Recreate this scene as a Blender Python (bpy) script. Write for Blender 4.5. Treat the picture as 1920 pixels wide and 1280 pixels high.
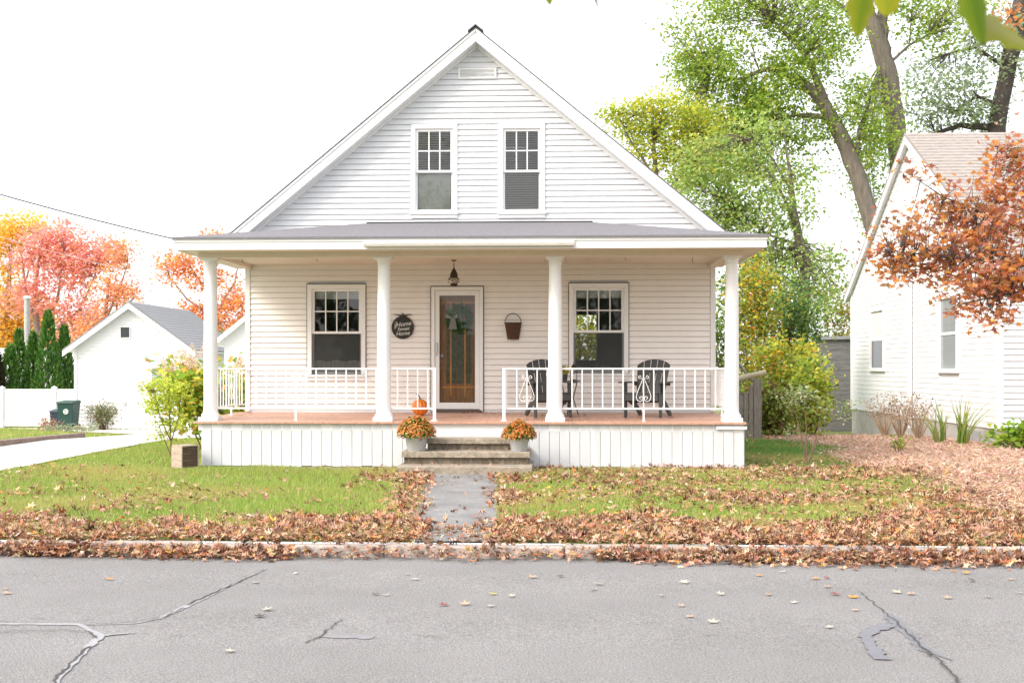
import bpy, math, random
import numpy as np
from mathutils import Vector, Matrix

for o in list(bpy.data.objects):
    bpy.data.objects.remove(o, do_unlink=True)
SC = bpy.context.scene
COL = SC.collection
R = math.radians
random.seed(7)
RNG = np.random.default_rng(11)

# ------------------------------------------------------------------ camera
YAW = 2.55
CAM_Z = 1.51
FPX = 2200.0
cam_d = bpy.data.cameras.new('camera')
cam = bpy.data.objects.new('camera', cam_d)
COL.objects.link(cam)
cam.location = (0, 0, CAM_Z)
cam.rotation_euler = (R(90), 0, R(YAW))
cam_d.sensor_width = 36.0
cam_d.lens = FPX / 1920 * 36.0
cam_d.shift_y = 50 / 1920
cam_d.clip_start = 0.05
cam_d.clip_end = 900
cam_d.dof.use_dof = True
cam_d.dof.focus_distance = 19.0
cam_d.dof.aperture_fstop = 5.6
SC.camera = cam

# ------------------------------------------------------------------ light
SUN_EL, SUN_AZ = 38.0, -126.0          # azimuth from +Y, clockwise seen from above: behind the camera, to the left
w = bpy.data.worlds.new('World')
SC.world = w
w.use_nodes = True
nt = w.node_tree
for n in list(nt.nodes):
    nt.nodes.remove(n)
wo = nt.nodes.new('ShaderNodeOutputWorld')
bg = nt.nodes.new('ShaderNodeBackground')
sky = nt.nodes.new('ShaderNodeTexSky')
sky.sky_type = 'NISHITA'
sky.sun_disc = False
sky.sun_elevation = R(SUN_EL)
sky.sun_rotation = R(SUN_AZ)
sky.air_density = 1.0
sky.dust_density = 6.0
sky.ozone_density = 0.6
bg.inputs['Strength'].default_value = 0.15
# thin bright overcast: a white cloud veil over the clear sky
veil = nt.nodes.new('ShaderNodeMixRGB')
veil.inputs[0].default_value = 0.72
veil.inputs[2].default_value = (5.2, 5.25, 5.4, 1)
nt.links.new(sky.outputs[0], veil.inputs[1])
nt.links.new(veil.outputs[0], bg.inputs['Color'])
nt.links.new(bg.outputs[0], wo.inputs['Surface'])
sun_d = bpy.data.lights.new('sun', 'SUN')
sun = bpy.data.objects.new('sun', sun_d)
COL.objects.link(sun)
sun_d.energy = 1.2
sun_d.angle = R(20)
sun_d.color = (1.0, 0.965, 0.92)
_az, _el = R(SUN_AZ), R(SUN_EL)
_to_sun = Vector((math.sin(_az) * math.cos(_el), math.cos(_az) * math.cos(_el), math.sin(_el)))
sun.rotation_euler = _to_sun.to_track_quat('Z', 'Y').to_euler()
sun.location = _to_sun * 60

SC.view_settings.view_transform = 'Standard'
SC.view_settings.look = 'None'
SC.view_settings.gamma = 1.0
SC.view_settings.use_curve_mapping = False
SC.view_settings.exposure = 1.38
SC.cycles.max_bounces = 8
SC.cycles.diffuse_bounces = 4
SC.cycles.transparent_max_bounces = 16
SC.cycles.use_denoising = True

# ------------------------------------------------------------------ helpers
_T = R(YAW)


def at(px, py, Y):
    """Point of the place at depth Y that a point of the photograph shows."""
    u = (px - 960) / FPX
    d = math.cos(_T) + u * math.sin(_T)
    return Vector((Y * (u * math.cos(_T) - math.sin(_T)) / d, Y, CAM_Z - Y * (py - 690) / FPX / d))


def gz(x, y):
    """Height of the ground."""
    if y < 24:
        return 0.0
    return -min((y - 24) * 0.0345, 1.3)


def link(name, me, mat=None, parent=None, loc=None):
    o = bpy.data.objects.new(name, me)
    COL.objects.link(o)
    if mat is not None and me is not None and len(me.materials) == 0:
        me.materials.append(mat)
    if loc is not None:
        o.location = loc
    if parent is not None:
        o.parent = parent
    return o


def empty(name, loc=(0, 0, 0), rz=0.0):
    o = bpy.data.objects.new(name, None)
    COL.objects.link(o)
    o.location = loc
    o.rotation_euler = (0, 0, rz)
    o.empty_display_size = 0.2
    return o


def tag(o, label=None, cat=None, group=None, kind=None):
    if label:
        o['label'] = label
    if cat:
        o['category'] = cat
    if group:
        o['group'] = group
    if kind:
        o['kind'] = kind
    return o


def copy_tree(o, parent=None):
    c = o.copy()
    COL.objects.link(c)
    c.parent = parent
    for ch in list(o.children):
        copy_tree(ch, c)
    return c


class MB:
    """Collects shapes into one mesh."""

    def __init__(self):
        self.v = []
        self.f = []

    def add(self, vs, fs):
        b = len(self.v)
        self.v += [tuple(p) for p in vs]
        self.f += [tuple(b + i for i in f) for f in fs]
        return self

    def box(self, x0, x1, y0, y1, z0, z1):
        vs = [(x, y, z) for z in (z0, z1) for y in (y0, y1) for x in (x0, x1)]
        return self.add(vs, [(0, 2, 3, 1), (4, 5, 7, 6), (0, 1, 5, 4), (2, 6, 7, 3), (0, 4, 6, 2), (1, 3, 7, 5)])

    def hexa(self, vs):
        """8 points ordered like box()."""
        return self.add(vs, [(0, 2, 3, 1), (4, 5, 7, 6), (0, 1, 5, 4), (2, 6, 7, 3), (0, 4, 6, 2), (1, 3, 7, 5)])

    def prism_y(self, poly, y0, y1):
        """poly of (x, z), extruded along y."""
        n = len(poly)
        vs = [(x, y0, z) for x, z in poly] + [(x, y1, z) for x, z in poly]
        fs = [tuple(range(n)), tuple(range(2 * n - 1, n - 1, -1))]
        for i in range(n):
            j = (i + 1) % n
            fs.append((i, n + i, n + j, j))
        return self.add(vs, fs)

    def prism_x(self, poly, x0, x1):
        n = len(poly)
        vs = [(x0, y, z) for y, z in poly] + [(x1, y, z) for y, z in poly]
        fs = [tuple(range(n)), tuple(range(2 * n - 1, n - 1, -1))]
        for i in range(n):
            j = (i + 1) % n
            fs.append((i, n + i, n + j, j))
        return self.add(vs, fs)

    def tube(self, path, rad, n=8, cap=True):
        path = [Vector(p) for p in path]
        if not hasattr(rad, '__len__'):
            rad = [rad] * len(path)
        vs, fs = [], []
        prev = None
        for i, p in enumerate(path):
            t = (path[min(i + 1, len(path) - 1)] - path[max(i - 1, 0)])
            if t.length < 1e-9:
                t = Vector((0, 0, 1))
            t.normalize()
            if prev is None:
                a = Vector((1, 0, 0)) if abs(t.x) < 0.8 else Vector((0, 1, 0))
                u = t.cross(a).normalized()
            else:
                u = (prev - t * prev.dot(t))
                u = u.normalized() if u.length > 1e-6 else t.orthogonal().normalized()
            prev = u
            vv = t.cross(u)
            for k in range(n):
                a = 2 * math.pi * k / n
                vs.append(p + (u * math.cos(a) + vv * math.sin(a)) * rad[i])
        for i in range(len(path) - 1):
            for k in range(n):
                k2 = (k + 1) % n
                fs.append((i * n + k, i * n + k2, (i + 1) * n + k2, (i + 1) * n + k))
        if cap:
            fs.append(tuple(range(n - 1, -1, -1)))
            m = (len(path) - 1) * n
            fs.append(tuple(range(m, m + n)))
        return self.add(vs, fs)

    def lathe(self, prof, n=24, c=(0, 0, 0), ribs=0, rib=0.0, squash=1.0):
        vs, fs = [], []
        for r, z in prof:
            for k in range(n):
                a = 2 * math.pi * k / n
                rr = r * (1 - rib * abs(math.cos(a * ribs / 2)) ** 6) if ribs else r
                vs.append((c[0] + rr * math.cos(a), c[1] + rr * math.sin(a) * squash, c[2] + z))
        for i in range(len(prof) - 1):
            for k in range(n):
                k2 = (k + 1) % n
                fs.append((i * n + k, i * n + k2, (i + 1) * n + k2, (i + 1) * n + k))
        if prof[0][0] > 1e-5:
            fs.append(tuple(range(n - 1, -1, -1)))
        if prof[-1][0] > 1e-5:
            m = (len(prof) - 1) * n
            fs.append(tuple(range(m, m + n)))
        return self.add(vs, fs)

    def mesh(self, name, smooth=False):
        me = bpy.data.meshes.new(name)
        me.from_pydata(self.v, [], self.f)
        if smooth:
            me.polygons.foreach_set('use_smooth', [True] * len(me.polygons))
            try:
                me.set_sharp_from_angle(angle=R(40))
            except Exception:
                pass
        me.update()
        return me

    def build(self, name, mat, parent=None, loc=None, smooth=False, bevel=0.0):
        o = link(name, self.mesh(name, smooth), mat, parent, loc)
        if bevel:
            m = o.modifiers.new('bevel', 'BEVEL')
            m.width = bevel
            m.segments = 2
            m.limit_method = 'ANGLE'
        return o


def arr_mesh(name, verts, faces, cols=None, smooth=False):
    """Fast mesh from numpy arrays; faces (M,k); cols per vertex (N,3)."""
    me = bpy.data.meshes.new(name)
    verts = np.asarray(verts, np.float32)
    faces = np.asarray(faces, np.int32)
    M, k = faces.shape
    me.vertices.add(len(verts))
    me.vertices.foreach_set('co', verts.ravel())
    me.loops.add(M * k)
    me.loops.foreach_set('vertex_index', faces.ravel())
    me.polygons.add(M)
    me.polygons.foreach_set('loop_start', np.arange(0, M * k, k, dtype=np.int32))
    try:
        me.polygons.foreach_set('loop_total', np.full(M, k, np.int32))
    except Exception:
        pass
    if smooth:
        me.polygons.foreach_set('use_smooth', np.ones(M, bool))
    if cols is not None:
        ca = me.color_attributes.new('Col', 'FLOAT_COLOR', 'POINT')
        c4 = np.ones((len(verts), 4), np.float32)
        c4[:, :3] = cols
        ca.data.foreach_set('color', c4.ravel())
    me.update(calc_edges=True)
    me.validate()
    return me


# ------------------------------------------------------------------ materials
def mat(name, col, rough=0.6, var=0.0, scale=8.0, bump=0.0, bscale=60.0, col2=None, metal=0.0, spec=0.5, stretch=None, coat=0.0):
    m = bpy.data.materials.new(name)
    m.use_nodes = True
    t = m.node_tree
    b = t.nodes['Principled BSDF']
    b.inputs['Roughness'].default_value = rough
    b.inputs['Metallic'].default_value = metal
    b.inputs['Specular IOR Level'].default_value = spec
    b.inputs['Coat Weight'].default_value = coat
    b.inputs['Base Color'].default_value = (*col, 1)
    tc = t.nodes.new('ShaderNodeTexCoord')
    mp = t.nodes.new('ShaderNodeMapping')
    t.links.new(tc.outputs['Object'], mp.inputs['Vector'])
    if stretch:
        mp.inputs['Scale'].default_value = stretch
    if var or col2:
        n1 = t.nodes.new('ShaderNodeTexNoise')
        n1.inputs['Scale'].default_value = scale
        n1.inputs['Detail'].default_value = 6
        n1.inputs['Roughness'].default_value = 0.65
        t.links.new(mp.outputs[0], n1.inputs['Vector'])
        rp = t.nodes.new('ShaderNodeValToRGB')
        rp.color_ramp.elements[0].position = 0.3
        rp.color_ramp.elements[1].position = 0.7
        a = col if col2 else tuple(max(0, c * (1 - var)) for c in col)
        bb = col2 if col2 else tuple(min(1, c * (1 + var)) for c in col)
        rp.color_ramp.elements[0].color = (*a, 1)
        rp.color_ramp.elements[1].color = (*bb, 1)
        t.links.new(n1.outputs['Fac'], rp.inputs['Fac'])
        t.links.new(rp.outputs['Color'], b.inputs['Base Color'])
    if bump:
        n2 = t.nodes.new('ShaderNodeTexNoise')
        n2.inputs['Scale'].default_value = bscale
        n2.inputs['Detail'].default_value = 4
        t.links.new(mp.outputs[0], n2.inputs['Vector'])
        bn = t.nodes.new('ShaderNodeBump')
        bn.inputs['Strength'].default_value = bump
        bn.inputs['Distance'].default_value = 0.02
        t.links.new(n2.outputs['Fac'], bn.inputs['Height'])
        t.links.new(bn.outputs['Normal'], b.inputs['Normal'])
    return m


def leaf_mat(name, trans=0.45, rough=0.55, gain=1.0):
    m = bpy.data.materials.new(name)
    m.use_nodes = True
    t = m.node_tree
    for n in list(t.nodes):
        t.nodes.remove(n)
    out = t.nodes.new('ShaderNodeOutputMaterial')
    at_ = t.nodes.new('ShaderNodeAttribute')
    at_.attribute_name = 'Col'
    p = t.nodes.new('ShaderNodeBsdfPrincipled')
    p.inputs['Roughness'].default_value = rough
    p.inputs['Specular IOR Level'].default_value = 0.3
    tr = t.nodes.new('ShaderNodeBsdfTranslucent')
    mx = t.nodes.new('ShaderNodeMixShader')
    mx.inputs[0].default_value = trans
    t.links.new(at_.outputs['Color'], p.inputs['Base Color'])
    t.links.new(at_.outputs['Color'], tr.inputs['Color'])
    t.links.new(p.outputs[0], mx.inputs[1])
    t.links.new(tr.outputs[0], mx.inputs[2])
    t.links.new(mx.outputs[0], out.inputs['Surface'])
    return m


def glass_mat(name, tint=(0.9, 0.93, 0.92), refl=1.0, rough=0.02):
    m = bpy.data.materials.new(name)
    m.use_nodes = True
    t = m.node_tree
    for n in list(t.nodes):
        t.nodes.remove(n)
    out = t.nodes.new('ShaderNodeOutputMaterial')
    tr = t.nodes.new('ShaderNodeBsdfTransparent')
    tr.inputs['Color'].default_value = (*tint, 1)
    gl = t.nodes.new('ShaderNodeBsdfGlossy')
    gl.inputs['Roughness'].default_value = rough
    fr = t.nodes.new('ShaderNodeFresnel')
    fr.inputs['IOR'].default_value = 1.52
    ma = t.nodes.new('ShaderNodeMath')
    ma.operation = 'MULTIPLY'
    ma.use_clamp = True
    ma.inputs[1].default_value = 2.0 * refl          # two faces of the sheet
    # old panes are not quite flat
    tc = t.nodes.new('ShaderNodeTexCoord')
    ns = t.nodes.new('ShaderNodeTexNoise')
    ns.inputs['Scale'].default_value = 2.2
    t.links.new(tc.outputs['Object'], ns.inputs['Vector'])
    bn = t.nodes.new('ShaderNodeBump')
    bn.inputs['Strength'].default_value = 0.06
    bn.inputs['Distance'].default_value = 0.05
    t.links.new(ns.outputs['Fac'], bn.inputs['Height'])
    t.links.new(bn.outputs[0], gl.inputs['Normal'])
    mx = t.nodes.new('ShaderNodeMixShader')
    t.links.new(fr.outputs[0], ma.inputs[0])
    t.links.new(ma.outputs[0], mx.inputs[0])
    t.links.new(tr.outputs[0], mx.inputs[1])
    t.links.new(gl.outputs[0], mx.inputs[2])
    t.links.new(mx.outputs[0], out.inputs['Surface'])
    return m


def screen_mat(name, col, cover):
    m = bpy.data.materials.new(name)
    m.use_nodes = True
    t = m.node_tree
    for n in list(t.nodes):
        t.nodes.remove(n)
    out = t.nodes.new('ShaderNodeOutputMaterial')
    tr = t.nodes.new('ShaderNodeBsdfTransparent')
    df = t.nodes.new('ShaderNodeBsdfDiffuse')
    df.inputs['Color'].default_value = (*col, 1)
    mx = t.nodes.new('ShaderNodeMixShader')
    mx.inputs[0].default_value = cover
    t.links.new(tr.outputs[0], mx.inputs[1])
    t.links.new(df.outputs[0], mx.inputs[2])
    t.links.new(mx.outputs[0], out.inputs['Surface'])
    return m


M = {}
M['siding'] = mat('siding', (0.675, 0.69, 0.715), 0.45, var=0.035, scale=3.0)
M['porch_siding_bounce'] = mat('porch_siding_bounce', (0.86, 0.825, 0.795), 0.45, var=0.03, scale=3.0)  # same siding, with the warm bounce light under the porch put into its colour
M['siding_lip_shade'] = mat('siding_lip_shade', (0.56, 0.54, 0.53), 0.7, var=0.2, scale=8.0)  # darker tone that paints the shadow line along each board's lower lip
M['trim'] = mat('trim', (0.8, 0.8, 0.8), 0.4, var=0.02, scale=5)
M['column'] = mat('column', (0.82, 0.82, 0.82), 0.4, var=0.02, scale=4)
M['skirt'] = mat('skirt', (0.62, 0.63, 0.645), 0.55, var=0.07, scale=3, stretch=(3, 3, 0.6))
M['ceiling'] = mat('ceiling', (0.74, 0.65, 0.56), 0.6, var=0.03)
M['gutter'] = mat('gutter', (0.66, 0.63, 0.58), 0.5, var=0.08)
M['roof'] = mat('roof', (0.13, 0.13, 0.14), 0.9, var=0.25, scale=14, bump=0.5, bscale=90)
M['porch_roof'] = mat('porch_roof', (0.2, 0.195, 0.21), 0.9, var=0.15, scale=20, bump=0.4, bscale=120)
M['flashing'] = mat('flashing', (0.03, 0.03, 0.035), 0.6)
M['porch_floor'] = mat('porch_floor', (0.52, 0.3, 0.215), 0.45, var=0.18, scale=4, stretch=(6, 0.7, 1))
M['floor_edge'] = mat('floor_edge', (0.33, 0.17, 0.11), 0.6, var=0.35, scale=9)
M['caulk'] = mat('caulk', (0.12, 0.1, 0.09), 0.8)
M['iron'] = mat('iron', (0.82, 0.82, 0.82), 0.35)
M['glass'] = glass_mat('glass')
M['storm_glass'] = glass_mat('storm_glass', (0.92, 0.93, 0.92), 0.5)
M['screen'] = screen_mat('screen', (0.085, 0.09, 0.088), 0.55)
M['blind'] = mat('blind', (0.7, 0.69, 0.66), 0.6)
M['room'] = mat('room', (0.22, 0.2, 0.17), 0.9)
M['oak'] = mat('oak', (0.34, 0.15, 0.055), 0.4, var=0.35, scale=6, stretch=(6, 6, 0.5))
M['oak_bar'] = mat('oak_bar', (0.7, 0.29, 0.06), 0.35, var=0.2, scale=6)
M['leaded'] = mat('leaded', (0.05, 0.055, 0.035), 0.25, col2=(0.16, 0.15, 0.08), scale=14)
M['metal'] = mat('metal', (0.5, 0.5, 0.5), 0.35, metal=0.9)
M['bronze'] = mat('bronze', (0.06, 0.045, 0.03), 0.45, metal=0.6, var=0.3)
M['globe'] = glass_mat('globe', (0.9, 0.86, 0.78), 1.4, 0.05)
M['chalk'] = mat('chalk', (0.03, 0.032, 0.03), 0.8, var=0.4, scale=20)
M['chalk_rim'] = mat('chalk_rim', (0.045, 0.025, 0.018), 0.7)
M['letter'] = mat('letter', (0.75, 0.75, 0.72), 0.8)
M['wicker'] = mat('wicker', (0.09, 0.04, 0.022), 0.75, var=0.5, scale=40, bump=0.6, bscale=80)
M['pumpkin'] = mat('pumpkin', (0.62, 0.17, 0.015), 0.4, var=0.15, scale=6)
M['stem'] = mat('stem', (0.16, 0.13, 0.06), 0.8, var=0.3)
M['galv'] = mat('galv', (0.5, 0.52, 0.53), 0.5, metal=0.35, var=0.12, scale=10)
M['charcoal'] = mat('charcoal', (0.045, 0.047, 0.05), 0.55, var=0.15, scale=12)
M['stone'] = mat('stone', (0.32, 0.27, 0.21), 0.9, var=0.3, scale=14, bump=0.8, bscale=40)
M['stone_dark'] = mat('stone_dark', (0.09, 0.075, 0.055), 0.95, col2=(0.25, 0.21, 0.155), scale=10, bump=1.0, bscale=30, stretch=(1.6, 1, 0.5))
M['crate'] = mat('crate', (0.4, 0.32, 0.25), 0.85, var=0.3, scale=8, stretch=(1, 1, 5))
M['crate_dark'] = mat('crate_dark', (0.045, 0.028, 0.02), 0.85, col2=(0.13, 0.085, 0.055), scale=7, stretch=(1, 1, 6))
M['bark'] = mat('bark', (0.11, 0.09, 0.075), 0.95, col2=(0.23, 0.195, 0.16), scale=9, bump=1.0, bscale=18, stretch=(1, 1, 0.22))
M['bark_pale'] = mat('bark_pale', (0.3, 0.24, 0.22), 0.95, var=0.25, scale=9)
M['bark_dark'] = mat('bark_dark', (0.07, 0.055, 0.05), 0.95, var=0.4, scale=9, bump=1.0, bscale=18, stretch=(1, 1, 0.3))
M['twig'] = mat('twig', (0.17, 0.1, 0.07), 0.9, var=0.3)
M['twig_pale'] = mat('twig_pale', (0.38, 0.27, 0.18), 0.9, var=0.3)
M['leaf'] = leaf_mat('leaf', 0.58)
M['leaf_thick'] = leaf_mat('leaf_thick', 0.25)
M['litter'] = leaf_mat('litter', 0.12, 0.8)
M['blade'] = leaf_mat('blade', 0.35, 0.6)
M['vinyl'] = mat('vinyl', (0.82, 0.82, 0.84), 0.35)
M['white_boards'] = mat('white_boards', (0.72, 0.725, 0.73), 0.5, var=0.03, scale=2.5)
M['garage_roof'] = mat('garage_roof', (0.27, 0.27, 0.275), 0.9, var=0.14, scale=10, bump=0.4, stretch=(0.6, 2, 2))
M['tan_roof'] = mat('tan_roof', (0.34, 0.3, 0.275), 0.95, var=0.22, scale=9, bump=0.5, stretch=(0.7, 2, 2))
M['bin_green'] = mat('bin_green', (0.012, 0.055, 0.045), 0.5)
M['bin_blue'] = mat('bin_blue', (0.02, 0.035, 0.06), 0.5)
M['concrete'] = mat('concrete', (0.4, 0.385, 0.35), 0.9, var=0.18, scale=4, bump=0.4)
M['kerb'] = mat('kerb', (0.4, 0.345, 0.31), 0.9, var=0.28, scale=7, bump=0.7, bscale=50)
M['timber'] = mat('timber', (0.24, 0.17, 0.14), 0.9, var=0.3, scale=8)
M['wood_grey'] = mat('wood_grey', (0.24, 0.21, 0.18), 0.9, var=0.35, scale=7, bump=0.4, stretch=(5, 5, 0.6))
M['shed_wood'] = mat('shed_wood', (0.17, 0.165, 0.165), 0.9, var=0.3, scale=6, stretch=(0.6, 3, 5))
M['pale_wood'] = mat('pale_wood', (0.5, 0.44, 0.3), 0.8, var=0.2, scale=6)
M['wire'] = mat('wire', (0.03, 0.03, 0.035), 0.6)
M['dark_glass'] = mat('dark_glass', (0.05, 0.055, 0.06), 0.1)
M['grey_glass'] = mat('grey_glass', (0.3, 0.32, 0.33), 0.12)
M['pole'] = mat('pole', (0.42, 0.4, 0.4), 0.8, var=0.15)
M['burlap'] = mat('burlap', (0.45, 0.42, 0.38), 0.9, var=0.2, scale=30)
M['tar'] = mat('tar', (0.17, 0.17, 0.185), 0.75, var=0.1, scale=10)
M['tar_pale'] = mat('tar_pale', (0.31, 0.305, 0.315), 0.8, var=0.12, scale=20)
M['tar_worn'] = mat('tar_worn', (0.22, 0.218, 0.225), 0.9, var=0.1, scale=20)
M['crack'] = mat('crack', (0.06, 0.057, 0.054), 0.95)


def ground_mat(name, stops, scale, bump, bscale, speck=0.0, speck_scale=200.0, blotch=0.0):
    m = bpy.data.materials.new(name)
    m.use_nodes = True
    t = m.node_tree
    b = t.nodes['Principled BSDF']
    b.inputs['Roughness'].default_value = 0.92
    g = t.nodes.new('ShaderNodeNewGeometry')
    n1 = t.nodes.new('ShaderNodeTexNoise')
    n1.inputs['Scale'].default_value = scale
    n1.inputs['Detail'].default_value = 9
    n1.inputs['Roughness'].default_value = 0.7
    t.links.new(g.outputs['Position'], n1.inputs['Vector'])
    rp = t.nodes.new('ShaderNodeValToRGB')
    els = rp.color_ramp.elements
    els[0].position, els[0].color = stops[0][0], (*stops[0][1], 1)
    els[1].position, els[1].color = stops[-1][0], (*stops[-1][1], 1)
    for p, c in stops[1:-1]:
        e = els.new(p)
        e.color = (*c, 1)
    t.links.new(n1.outputs['Fac'], rp.inputs['Fac'])
    src = rp.outputs['Color']
    if speck:
        n3 = t.nodes.new('ShaderNodeTexNoise')
        n3.inputs['Scale'].default_value = speck_scale
        n3.inputs['Detail'].default_value = 3
        t.links.new(g.outputs['Position'], n3.inputs['Vector'])
        r3 = t.nodes.new('ShaderNodeValToRGB')
        r3.color_ramp.elements[0].position = 0.36
        r3.color_ramp.elements[0].color = (1 - speck,) * 3 + (1,)
        r3.color_ramp.elements[1].position = 0.66
        r3.color_ramp.elements[1].color = (1 + speck,) * 3 + (1,)
        t.links.new(n3.outputs['Fac'], r3.inputs['Fac'])
        mm = t.nodes.new('ShaderNodeMixRGB')
        mm.blend_type = 'MULTIPLY'
        mm.inputs[0].default_value = 1
        t.links.new(src, mm.inputs[1])
        t.links.new(r3.outputs['Color'], mm.inputs[2])
        src = mm.outputs[0]
    t.links.new(src, b.inputs['Base Color'])
    n2 = t.nodes.new('ShaderNodeTexNoise')
    n2.inputs['Scale'].default_value = bscale
    n2.inputs['Detail'].default_value = 5
    t.links.new(g.outputs['Position'], n2.inputs['Vector'])
    bn = t.nodes.new('ShaderNodeBump')
    bn.inputs['Strength'].default_value = bump
    bn.inputs['Distance'].default_value = 0.03
    t.links.new(n2.outputs['Fac'], bn.inputs['Height'])
    t.links.new(bn.outputs['Normal'], b.inputs['Normal'])
    return m


M['ground'] = ground_mat('ground', [(0.3, (0.12, 0.16, 0.035)), (0.5, (0.17, 0.22, 0.05)), (0.7, (0.24, 0.22, 0.08))], 1.4, 0.8, 60)
M['asphalt'] = ground_mat('asphalt', [(0.3, (0.208, 0.2, 0.194)), (0.55, (0.245, 0.236, 0.23)), (0.75, (0.28, 0.27, 0.264))], 0.55, 0.55, 125, 0.34, 85)
M['path'] = ground_mat('path', [(0.3, (0.17, 0.168, 0.168)), (0.5, (0.24, 0.236, 0.232)), (0.72, (0.32, 0.31, 0.3))], 2.0, 0.6, 90, 0.25, 70)
M['drive'] = ground_mat('drive', [(0.3, (0.52, 0.5, 0.48)), (0.7, (0.62, 0.6, 0.58))], 1.0, 0.3, 80, 0.1, 80)
M['mulch'] = ground_mat('mulch', [(0.3, (0.4, 0.25, 0.17)), (0.55, (0.5, 0.33, 0.235)), (0.75, (0.57, 0.39, 0.29))], 4.0, 0.9, 60, 0.3, 60)

# ------------------------------------------------------------------ the setting
# path and driveway outlines (x at a given y)
def path_x(y):
    t = (16.62 - y) / (16.62 - 10.2)
    c = -1.46 + t * 0.5
    hw = 0.52 - 0.12 * t
    return c - hw, c + hw


DRIVE_R = -8.25


def drive_r(y):
    return DRIVE_R + 0.25 * math.sin(y * 0.5) * 0.3 - max(0, y - 27) * 0.02


def mulch_edge(y):
    return 4.75 + 0.35 * math.sin(y * 0.9) + 0.2 * math.sin(y * 2.3 + 1) - (0.9 if y > 22 else 0.9 * max(0, (y - 16) / 6)) * -0.15


KERB_Y = 10.0
# ground sheet: fine near, coarse far
gx = sorted(set([-420, -200, -110, -60, -40, -30] + [round(-24 + i * 0.5, 3) for i in range(81)] + [20, 30, 45, 70, 120, 220, 420]))
gy = [10.12] + [round(10.5 + i * 0.5, 3) for i in range(84)] + [56, 62, 70, 90, 130, 200, 330, 600]
vs = []
for y in gy:
    for x in gx:
        h = gz(x, y)
        if 10.3 < y < 50 and abs(x) < 20:
            h += 0.012 * math.sin(x * 1.7 + y * 0.6) * math.sin(y * 1.3) - 0.006
        vs.append((x, y, h))
nx = len(gx)
fs = [(j * nx + i, j * nx + i + 1, (j + 1) * nx + i + 1, (j + 1) * nx + i) for j in range(len(gy) - 1) for i in range(nx - 1)]
mb = MB().add(vs, fs)
tag(mb.build('ground', M['ground'], smooth=True), kind='structure')

# road, falling a little to the gutter
ROAD_Z = -0.10
mb = MB()
ry = [-3.0, -1.5, 0, 3, 6, 9.0, 10.02]
rz = [ROAD_Z - 0.012, ROAD_Z + 0.02] + [ROAD_Z + 0.05, ROAD_Z + 0.04, ROAD_Z + 0.02, ROAD_Z, ROAD_Z - 0.012]
for i in range(len(ry) - 1):
    mb.add([(-420, ry[i], rz[i]), (420, ry[i], rz[i]), (420, ry[i + 1], rz[i + 1]), (-420, ry[i + 1], rz[i + 1])], [(0, 1, 2, 3)])
road = tag(mb.build('road', M['asphalt']), kind='structure')
tag(MB().box(-420, 420, -600, -3.0, ROAD_Z - 0.5, 0.0).build('verge', M['ground']), kind='structure')


def road_z(y):
    return float(np.interp(y, ry, rz))


def strip(pts, widths, z, name, m, parent, jag=0.0):
    """A flat ribbon along pts (x, y) lying just above the road."""
    vs, fs = [], []
    pts = [Vector((p[0], p[1], 0)) for p in pts]
    fine, wf = [], []
    for i in range(len(pts) - 1):
        k = max(2, int((pts[i + 1] - pts[i]).length / 0.05))
        for j in range(k):
            f = j / k
            fine.append(pts[i].lerp(pts[i + 1], f))
            wf.append(widths[i] * (1 - f) + widths[i + 1] * f)
    fine.append(pts[-1])
    wf.append(widths[-1])
    for i, p in enumerate(fine):
        t = fine[min(i + 1, len(fine) - 1)] - fine[max(i - 1, 0)]
        nrm = Vector((-t.y, t.x, 0)).normalized()
        p = p + nrm * random.uniform(-jag, jag)
        a, b = p + nrm * wf[i] * random.uniform(0.45, 1.1), p - nrm * wf[i] * random.uniform(0.45, 1.1)
        vs += [(a.x, a.y, road_z(a.y) + z), (b.x, b.y, road_z(b.y) + z)]
    for i in range(len(fine) - 1):
        fs.append((2 * i, 2 * i + 1, 2 * i + 3, 2 * i + 2))
    return MB().add(vs, fs).build(name, m, parent)


def rp(px, py):
    Y = (CAM_Z - ROAD_Z - 0.01) * FPX / (py - 690)
    p = at(px, py, Y)
    u = (px - 960) / FPX
    return (p.x, Y)


def rpts(l):
    out = []
    for px, py in l:
        u = (px - 960) / FPX
        d = math.cos(_T) + u * math.sin(_T)
        Y = (CAM_Z - ROAD_Z - 0.015) * FPX * d / (py - 690)
        out.append((at(px, py, Y).x, Y))
    return out


# sealed cracks in the road
strip(rpts([(500, 1062), (430, 1095), (360, 1130), (300, 1158), (250, 1168), (160, 1171)]), [0.01, 0.02, 0.03, 0.025, 0.014, 0.01], 0.004, 'crack_seal', M['tar_pale'], road)
strip(rpts([(498, 1063), (440, 1091), (362, 1127), (350, 1133)]), [0.003, 0.006, 0.012, 0.008], 0.008, 'crack', M['crack'], road, 0.006)
strip(rpts([(342, 1138), (310, 1155), (250, 1167), (155, 1171)]), [0.005, 0.006, 0.006, 0.004], 0.008, 'crack', M['crack'], road, 0.008)
strip(rpts([(-40, 1169), (80, 1169), (150, 1170), (180, 1186), (190, 1192)]), [0.02, 0.028, 0.025, 0.028, 0.03], 0.004, 'crack_seal', M['tar_pale'], road)
strip(rpts([(255, 1186), (190, 1192), (165, 1215), (120, 1262), (95, 1295)]), [0.006, 0.03, 0.03, 0.022, 0.02], 0.006, 'crack_seal', M['tar_pale'], road)
strip(rpts([(-40, 1186), (60, 1183), (120, 1182), (165, 1186), (180, 1198)]), [0.004, 0.006, 0.005, 0.006, 0.005], 0.01, 'crack', M['crack'], road, 0.01)
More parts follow.
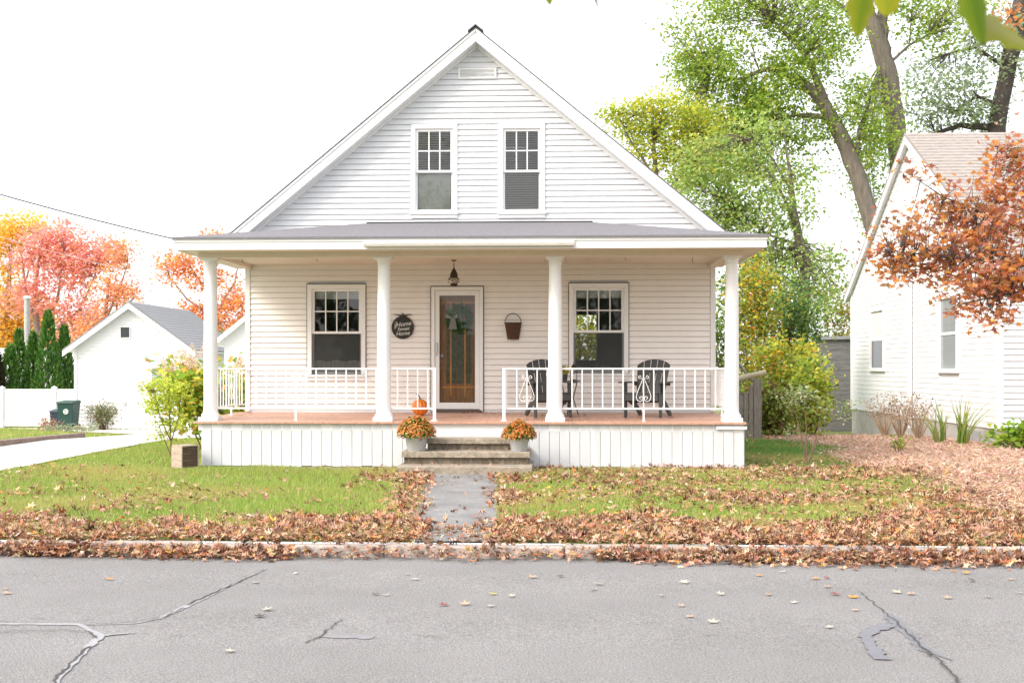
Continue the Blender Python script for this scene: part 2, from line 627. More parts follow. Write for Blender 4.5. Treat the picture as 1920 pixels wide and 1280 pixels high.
strip(rpts([(168, 1214), (140, 1238), (110, 1270), (100, 1290)]), [0.012, 0.006, 0.012, 0.006], 0.01, 'crack', M['crack'], road, 0.012)
strip(rpts([(1610, 1105), (1640, 1130), (1668, 1155)]), [0.003, 0.006, 0.006], 0.006, 'crack', M['crack'], road, 0.01)
strip(rpts([(1662, 1148), (1680, 1165), (1705, 1190), (1735, 1218), (1785, 1238)]), [0.03, 0.06, 0.05, 0.045, 0.008], 0.004, 'tar_patch', M['tar'], road)
strip(rpts([(1672, 1170), (1640, 1180), (1622, 1190), (1634, 1212), (1652, 1238)]), [0.07, 0.06, 0.05, 0.05, 0.06], 0.007, 'tar_patch', M['tar'], road)
strip(rpts([(1670, 1156), (1712, 1196), (1740, 1226), (1775, 1252), (1800, 1290)]), [0.006, 0.006, 0.012, 0.008, 0.01], 0.011, 'crack', M['crack'], road, 0.014)
strip(rpts([(575, 1206), (600, 1192), (640, 1160)]), [0.006, 0.008, 0.003], 0.006, 'crack', M['crack'], road, 0.015)
strip(rpts([(600, 1192), (700, 1195)]), [0.03, 0.06], 0.004, 'tar_patch', M['tar_worn'], road, 0.01)

# fine broken cracks along the lane
for i in range(26):
    cx0 = random.choice((random.uniform(560, 980), random.uniform(0, 400), random.uniform(960, 1900)))
    cy0 = random.choice((1161, 1165, 1190, 1192)) + random.uniform(-2, 2)
    cl = random.uniform(15, 50)
    strip(rpts([(cx0, cy0), (cx0 + cl, cy0 + random.uniform(-2, 2))]), [0.003, 0.002], 0.006, 'crack', M['crack'], road, 0.012)

# kerb stones
kerb = empty('kerb', (0, KERB_Y, 0))
tag(kerb, kind='structure')
x = -9.0
for L in [1.9, 2.2, 1.75, 1.6, 1.55, 1.45, 1.9, 2.3, 1.7, 2.1, 1.8, 2.4]:
    e = 0.006
    z1 = -0.005 + random.uniform(-0.012, 0.012)
    y0 = random.uniform(-0.015, 0.015)
    mb = MB()
    n = 7
    for k in range(n):
        a, b2 = x + e + (L - 2 * e) * k / n, x + e + (L - 2 * e) * (k + 1) / n
        j0, j1 = 0.01 * math.sin(a * 3.1), 0.01 * math.sin(b2 * 3.1)
        mb.hexa([(a, y0 + j0 - 0.005, -0.3), (b2, y0 + j1 - 0.005, -0.3), (a, 0.1, -0.3), (b2, 0.1, -0.3),
                 (a, y0 + j0 + 0.02, z1 + j0 * 0.5), (b2, y0 + j1 + 0.02, z1 + j1 * 0.5), (a, 0.15, z1 + j0 * 0.5), (b2, 0.15, z1 + j1 * 0.5)])
    me = mb.mesh('kerb_stone')
    import bmesh
    bm = bmesh.new()
    bm.from_mesh(me)
    bmesh.ops.remove_doubles(bm, verts=bm.verts, dist=0.0005)
    inner = [f for f in bm.faces if abs(f.normal.x) > 0.9 and x + 0.05 < f.calc_center_median().x < x + L - 0.05]
    bmesh.ops.delete(bm, geom=inner, context='FACES')
    bm.to_mesh(me)
    bm.free()
    o = link('kerb_stone', me, M['kerb'], kerb)
    bv = o.modifiers.new('bevel', 'BEVEL')
    bv.width = 0.018
    bv.segments = 2
    x += L

MB().box(-60, 60, 0.105, 0.135, -0.4, -0.022).build('kerb_bed', M['timber'], kerb)
MB().box(-60, 60, 0.04, 0.104, -0.4, -0.03).build('kerb_bed', M['timber'], kerb)
# path from the steps to the kerb
mb = MB()
ys = [10.13 + i * (16.7 - 10.13) / 26 for i in range(27)]
vs = []
for y in ys:
    a, b2 = path_x(y)
    j = 0.03 * math.sin(y * 4.0)
    vs += [(a + j, y, 0.012), (b2 - j * 0.7, y, 0.012)]
mb.add(vs, [(2 * i, 2 * i + 1, 2 * i + 3, 2 * i + 2) for i in range(26)])
tag(mb.build('path', M['path']), kind='structure')
# strip of bare asphalt along the foot of the porch
mb = MB()
mb.add([(-5.7, 17.35, 0.006), (3.5, 17.35, 0.006), (3.9, 17.95, 0.006), (-5.7, 17.75, 0.006)], [(0, 1, 2, 3)])
tag(mb.build('pavement', M['path']), kind='structure')

# driveway
mb = MB()
vs = []
dy = [10.13] + [11 + i for i in range(28)]
for y in dy:
    xr = drive_r(y)
    if y > 29.5:
        xl = -11.0 - (y - 29.5) * 0.9
    else:
        xl = -10.75
    z = gz(0, y) + 0.022
    vs += [(xl, y, z), (xr, y, z)]
mb.add(vs, [(2 * i, 2 * i + 1, 2 * i + 3, 2 * i + 2) for i in range(len(dy) - 1)])
tag(mb.build('driveway', M['drive']), kind='structure')
# timber edge of the driveway
te = empty('timber_edging', (-10.9, 22, 0))
tag(te, 'low brown timber edging between the driveway and the far lawn', 'edging')
for k, (ya, yb) in enumerate([(18.0, 22.1), (22.15, 25.9)]):
    za, zb = gz(0, ya), gz(0, yb)
    MB().hexa([(-0.02, ya - 22, za - 0.05), (0.16, ya - 22, za - 0.05), (-0.02, yb - 22, zb - 0.05), (0.16, yb - 22, zb - 0.05),
               (-0.02, ya - 22, za + 0.13), (0.16, ya - 22, za + 0.13), (-0.02, yb - 22, zb + 0.13), (0.16, yb - 22, zb + 0.13)]).build('timber', M['timber'], te, bevel=0.015)

# mulch strip beside the neighbouring house
mb = MB()
vs = []
my = [11.5 + i * 0.5 for i in range(38)]
for y in my:
    z = gz(0, y) + 0.02
    e0 = mulch_edge(y) if y > 12.5 else mulch_edge(y) + (12.5 - y) * 2.2
    vs += [(e0, y, z), (e0 + 1.2, y, z + 0.03), (14, y, z + 0.05)]
mb.add(vs, [(3 * i + k, 3 * i + k + 1, 3 * i + k + 4, 3 * i + k + 3) for i in range(len(my) - 1) for k in (0, 1)])
tag(mb.build('mulch_bed', M['mulch'], smooth=True), kind='structure')

# ------------------------------------------------------------------ the house
HX0, HX1, HC = -5.475, 2.545, -1.485
WY = 20.0
house = empty('white_house', (HC, WY, 0))
tag(house, 'white clapboard house with a steep front gable and full width columned porch', 'house')
OFF = Vector((-HC, -WY, 0))      # everything below is written in world metres and shifted under the house


def hb(mb, name, m, parent=None, smooth=False, bevel=0.0, label=None):
    par = parent or house
    if par is house:
        sh = Vector((HC, WY, 0))
    else:
        sh = Vector((HC, WY, 0))
    mb.v = [(p[0] - sh.x, p[1] - sh.y, p[2]) for p in mb.v]
    o = mb.build(name, m, par, smooth=smooth, bevel=bevel)
    if label:
        o['label'] = label
    return o


APX, APZ, SLOPE = -1.49, 6.985, 0.82


def gable_x(z):
    d = (APZ - z) / SLOPE
    return max(HX0, APX - d), min(HX1, APX + d)


WIN = [  # x0 x1 z0 z1 (outer casing), columns of the upper grid
    (-4.407, -3.400, 1.345, 2.945, 4, 'low'),
    (0.082, 1.088, 1.365, 2.950, 4, 'low'),
    (-2.619, -1.822, 4.120, 5.672, 3, 'up'),
    (-1.119, -0.327, 4.115, 5.664, 3, 'up'),
]
DOOR = (-2.27, -1.383, 0.70, 2.897)
HOLES = [(a, b, c, d) for a, b, c, d, _, _ in WIN] + [DOOR]


def cut(z0, z1, holes, m=0.012, clip=gable_x):
    """Intervals of a course between z0 and z1, as (left at z0, left at z1, right at z0, right at z1)."""
    l0, r0 = clip(z0)
    l1, r1 = clip(z1)
    segs = [(l0, l1, r0, r1)]
    for a, b, c, d in holes:
        if z1 <= c + m or z0 >= d - m:
            continue
        a2, b2 = a + m, b - m
        out = []
        for s in segs:
            if b2 <= min(s[0], s[1]) or a2 >= max(s[2], s[3]):
                out.append(s)
                continue
            if a2 > max(s[0], s[1]):
                out.append((s[0], s[1], a2, a2))
            if b2 < min(s[2], s[3]):
                out.append((b2, b2, s[2], s[3]))
        segs = out
    return segs


# structural wall behind the boards, with openings
mb = MB()
brk = sorted(set([0.1, 3.45, APZ - 0.02] + [v for h in HOLES for v in (h[2] + 0.03, h[3] - 0.03)]))
inner_holes = [(a + 0.03, b - 0.03, c + 0.03, d - 0.03) for a, b, c, d in HOLES]
for z0, z1 in zip(brk[:-1], brk[1:]):
    for l0, l1, r0, r1 in cut(z0 + 1e-5, z1 - 1e-5, inner_holes, 0.0):
        mb.hexa([(l0 + .005, WY + .002, z0), (r0 - .005, WY + .002, z0), (l0 + .005, WY + 0.12, z0), (r0 - .005, WY + 0.12, z0),
                 (l1 + .005, WY + .002, z1), (r1 - .005, WY + .002, z1), (l1 + .005, WY + 0.12, z1), (r1 - .005, WY + 0.12, z1)])
hb(mb, 'front_wall', M['siding'])
mb = MB()
BY = 27.5
mb.box(HX0, HX0 + 0.12, WY + 0.125, BY, -0.4, 3.75)
mb.box(HX1 - 0.12, HX1, WY + 0.125, BY, -0.4, 3.75)
# rear wall with a window opening
mb.box(HX0 + 0.125, -0.1, BY - 0.12, BY, -0.4, 6.0)
mb.box(0.75, HX1 - 0.125, BY - 0.12, BY, -0.4, 3.7)
mb.box(-0.1, 0.75, BY - 0.12, BY, -0.4, 1.7)
mb.box(-0.1, 0.75, BY - 0.12, BY, 2.75, 5.0)
hb(mb, 'side_wall', M['siding'])
mb = MB()
mb.box(HX0 + 0.13, HX1 - 0.13, WY + 0.13, BY - 0.13, 0.68, 0.74)
mb.box(HX0 + 0.13, HX1 - 0.13, WY + 0.13, BY - 0.13, 3.2, 3.3)
mb.box(-3.25, 0.25, 22.4, 22.5, 3.35, 5.72)
mb.box(-3.1, 0.05, WY + 0.13, 22.39, 5.72, 5.78)
mb.box(-3.0, -0.75, WY + 0.9, WY + 1.0, 0.75, 3.19)
mb.box(-3.1, -3.0, WY + 0.13, WY + 1.0, 0.75, 3.19)
mb.box(-0.75, -0.65, WY + 0.13, WY + 1.0, 0.75, 3.19)
mb.box(-5.3, -0.8, 23.5, 23.6, 0.75, 3.19)
hb(mb, 'interior_wall', M['room'])

# clapboards, one object per board
STEP = 0.0955
z = 0.80
k = 0
while z < APZ - 0.04:
    z1 = min(z + STEP, APZ - 0.01)
    lo, hi = (z, z1)
    inset = 0.075 if z < 3.3 else 0.0
    for l0, l1, r0, r1 in cut(lo, hi, HOLES):
        a0, a1, b0, b1 = l0, l1, r0, r1
        if inset:
            if abs(a0 - HX0) < 1e-6:
                a0 = a1 = HX0 + inset
            if abs(b0 - HX1) < 1e-6:
                b0 = b1 = HX1 - inset
        else:
            a0, a1, b0, b1 = a0 - (0.02 if abs(a0 - HX0) > 1e-3 else 0), a1 - 0.0, b0 + (0.02 if abs(b0 - HX1) > 1e-3 else 0), b1
        if b0 - a0 < 0.03:
            continue
        wv = random.uniform(-0.0012, 0.0012)
        y0, y1 = WY - 0.030 + wv, WY - 0.006 + wv
        mb = MB()
        # bottom lip hooks back under, leaving a recess over the board below; its greyer edge colour paints in the shadow line
        bh = 0.009
        mb.add([(a0, y0, lo + bh), (b0, y0, lo + bh), (a0, y0 + 0.011, lo), (b0, y0 + 0.011, lo), (a0, WY - 0.001, lo + 0.017), (b0, WY - 0.001, lo + 0.017),
                (a1, y1, hi + 0.019), (b1, y1, hi + 0.019), (a1, WY - 0.001, hi + 0.019), (b1, WY - 0.001, hi + 0.019)],
               [(0, 1, 7, 6), (0, 2, 3, 1), (2, 4, 5, 3), (6, 7, 9, 8), (4, 8, 9, 5), (0, 6, 8, 4, 2), (1, 3, 5, 9, 7)])
        ob_s = hb(mb, 'siding_board', M['porch_siding_bounce'] if z < 3.3 else M['siding'])
        ob_s.data.materials.append(M['siding_lip_shade'])
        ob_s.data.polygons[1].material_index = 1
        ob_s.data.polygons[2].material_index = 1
    z += STEP
    k += 1
# corner boards and the base trim under the boards
for xa in (HX0 - 0.012, HX1 - 0.073):
    mb = MB()
    mb.box(xa, xa + 0.085, WY - 0.036, WY + 0.1, 0.77, 3.24)
    hb(mb, 'corner_board', M['trim'], bevel=0.004)
mb = MB()
mb.box(HX0 + 0.075, DOOR[0] - 0.002, WY - 0.018, WY + 0.0015, 0.74, 0.80)
mb.box(DOOR[1] + 0.002, HX1 - 0.075, WY - 0.018, WY + 0.0015, 0.74, 0.80)
hb(mb, 'base_trim', M['siding'])

# roof
RY0, RY1 = 19.70, 27.9
RA = 7.215


def roof_z(x, top=RA):
    return top - abs(x - APX) * 0.824


EX0, EX1 = -6.0, 3.02
mb = MB()
for s, ex in ((-1, EX0), (1, EX1)):
    # shingle layer, a little proud of the rake
    za, zb = RA + 0.03, roof_z(ex) + 0.03
    vs = [(APX, RY0 - 0.03, za - 0.020), (ex, RY0 - 0.03, zb - 0.020), (APX, RY1, za - 0.020), (ex, RY1, zb - 0.020),
          (APX, RY0 - 0.03, za), (ex, RY0 - 0.03, zb), (APX, RY1, za), (ex, RY1, zb)]
    mb.hexa(vs)
hb(mb, 'roof', M['roof'])
roof_o = house.children[-1]
mb = MB()
mb.prism_y([(APX - 0.13, RA - 0.052), (APX, RA + 0.052), (APX + 0.13, RA - 0.052), (APX + 0.13, RA - 0.03), (APX, RA + 0.075), (APX - 0.13, RA - 0.03)], RY0 - 0.055, RY1)
hb(mb, 'ridge_cap', M['porch_roof'], roof_o)
for s, ex in ((-1, EX0), (1, EX1)):
    mb = MB()
    za, zb = RA + 0.008, roof_z(ex) + 0.008
    h = 0.215
    x0 = APX + s * 0.0015
    mb.prism_y([(x0, za), (ex, zb), (ex, zb - h), (x0, za - h)], RY0, RY0 + 0.03)
    hb(mb, 'rake_board', M['trim'])
    mb = MB()
    mb.prism_y([(x0, za - 0.003), (ex, zb - 0.003), (ex, zb - 0.05), (x0, za - 0.05)], RY0 - 0.018, RY0 - 0.001)
    hb(mb, 'rake_moulding', M['trim'])
    mb = MB()
    mb.prism_y([(x0, za - h + 0.03), (ex, zb - h + 0.03), (ex, zb - h + 0.012), (x0, za - h + 0.012)], RY0 + 0.031, WY + 0.1)
    hb(mb, 'soffit', M['trim'])
    mb = MB()
    mb.prism_y([(x0, za - h + 0.011), (ex, zb - h + 0.011), (ex, zb - h - 0.04), (x0, za - h - 0.04)], WY - 0.045, WY - 0.001)
    hb(mb, 'frieze_moulding', M['trim'])
# gable vent
mb = MB()
vx0, vx1, vz0, vz1 = -1.81, -1.155, 6.44, 6.625
mb.box(vx0, vx1, WY - 0.044, WY - 0.030, vz0, vz0 + 0.025)
mb.box(vx0, vx1, WY - 0.044, WY - 0.030, vz1 - 0.025, vz1)
mb.box(vx0, vx0 + 0.035, WY - 0.044, WY - 0.030, vz0 + 0.025, vz1 - 0.025)
mb.box(vx1 - 0.035, vx1, WY - 0.044, WY - 0.030, vz0 + 0.025, vz1 - 0.025)
vent = hb(mb, 'gable_vent', M['trim'])
for i in range(6):
    zz = vz0 + 0.028 + i * 0.0225
    mb = MB()
    mb.hexa([(vx0 + .035, WY - .043, zz), (vx1 - .035, WY - .043, zz), (vx0 + .035, WY - .031, zz + .012), (vx1 - .035, WY - .031, zz + .012),
             (vx0 + .035, WY - .043, zz + .005), (vx1 - .035, WY - .043, zz + .005), (vx0 + .035, WY - .031, zz + .018), (vx1 - .035, WY - .031, zz + .018)])
    hb(mb, 'slat', M['trim'], vent)


# windows
def window(x0, x1, z0, z1, cols, kind):
    y = WY
    cw = 0.075                      # casing width
    mb = MB()
    # casing
    mb.box(x0, x1, y - 0.045, y + 0.05, z1 - cw, z1)
    mb.box(x0, x0 + cw, y - 0.045, y + 0.05, z0 + 0.06, z1 - cw)
    mb.box(x1 - cw, x1, y - 0.045, y + 0.05, z0 + 0.06, z1 - cw)
    wn = hb(mb, 'window', M['trim'], bevel=0.004)
    # dark joint round the casing and drip edge
    mb = MB()
    mb.box(x0 - 0.012, x1 + 0.012, y - 0.040, y - 0.002, z1 + 0.001, z1 + 0.016)
    if kind == 'low':
        mb.box(x0 - 0.012, x0 - 0.001, y - 0.038, y - 0.002, z0 + 0.06, z1)
        mb.box(x1 + 0.001, x1 + 0.012, y - 0.038, y - 0.002, z0 + 0.06, z1)
    hb(mb, 'joint', M['caulk'] if kind == 'low' else M['galv'], wn)
    # sill
    mb = MB()
    mb.box(x0 - 0.015, x1 + 0.015, y - 0.075, y + 0.05, z0 + 0.012, z0 + 0.055)
    mb.box(x0 + 0.005, x1 - 0.005, y - 0.05, y + 0.05, z0 - 0.05, z0 + 0.010)
    hb(mb, 'sill', M['trim'], wn, bevel=0.004)
    ix0, ix1, iz0, iz1 = x0 + cw, x1 - cw, z0 + 0.055, z1 - cw
    mid = iz0 + (iz1 - iz0) * 0.49
    sw = 0.045
    # upper sash
    mb = MB()
    mb.box(ix0, ix1, y - 0.01, y + 0.025, iz1 - sw, iz1)
    mb.box(ix0, ix0 + sw, y - 0.01, y + 0.025, mid + 0.02, iz1 - sw)
    mb.box(ix1 - sw, ix1, y - 0.01, y + 0.025, mid + 0.02, iz1 - sw)
    mb.box(ix0, ix1, y - 0.012, y + 0.025, mid - 0.02, mid + 0.02)
    hb(mb, 'upper_sash', M['trim'], wn)
    mb = MB()
    s2 = 0.032
    mb.box(ix0, ix1, y + 0.028, y + 0.055, iz0, iz0 + 0.05)
    mb.box(ix0, ix0 + s2, y + 0.028, y + 0.055, iz0 + 0.05, mid)
    mb.box(ix1 - s2, ix1, y + 0.028, y + 0.055, iz0 + 0.05, mid)
    hb(mb, 'lower_sash', M['trim'], wn)
    # muntins and panes of the upper sash
    ux0, ux1, uz0, uz1 = ix0 + sw, ix1 - sw, mid + 0.02, iz1 - sw
    rows = 2
    mw = 0.02
    um = uz0 + (uz1 - uz0) * 0.5
    mb = MB()
    for c in range(1, cols):
        xc = ux0 + (ux1 - ux0) * c / cols
        mb.box(xc - mw / 2, xc + mw / 2, y - 0.004, y + 0.006, uz0, um - mw / 2)
        mb.box(xc - mw / 2, xc + mw / 2, y - 0.004, y + 0.006, um + mw / 2, uz1)
    mb.box(ux0, ux1, y - 0.005, y + 0.006, um - mw / 2, um + mw / 2)
    hb(mb, 'muntin', M['trim'], wn)
    for r in range(rows):
        for c in range(cols):
            xa = ux0 + (ux1 - ux0) * c / cols
            xb = ux0 + (ux1 - ux0) * (c + 1) / cols
            za = uz0 + (uz1 - uz0) * r / rows
            zb = uz0 + (uz1 - uz0) * (r + 1) / rows
            mb = MB().add([(xa, y + 0.012, za), (xb, y + 0.012, za), (xb, y + 0.012, zb), (xa, y + 0.012, zb)], [(0, 1, 2, 3)])
            hb(mb, 'pane', M['glass'], wn)
    mb = MB().add([(ix0 + s2, y + 0.04, iz0 + 0.05), (ix1 - s2, y + 0.04, iz0 + 0.05), (ix1 - s2, y + 0.04, mid - 0.02), (ix0 + s2, y + 0.04, mid - 0.02)], [(0, 1, 2, 3)])
    hb(mb, 'pane', M['glass'], wn)
    if kind == 'low':
        mb = MB().add([(ix0, y + 0.002, iz0), (ix1, y + 0.002, iz0), (ix1, y + 0.002, mid - 0.021), (ix0, y + 0.002, mid - 0.021)], [(0, 1, 2, 3)])
        hb(mb, 'insect_screen', M['screen'], wn)
    if kind == 'low':
        mb = MB()
        mb.box(ix0 + 0.01, ix1 - 0.01, y + 0.09, y + 0.094, iz1 - 0.17, iz1)
        hb(mb, 'roller_shade', M['blind'], wn)
        if x0 < -3:
            mb = MB()
            nn = 48
            vs_ = []
            for i in range(nn + 1):
                xx = ix0 + 0.02 + (ix1 - ix0 - 0.04) * i / nn
                yy = y + 0.10 + 0.012 * math.sin(i * 1.15) + 0.006 * math.sin(i * 2.7)
                vs_ += [(xx, yy, iz0), (xx, yy, iz0 + 0.24 + 0.012 * math.sin(i * 0.35))]
            mb.add(vs_, [(2 * i, 2 * i + 2, 2 * i + 3, 2 * i + 1) for i in range(nn)])
            hb(mb, 'cafe_curtain', M['blind'], wn, smooth=True)
    else:
        mb = MB()
        zz = iz0 + 0.015
        while zz < iz1 - 0.01:
            op = zz > mid
            th, dp = (0.006, 0.02) if op else (0.019, 0.009)
            if x0 > -1.5 and not op:
                th, dp = 0.011, 0.018
            mb.add([(ix0 + .01, y + .10 - dp, zz + th), (ix1 - .01, y + .10 - dp, zz + th), (ix1 - .01, y + .10 + dp, zz - th), (ix0 + .01, y + .10 + dp, zz - th)], [(0, 1, 2, 3)])
            zz += 0.040
        hb(mb, 'blind', M['blind'], wn)
    return wn


for i, a in enumerate(WIN):
    window(*a)

# door: storm door in a casing, wooden door behind
dx0, dx1, dz0, dz1 = DOOR
dz0 = 0.775
mb = MB()
cw = 0.06
mb.box(dx0, dx1, WY - 0.05, WY + 0.05, dz1 - cw, dz1)
mb.box(dx0, dx0 + cw, WY - 0.05, WY + 0.05, dz0, dz1 - cw)
mb.box(dx1 - cw, dx1, WY - 0.05, WY + 0.05, dz0, dz1 - cw)
casing = hb(mb, 'door_casing', M['trim'], bevel=0.004)
mb = MB()
mb.box(dx0 - 0.014, dx1 + 0.014, WY - 0.044, WY - 0.002, dz1 + 0.001, dz1 + 0.018)
mb.box(dx0 - 0.014, dx0 - 0.001, WY - 0.042, WY - 0.002, dz0, dz1)
mb.box(dx1 + 0.001, dx1 + 0.014, WY - 0.042, WY - 0.002, dz0, dz1)
hb(mb, 'joint', M['caulk'], casing)
mb = MB()
mb.box(dx0 + 0.03, dx1 - 0.03, WY - 0.08, WY + 0.1, 0.76, 0.80)
hb(mb, 'threshold', M['caulk'], casing)
sx0, sx1, sz0, sz1 = dx0 + cw + 0.004, dx1 - cw - 0.004, 0.812, dz1 - cw - 0.004
mb = MB()
fw = 0.075
mb.box(sx0, sx1, WY - 0.028, WY + 0.005, sz1 - 0.085, sz1)
mb.box(sx0, sx1, WY - 0.028, WY + 0.005, sz0, sz0 + 0.11)
mb.box(sx0, sx0 + fw, WY - 0.028, WY + 0.005, sz0 + 0.11, sz1 - 0.085)
mb.box(sx1 - fw, sx1, WY - 0.028, WY + 0.005, sz0 + 0.11, sz1 - 0.085)
storm = hb(mb, 'storm_door', M['trim'], bevel=0.004)
mb = MB().add([(sx0 + fw, WY - 0.012, sz0 + .11), (sx1 - fw, WY - 0.012, sz0 + .11), (sx1 - fw, WY - 0.012, sz1 - .085), (sx0 + fw, WY - 0.012, sz1 - .085)], [(0, 1, 2, 3)])
hb(mb, 'pane', M['storm_glass'], storm)
mb = MB()
mb.box(sx0 + 0.02, sx0 + 0.045, WY - 0.04, WY - 0.0285, 1.72, 1.95)
mb.tube([(sx0 + 0.033, WY - 0.04, 1.75), (sx0 + 0.033, WY - 0.075, 1.77), (sx0 + 0.033, WY - 0.075, 1.9), (sx0 + 0.033, WY - 0.04, 1.92)], 0.008, 6)
hb(mb, 'handle', M['metal'], storm)
ty = WY + 0.085
mb = MB()
mb.box(dx0 + cw, dx1 - cw, ty, ty + 0.045, 0.8, 2.84)
inner = hb(mb, 'front_door', M['oak'])
mb = MB()
mb.box(-2.02, -1.60, ty - 0.012, ty - 0.001, 1.25, 2.6)
hb(mb, 'leaded_pane', M['leaded'], inner)
for xa in (-1.945, -1.70):
    mb = MB()
    mb.box(xa - 0.014, xa + 0.014, ty - 0.026, ty - 0.013, 1.02, 2.62)
    hb(mb, 'moulding', M['oak_bar'], inner)
mb = MB()
mb.box(-2.09, -1.53, ty - 0.02, ty - 0.001, 1.17, 1.20)
mb.box(-2.09, -1.53, ty - 0.02, ty - 0.001, 2.62, 2.65)
hb(mb, 'moulding', M['oak_bar'], inner)
mb = MB()
mb.lathe([(0.0, 0), (0.03, 0.0), (0.03, 0.02), (0.0, 0.03)], 12)
mb.v = [(-2.1 + p[0], ty - 0.03 - p[2], 1.72 + p[1]) for p in mb.v]
hb(mb, 'knob', M['metal'], inner)

# porch floor: boards run front to back
FY0, FY1 = 17.68, WY - 0.003
FZ0, FZ1 = 0.695, 0.755


def floor_z(y):
    return FZ0 + (FZ1 - FZ0) * (y - FY0) / (FY1 - FY0)


x = -5.66
while x < 2.72:
    xb = min(x + 0.118, 2.725)
    e = 0.0015
    mb = MB()
    j = random.uniform(-0.006, 0.004)
    mb.hexa([(x + e, FY0 + j, FZ0 - 0.028), (xb - e, FY0 + j, FZ0 - 0.028), (x + e, FY1, FZ1 - 0.028), (xb - e, FY1, FZ1 - 0.028),
             (x + e, FY0 + j, FZ0), (xb - e, FY0 + j, FZ0), (x + e, FY1, FZ1), (xb - e, FY1, FZ1)])
    hb(mb, 'porch_floor_board', M['porch_floor'])
    x = xb
mb = MB()
mb.box(-5.60, 2.68, 17.742, 17.80, 0.56, 0.662)
mb.box(-5.60, -5.54, 17.80, WY, 0.56, 0.66)
mb.box(2.62, 2.68, 17.80, WY, 0.56, 0.66)
hb(mb, 'floor_joist', M['trim'])

# skirt boards
SY = 17.74
for xa, xb in ((-5.545, -2.30), (-0.53, 2.70)):
    n = round((xb - xa) / 0.157)
    wd = (xb - xa) / n
    for i in range(n):
        a, b2 = xa + i * wd + 0.002, xa + (i + 1) * wd - 0.002
        j = random.uniform(-0.002, 0.003)
        zb = 0.02 + random.uniform(-0.01, 0.008)
        mb = MB()
        ch = 0.006
        poly = [(a, SY + j + 0.02), (a, SY + j + ch), (a + ch, SY + j), (b2 - ch, SY + j), (b2, SY + j + ch), (b2, SY + j + 0.02)]
        n6 = len(poly)
        vs = [(px_, py_, zb) for px_, py_ in poly] + [(px_, py_, 0.664) for px_, py_ in poly]
        fs = [tuple(range(n6 - 1, -1, -1)), tuple(range(n6, 2 * n6))] + [(i2, (i2 + 1) % n6, n6 + (i2 + 1) % n6, n6 + i2) for i2 in range(n6)]
        mb.add(vs, fs)
        hb(mb, 'skirt_board', M['skirt'])
for xs in (-5.56, 2.685):
    for i in range(14):
        ya = 17.765 + i * 0.158
        mb = MB()
        mb.box(xs, xs + 0.02, ya + 0.002, ya + 0.156, 0.02, 0.66)
        hb(mb, 'skirt_board', M['skirt'])
mb = MB()
mb.box(-2.295, -0.535, SY + 0.004, SY + 0.03, 0.30, 0.664)
hb(mb, 'riser_board', M['trim'])
mb = MB()
mb.box(2.28, 2.735, SY - 0.035, SY - 0.001, 0.59, 0.64)
hb(mb, 'trim_cap', M['trim'], bevel=0.005)
mb = MB()
mb.box(-5.53, 2.67, SY + 0.035, SY + 0.06, -0.1, 0.55)
hb(mb, 'skirt_backing', M['caulk'])

# columns
CX = [-5.487, -2.779, -0.139, 2.548]
CY = 18.0
prof = [(0.150, 0.055), (0.152, 0.075), (0.145, 0.10), (0.128, 0.112), (0.118, 0.15), (0.114, 0.25), (0.114, 1.0), (0.110, 1.8), (0.101, 2.38),
        (0.100, 2.40), (0.112, 2.405), (0.112, 2.42), (0.102, 2.425), (0.102, 2.44), (0.118, 2.46), (0.125, 2.475)]
CZ = floor_z(CY)
for cx in CX:
    mb = MB().lathe([(r * 0.93, z_) for r, z_ in prof], 32, (cx, CY, CZ))
    c = hb(mb, 'column', M['column'], smooth=True)
    mb = MB()
    mb.box(cx - 0.15, cx + 0.15, CY - 0.15, CY + 0.15, CZ - 0.01, CZ + 0.054)
    hb(mb, 'plinth', M['column'], c, bevel=0.006)
    mb = MB()
    mb.box(cx - 0.135, cx + 0.135, CY - 0.135, CY + 0.135, CZ + 2.476, CZ + 2.508)
    hb(mb, 'abacus', M['column'], c, bevel=0.004)
BZ = CZ + 2.509
# beams
mb = MB()
mb.box(-5.64, 2.70, CY - 0.13, CY + 0.13, BZ, BZ + 0.16)
hb(mb, 'porch_beam', M['ceiling'])
for cx in (CX[0], CX[3]):
    mb = MB()
    mb.box(cx - 0.12, cx + 0.12, CY + 0.132, WY - 0.035, BZ + 0.002, BZ + 0.16)
    hb(mb, 'porch_beam', M['ceiling'])
# ceiling boards
x = CX[0] + 0.121
while x < CX[3] - 0.13:
    xb = min(x + 0.36, CX[3] - 0.121)
    mb = MB()
    mb.box(x + 0.002, xb - 0.002, CY + 0.131, WY - 0.001, BZ + 0.072, BZ + 0.09)
    hb(mb, 'ceiling_board', M['ceiling'])
    x = xb
# eaves, fascia, roof of the porch
PX0, PX1, PY0 = -5.845, 2.965, 17.35
EZ0, EZ1 = 3.29, 3.445
mb = MB()
mb.box(PX0 + .021, PX1 - .021, PY0 + 0.021, CY - 0.131, EZ0 + 0.005, EZ0 + 0.02)
mb.box(PX0 + .021, CX[0] - 0.155, CY - 0.13, WY - .03, EZ0 + 0.005, EZ0 + 0.02)
mb.box(CX[3] + 0.155, PX1 - .021, CY - 0.13, WY - .03, EZ0 + 0.005, EZ0 + 0.02)
hb(mb, 'eave_soffit', M['ceiling'])
mb = MB()
mb.box(PX0, PX1, PY0, PY0 + 0.02, EZ0 - 0.01, EZ1)
mb.box(PX0, PX0 + 0.02, PY0 + 0.0205, WY + 0.6, EZ0 - 0.01, EZ1)
mb.box(PX1 - 0.02, PX1, PY0 + 0.0205, WY + 0.6, EZ0 - 0.01, EZ1)
hb(mb, 'fascia', M['trim'])
mb = MB()
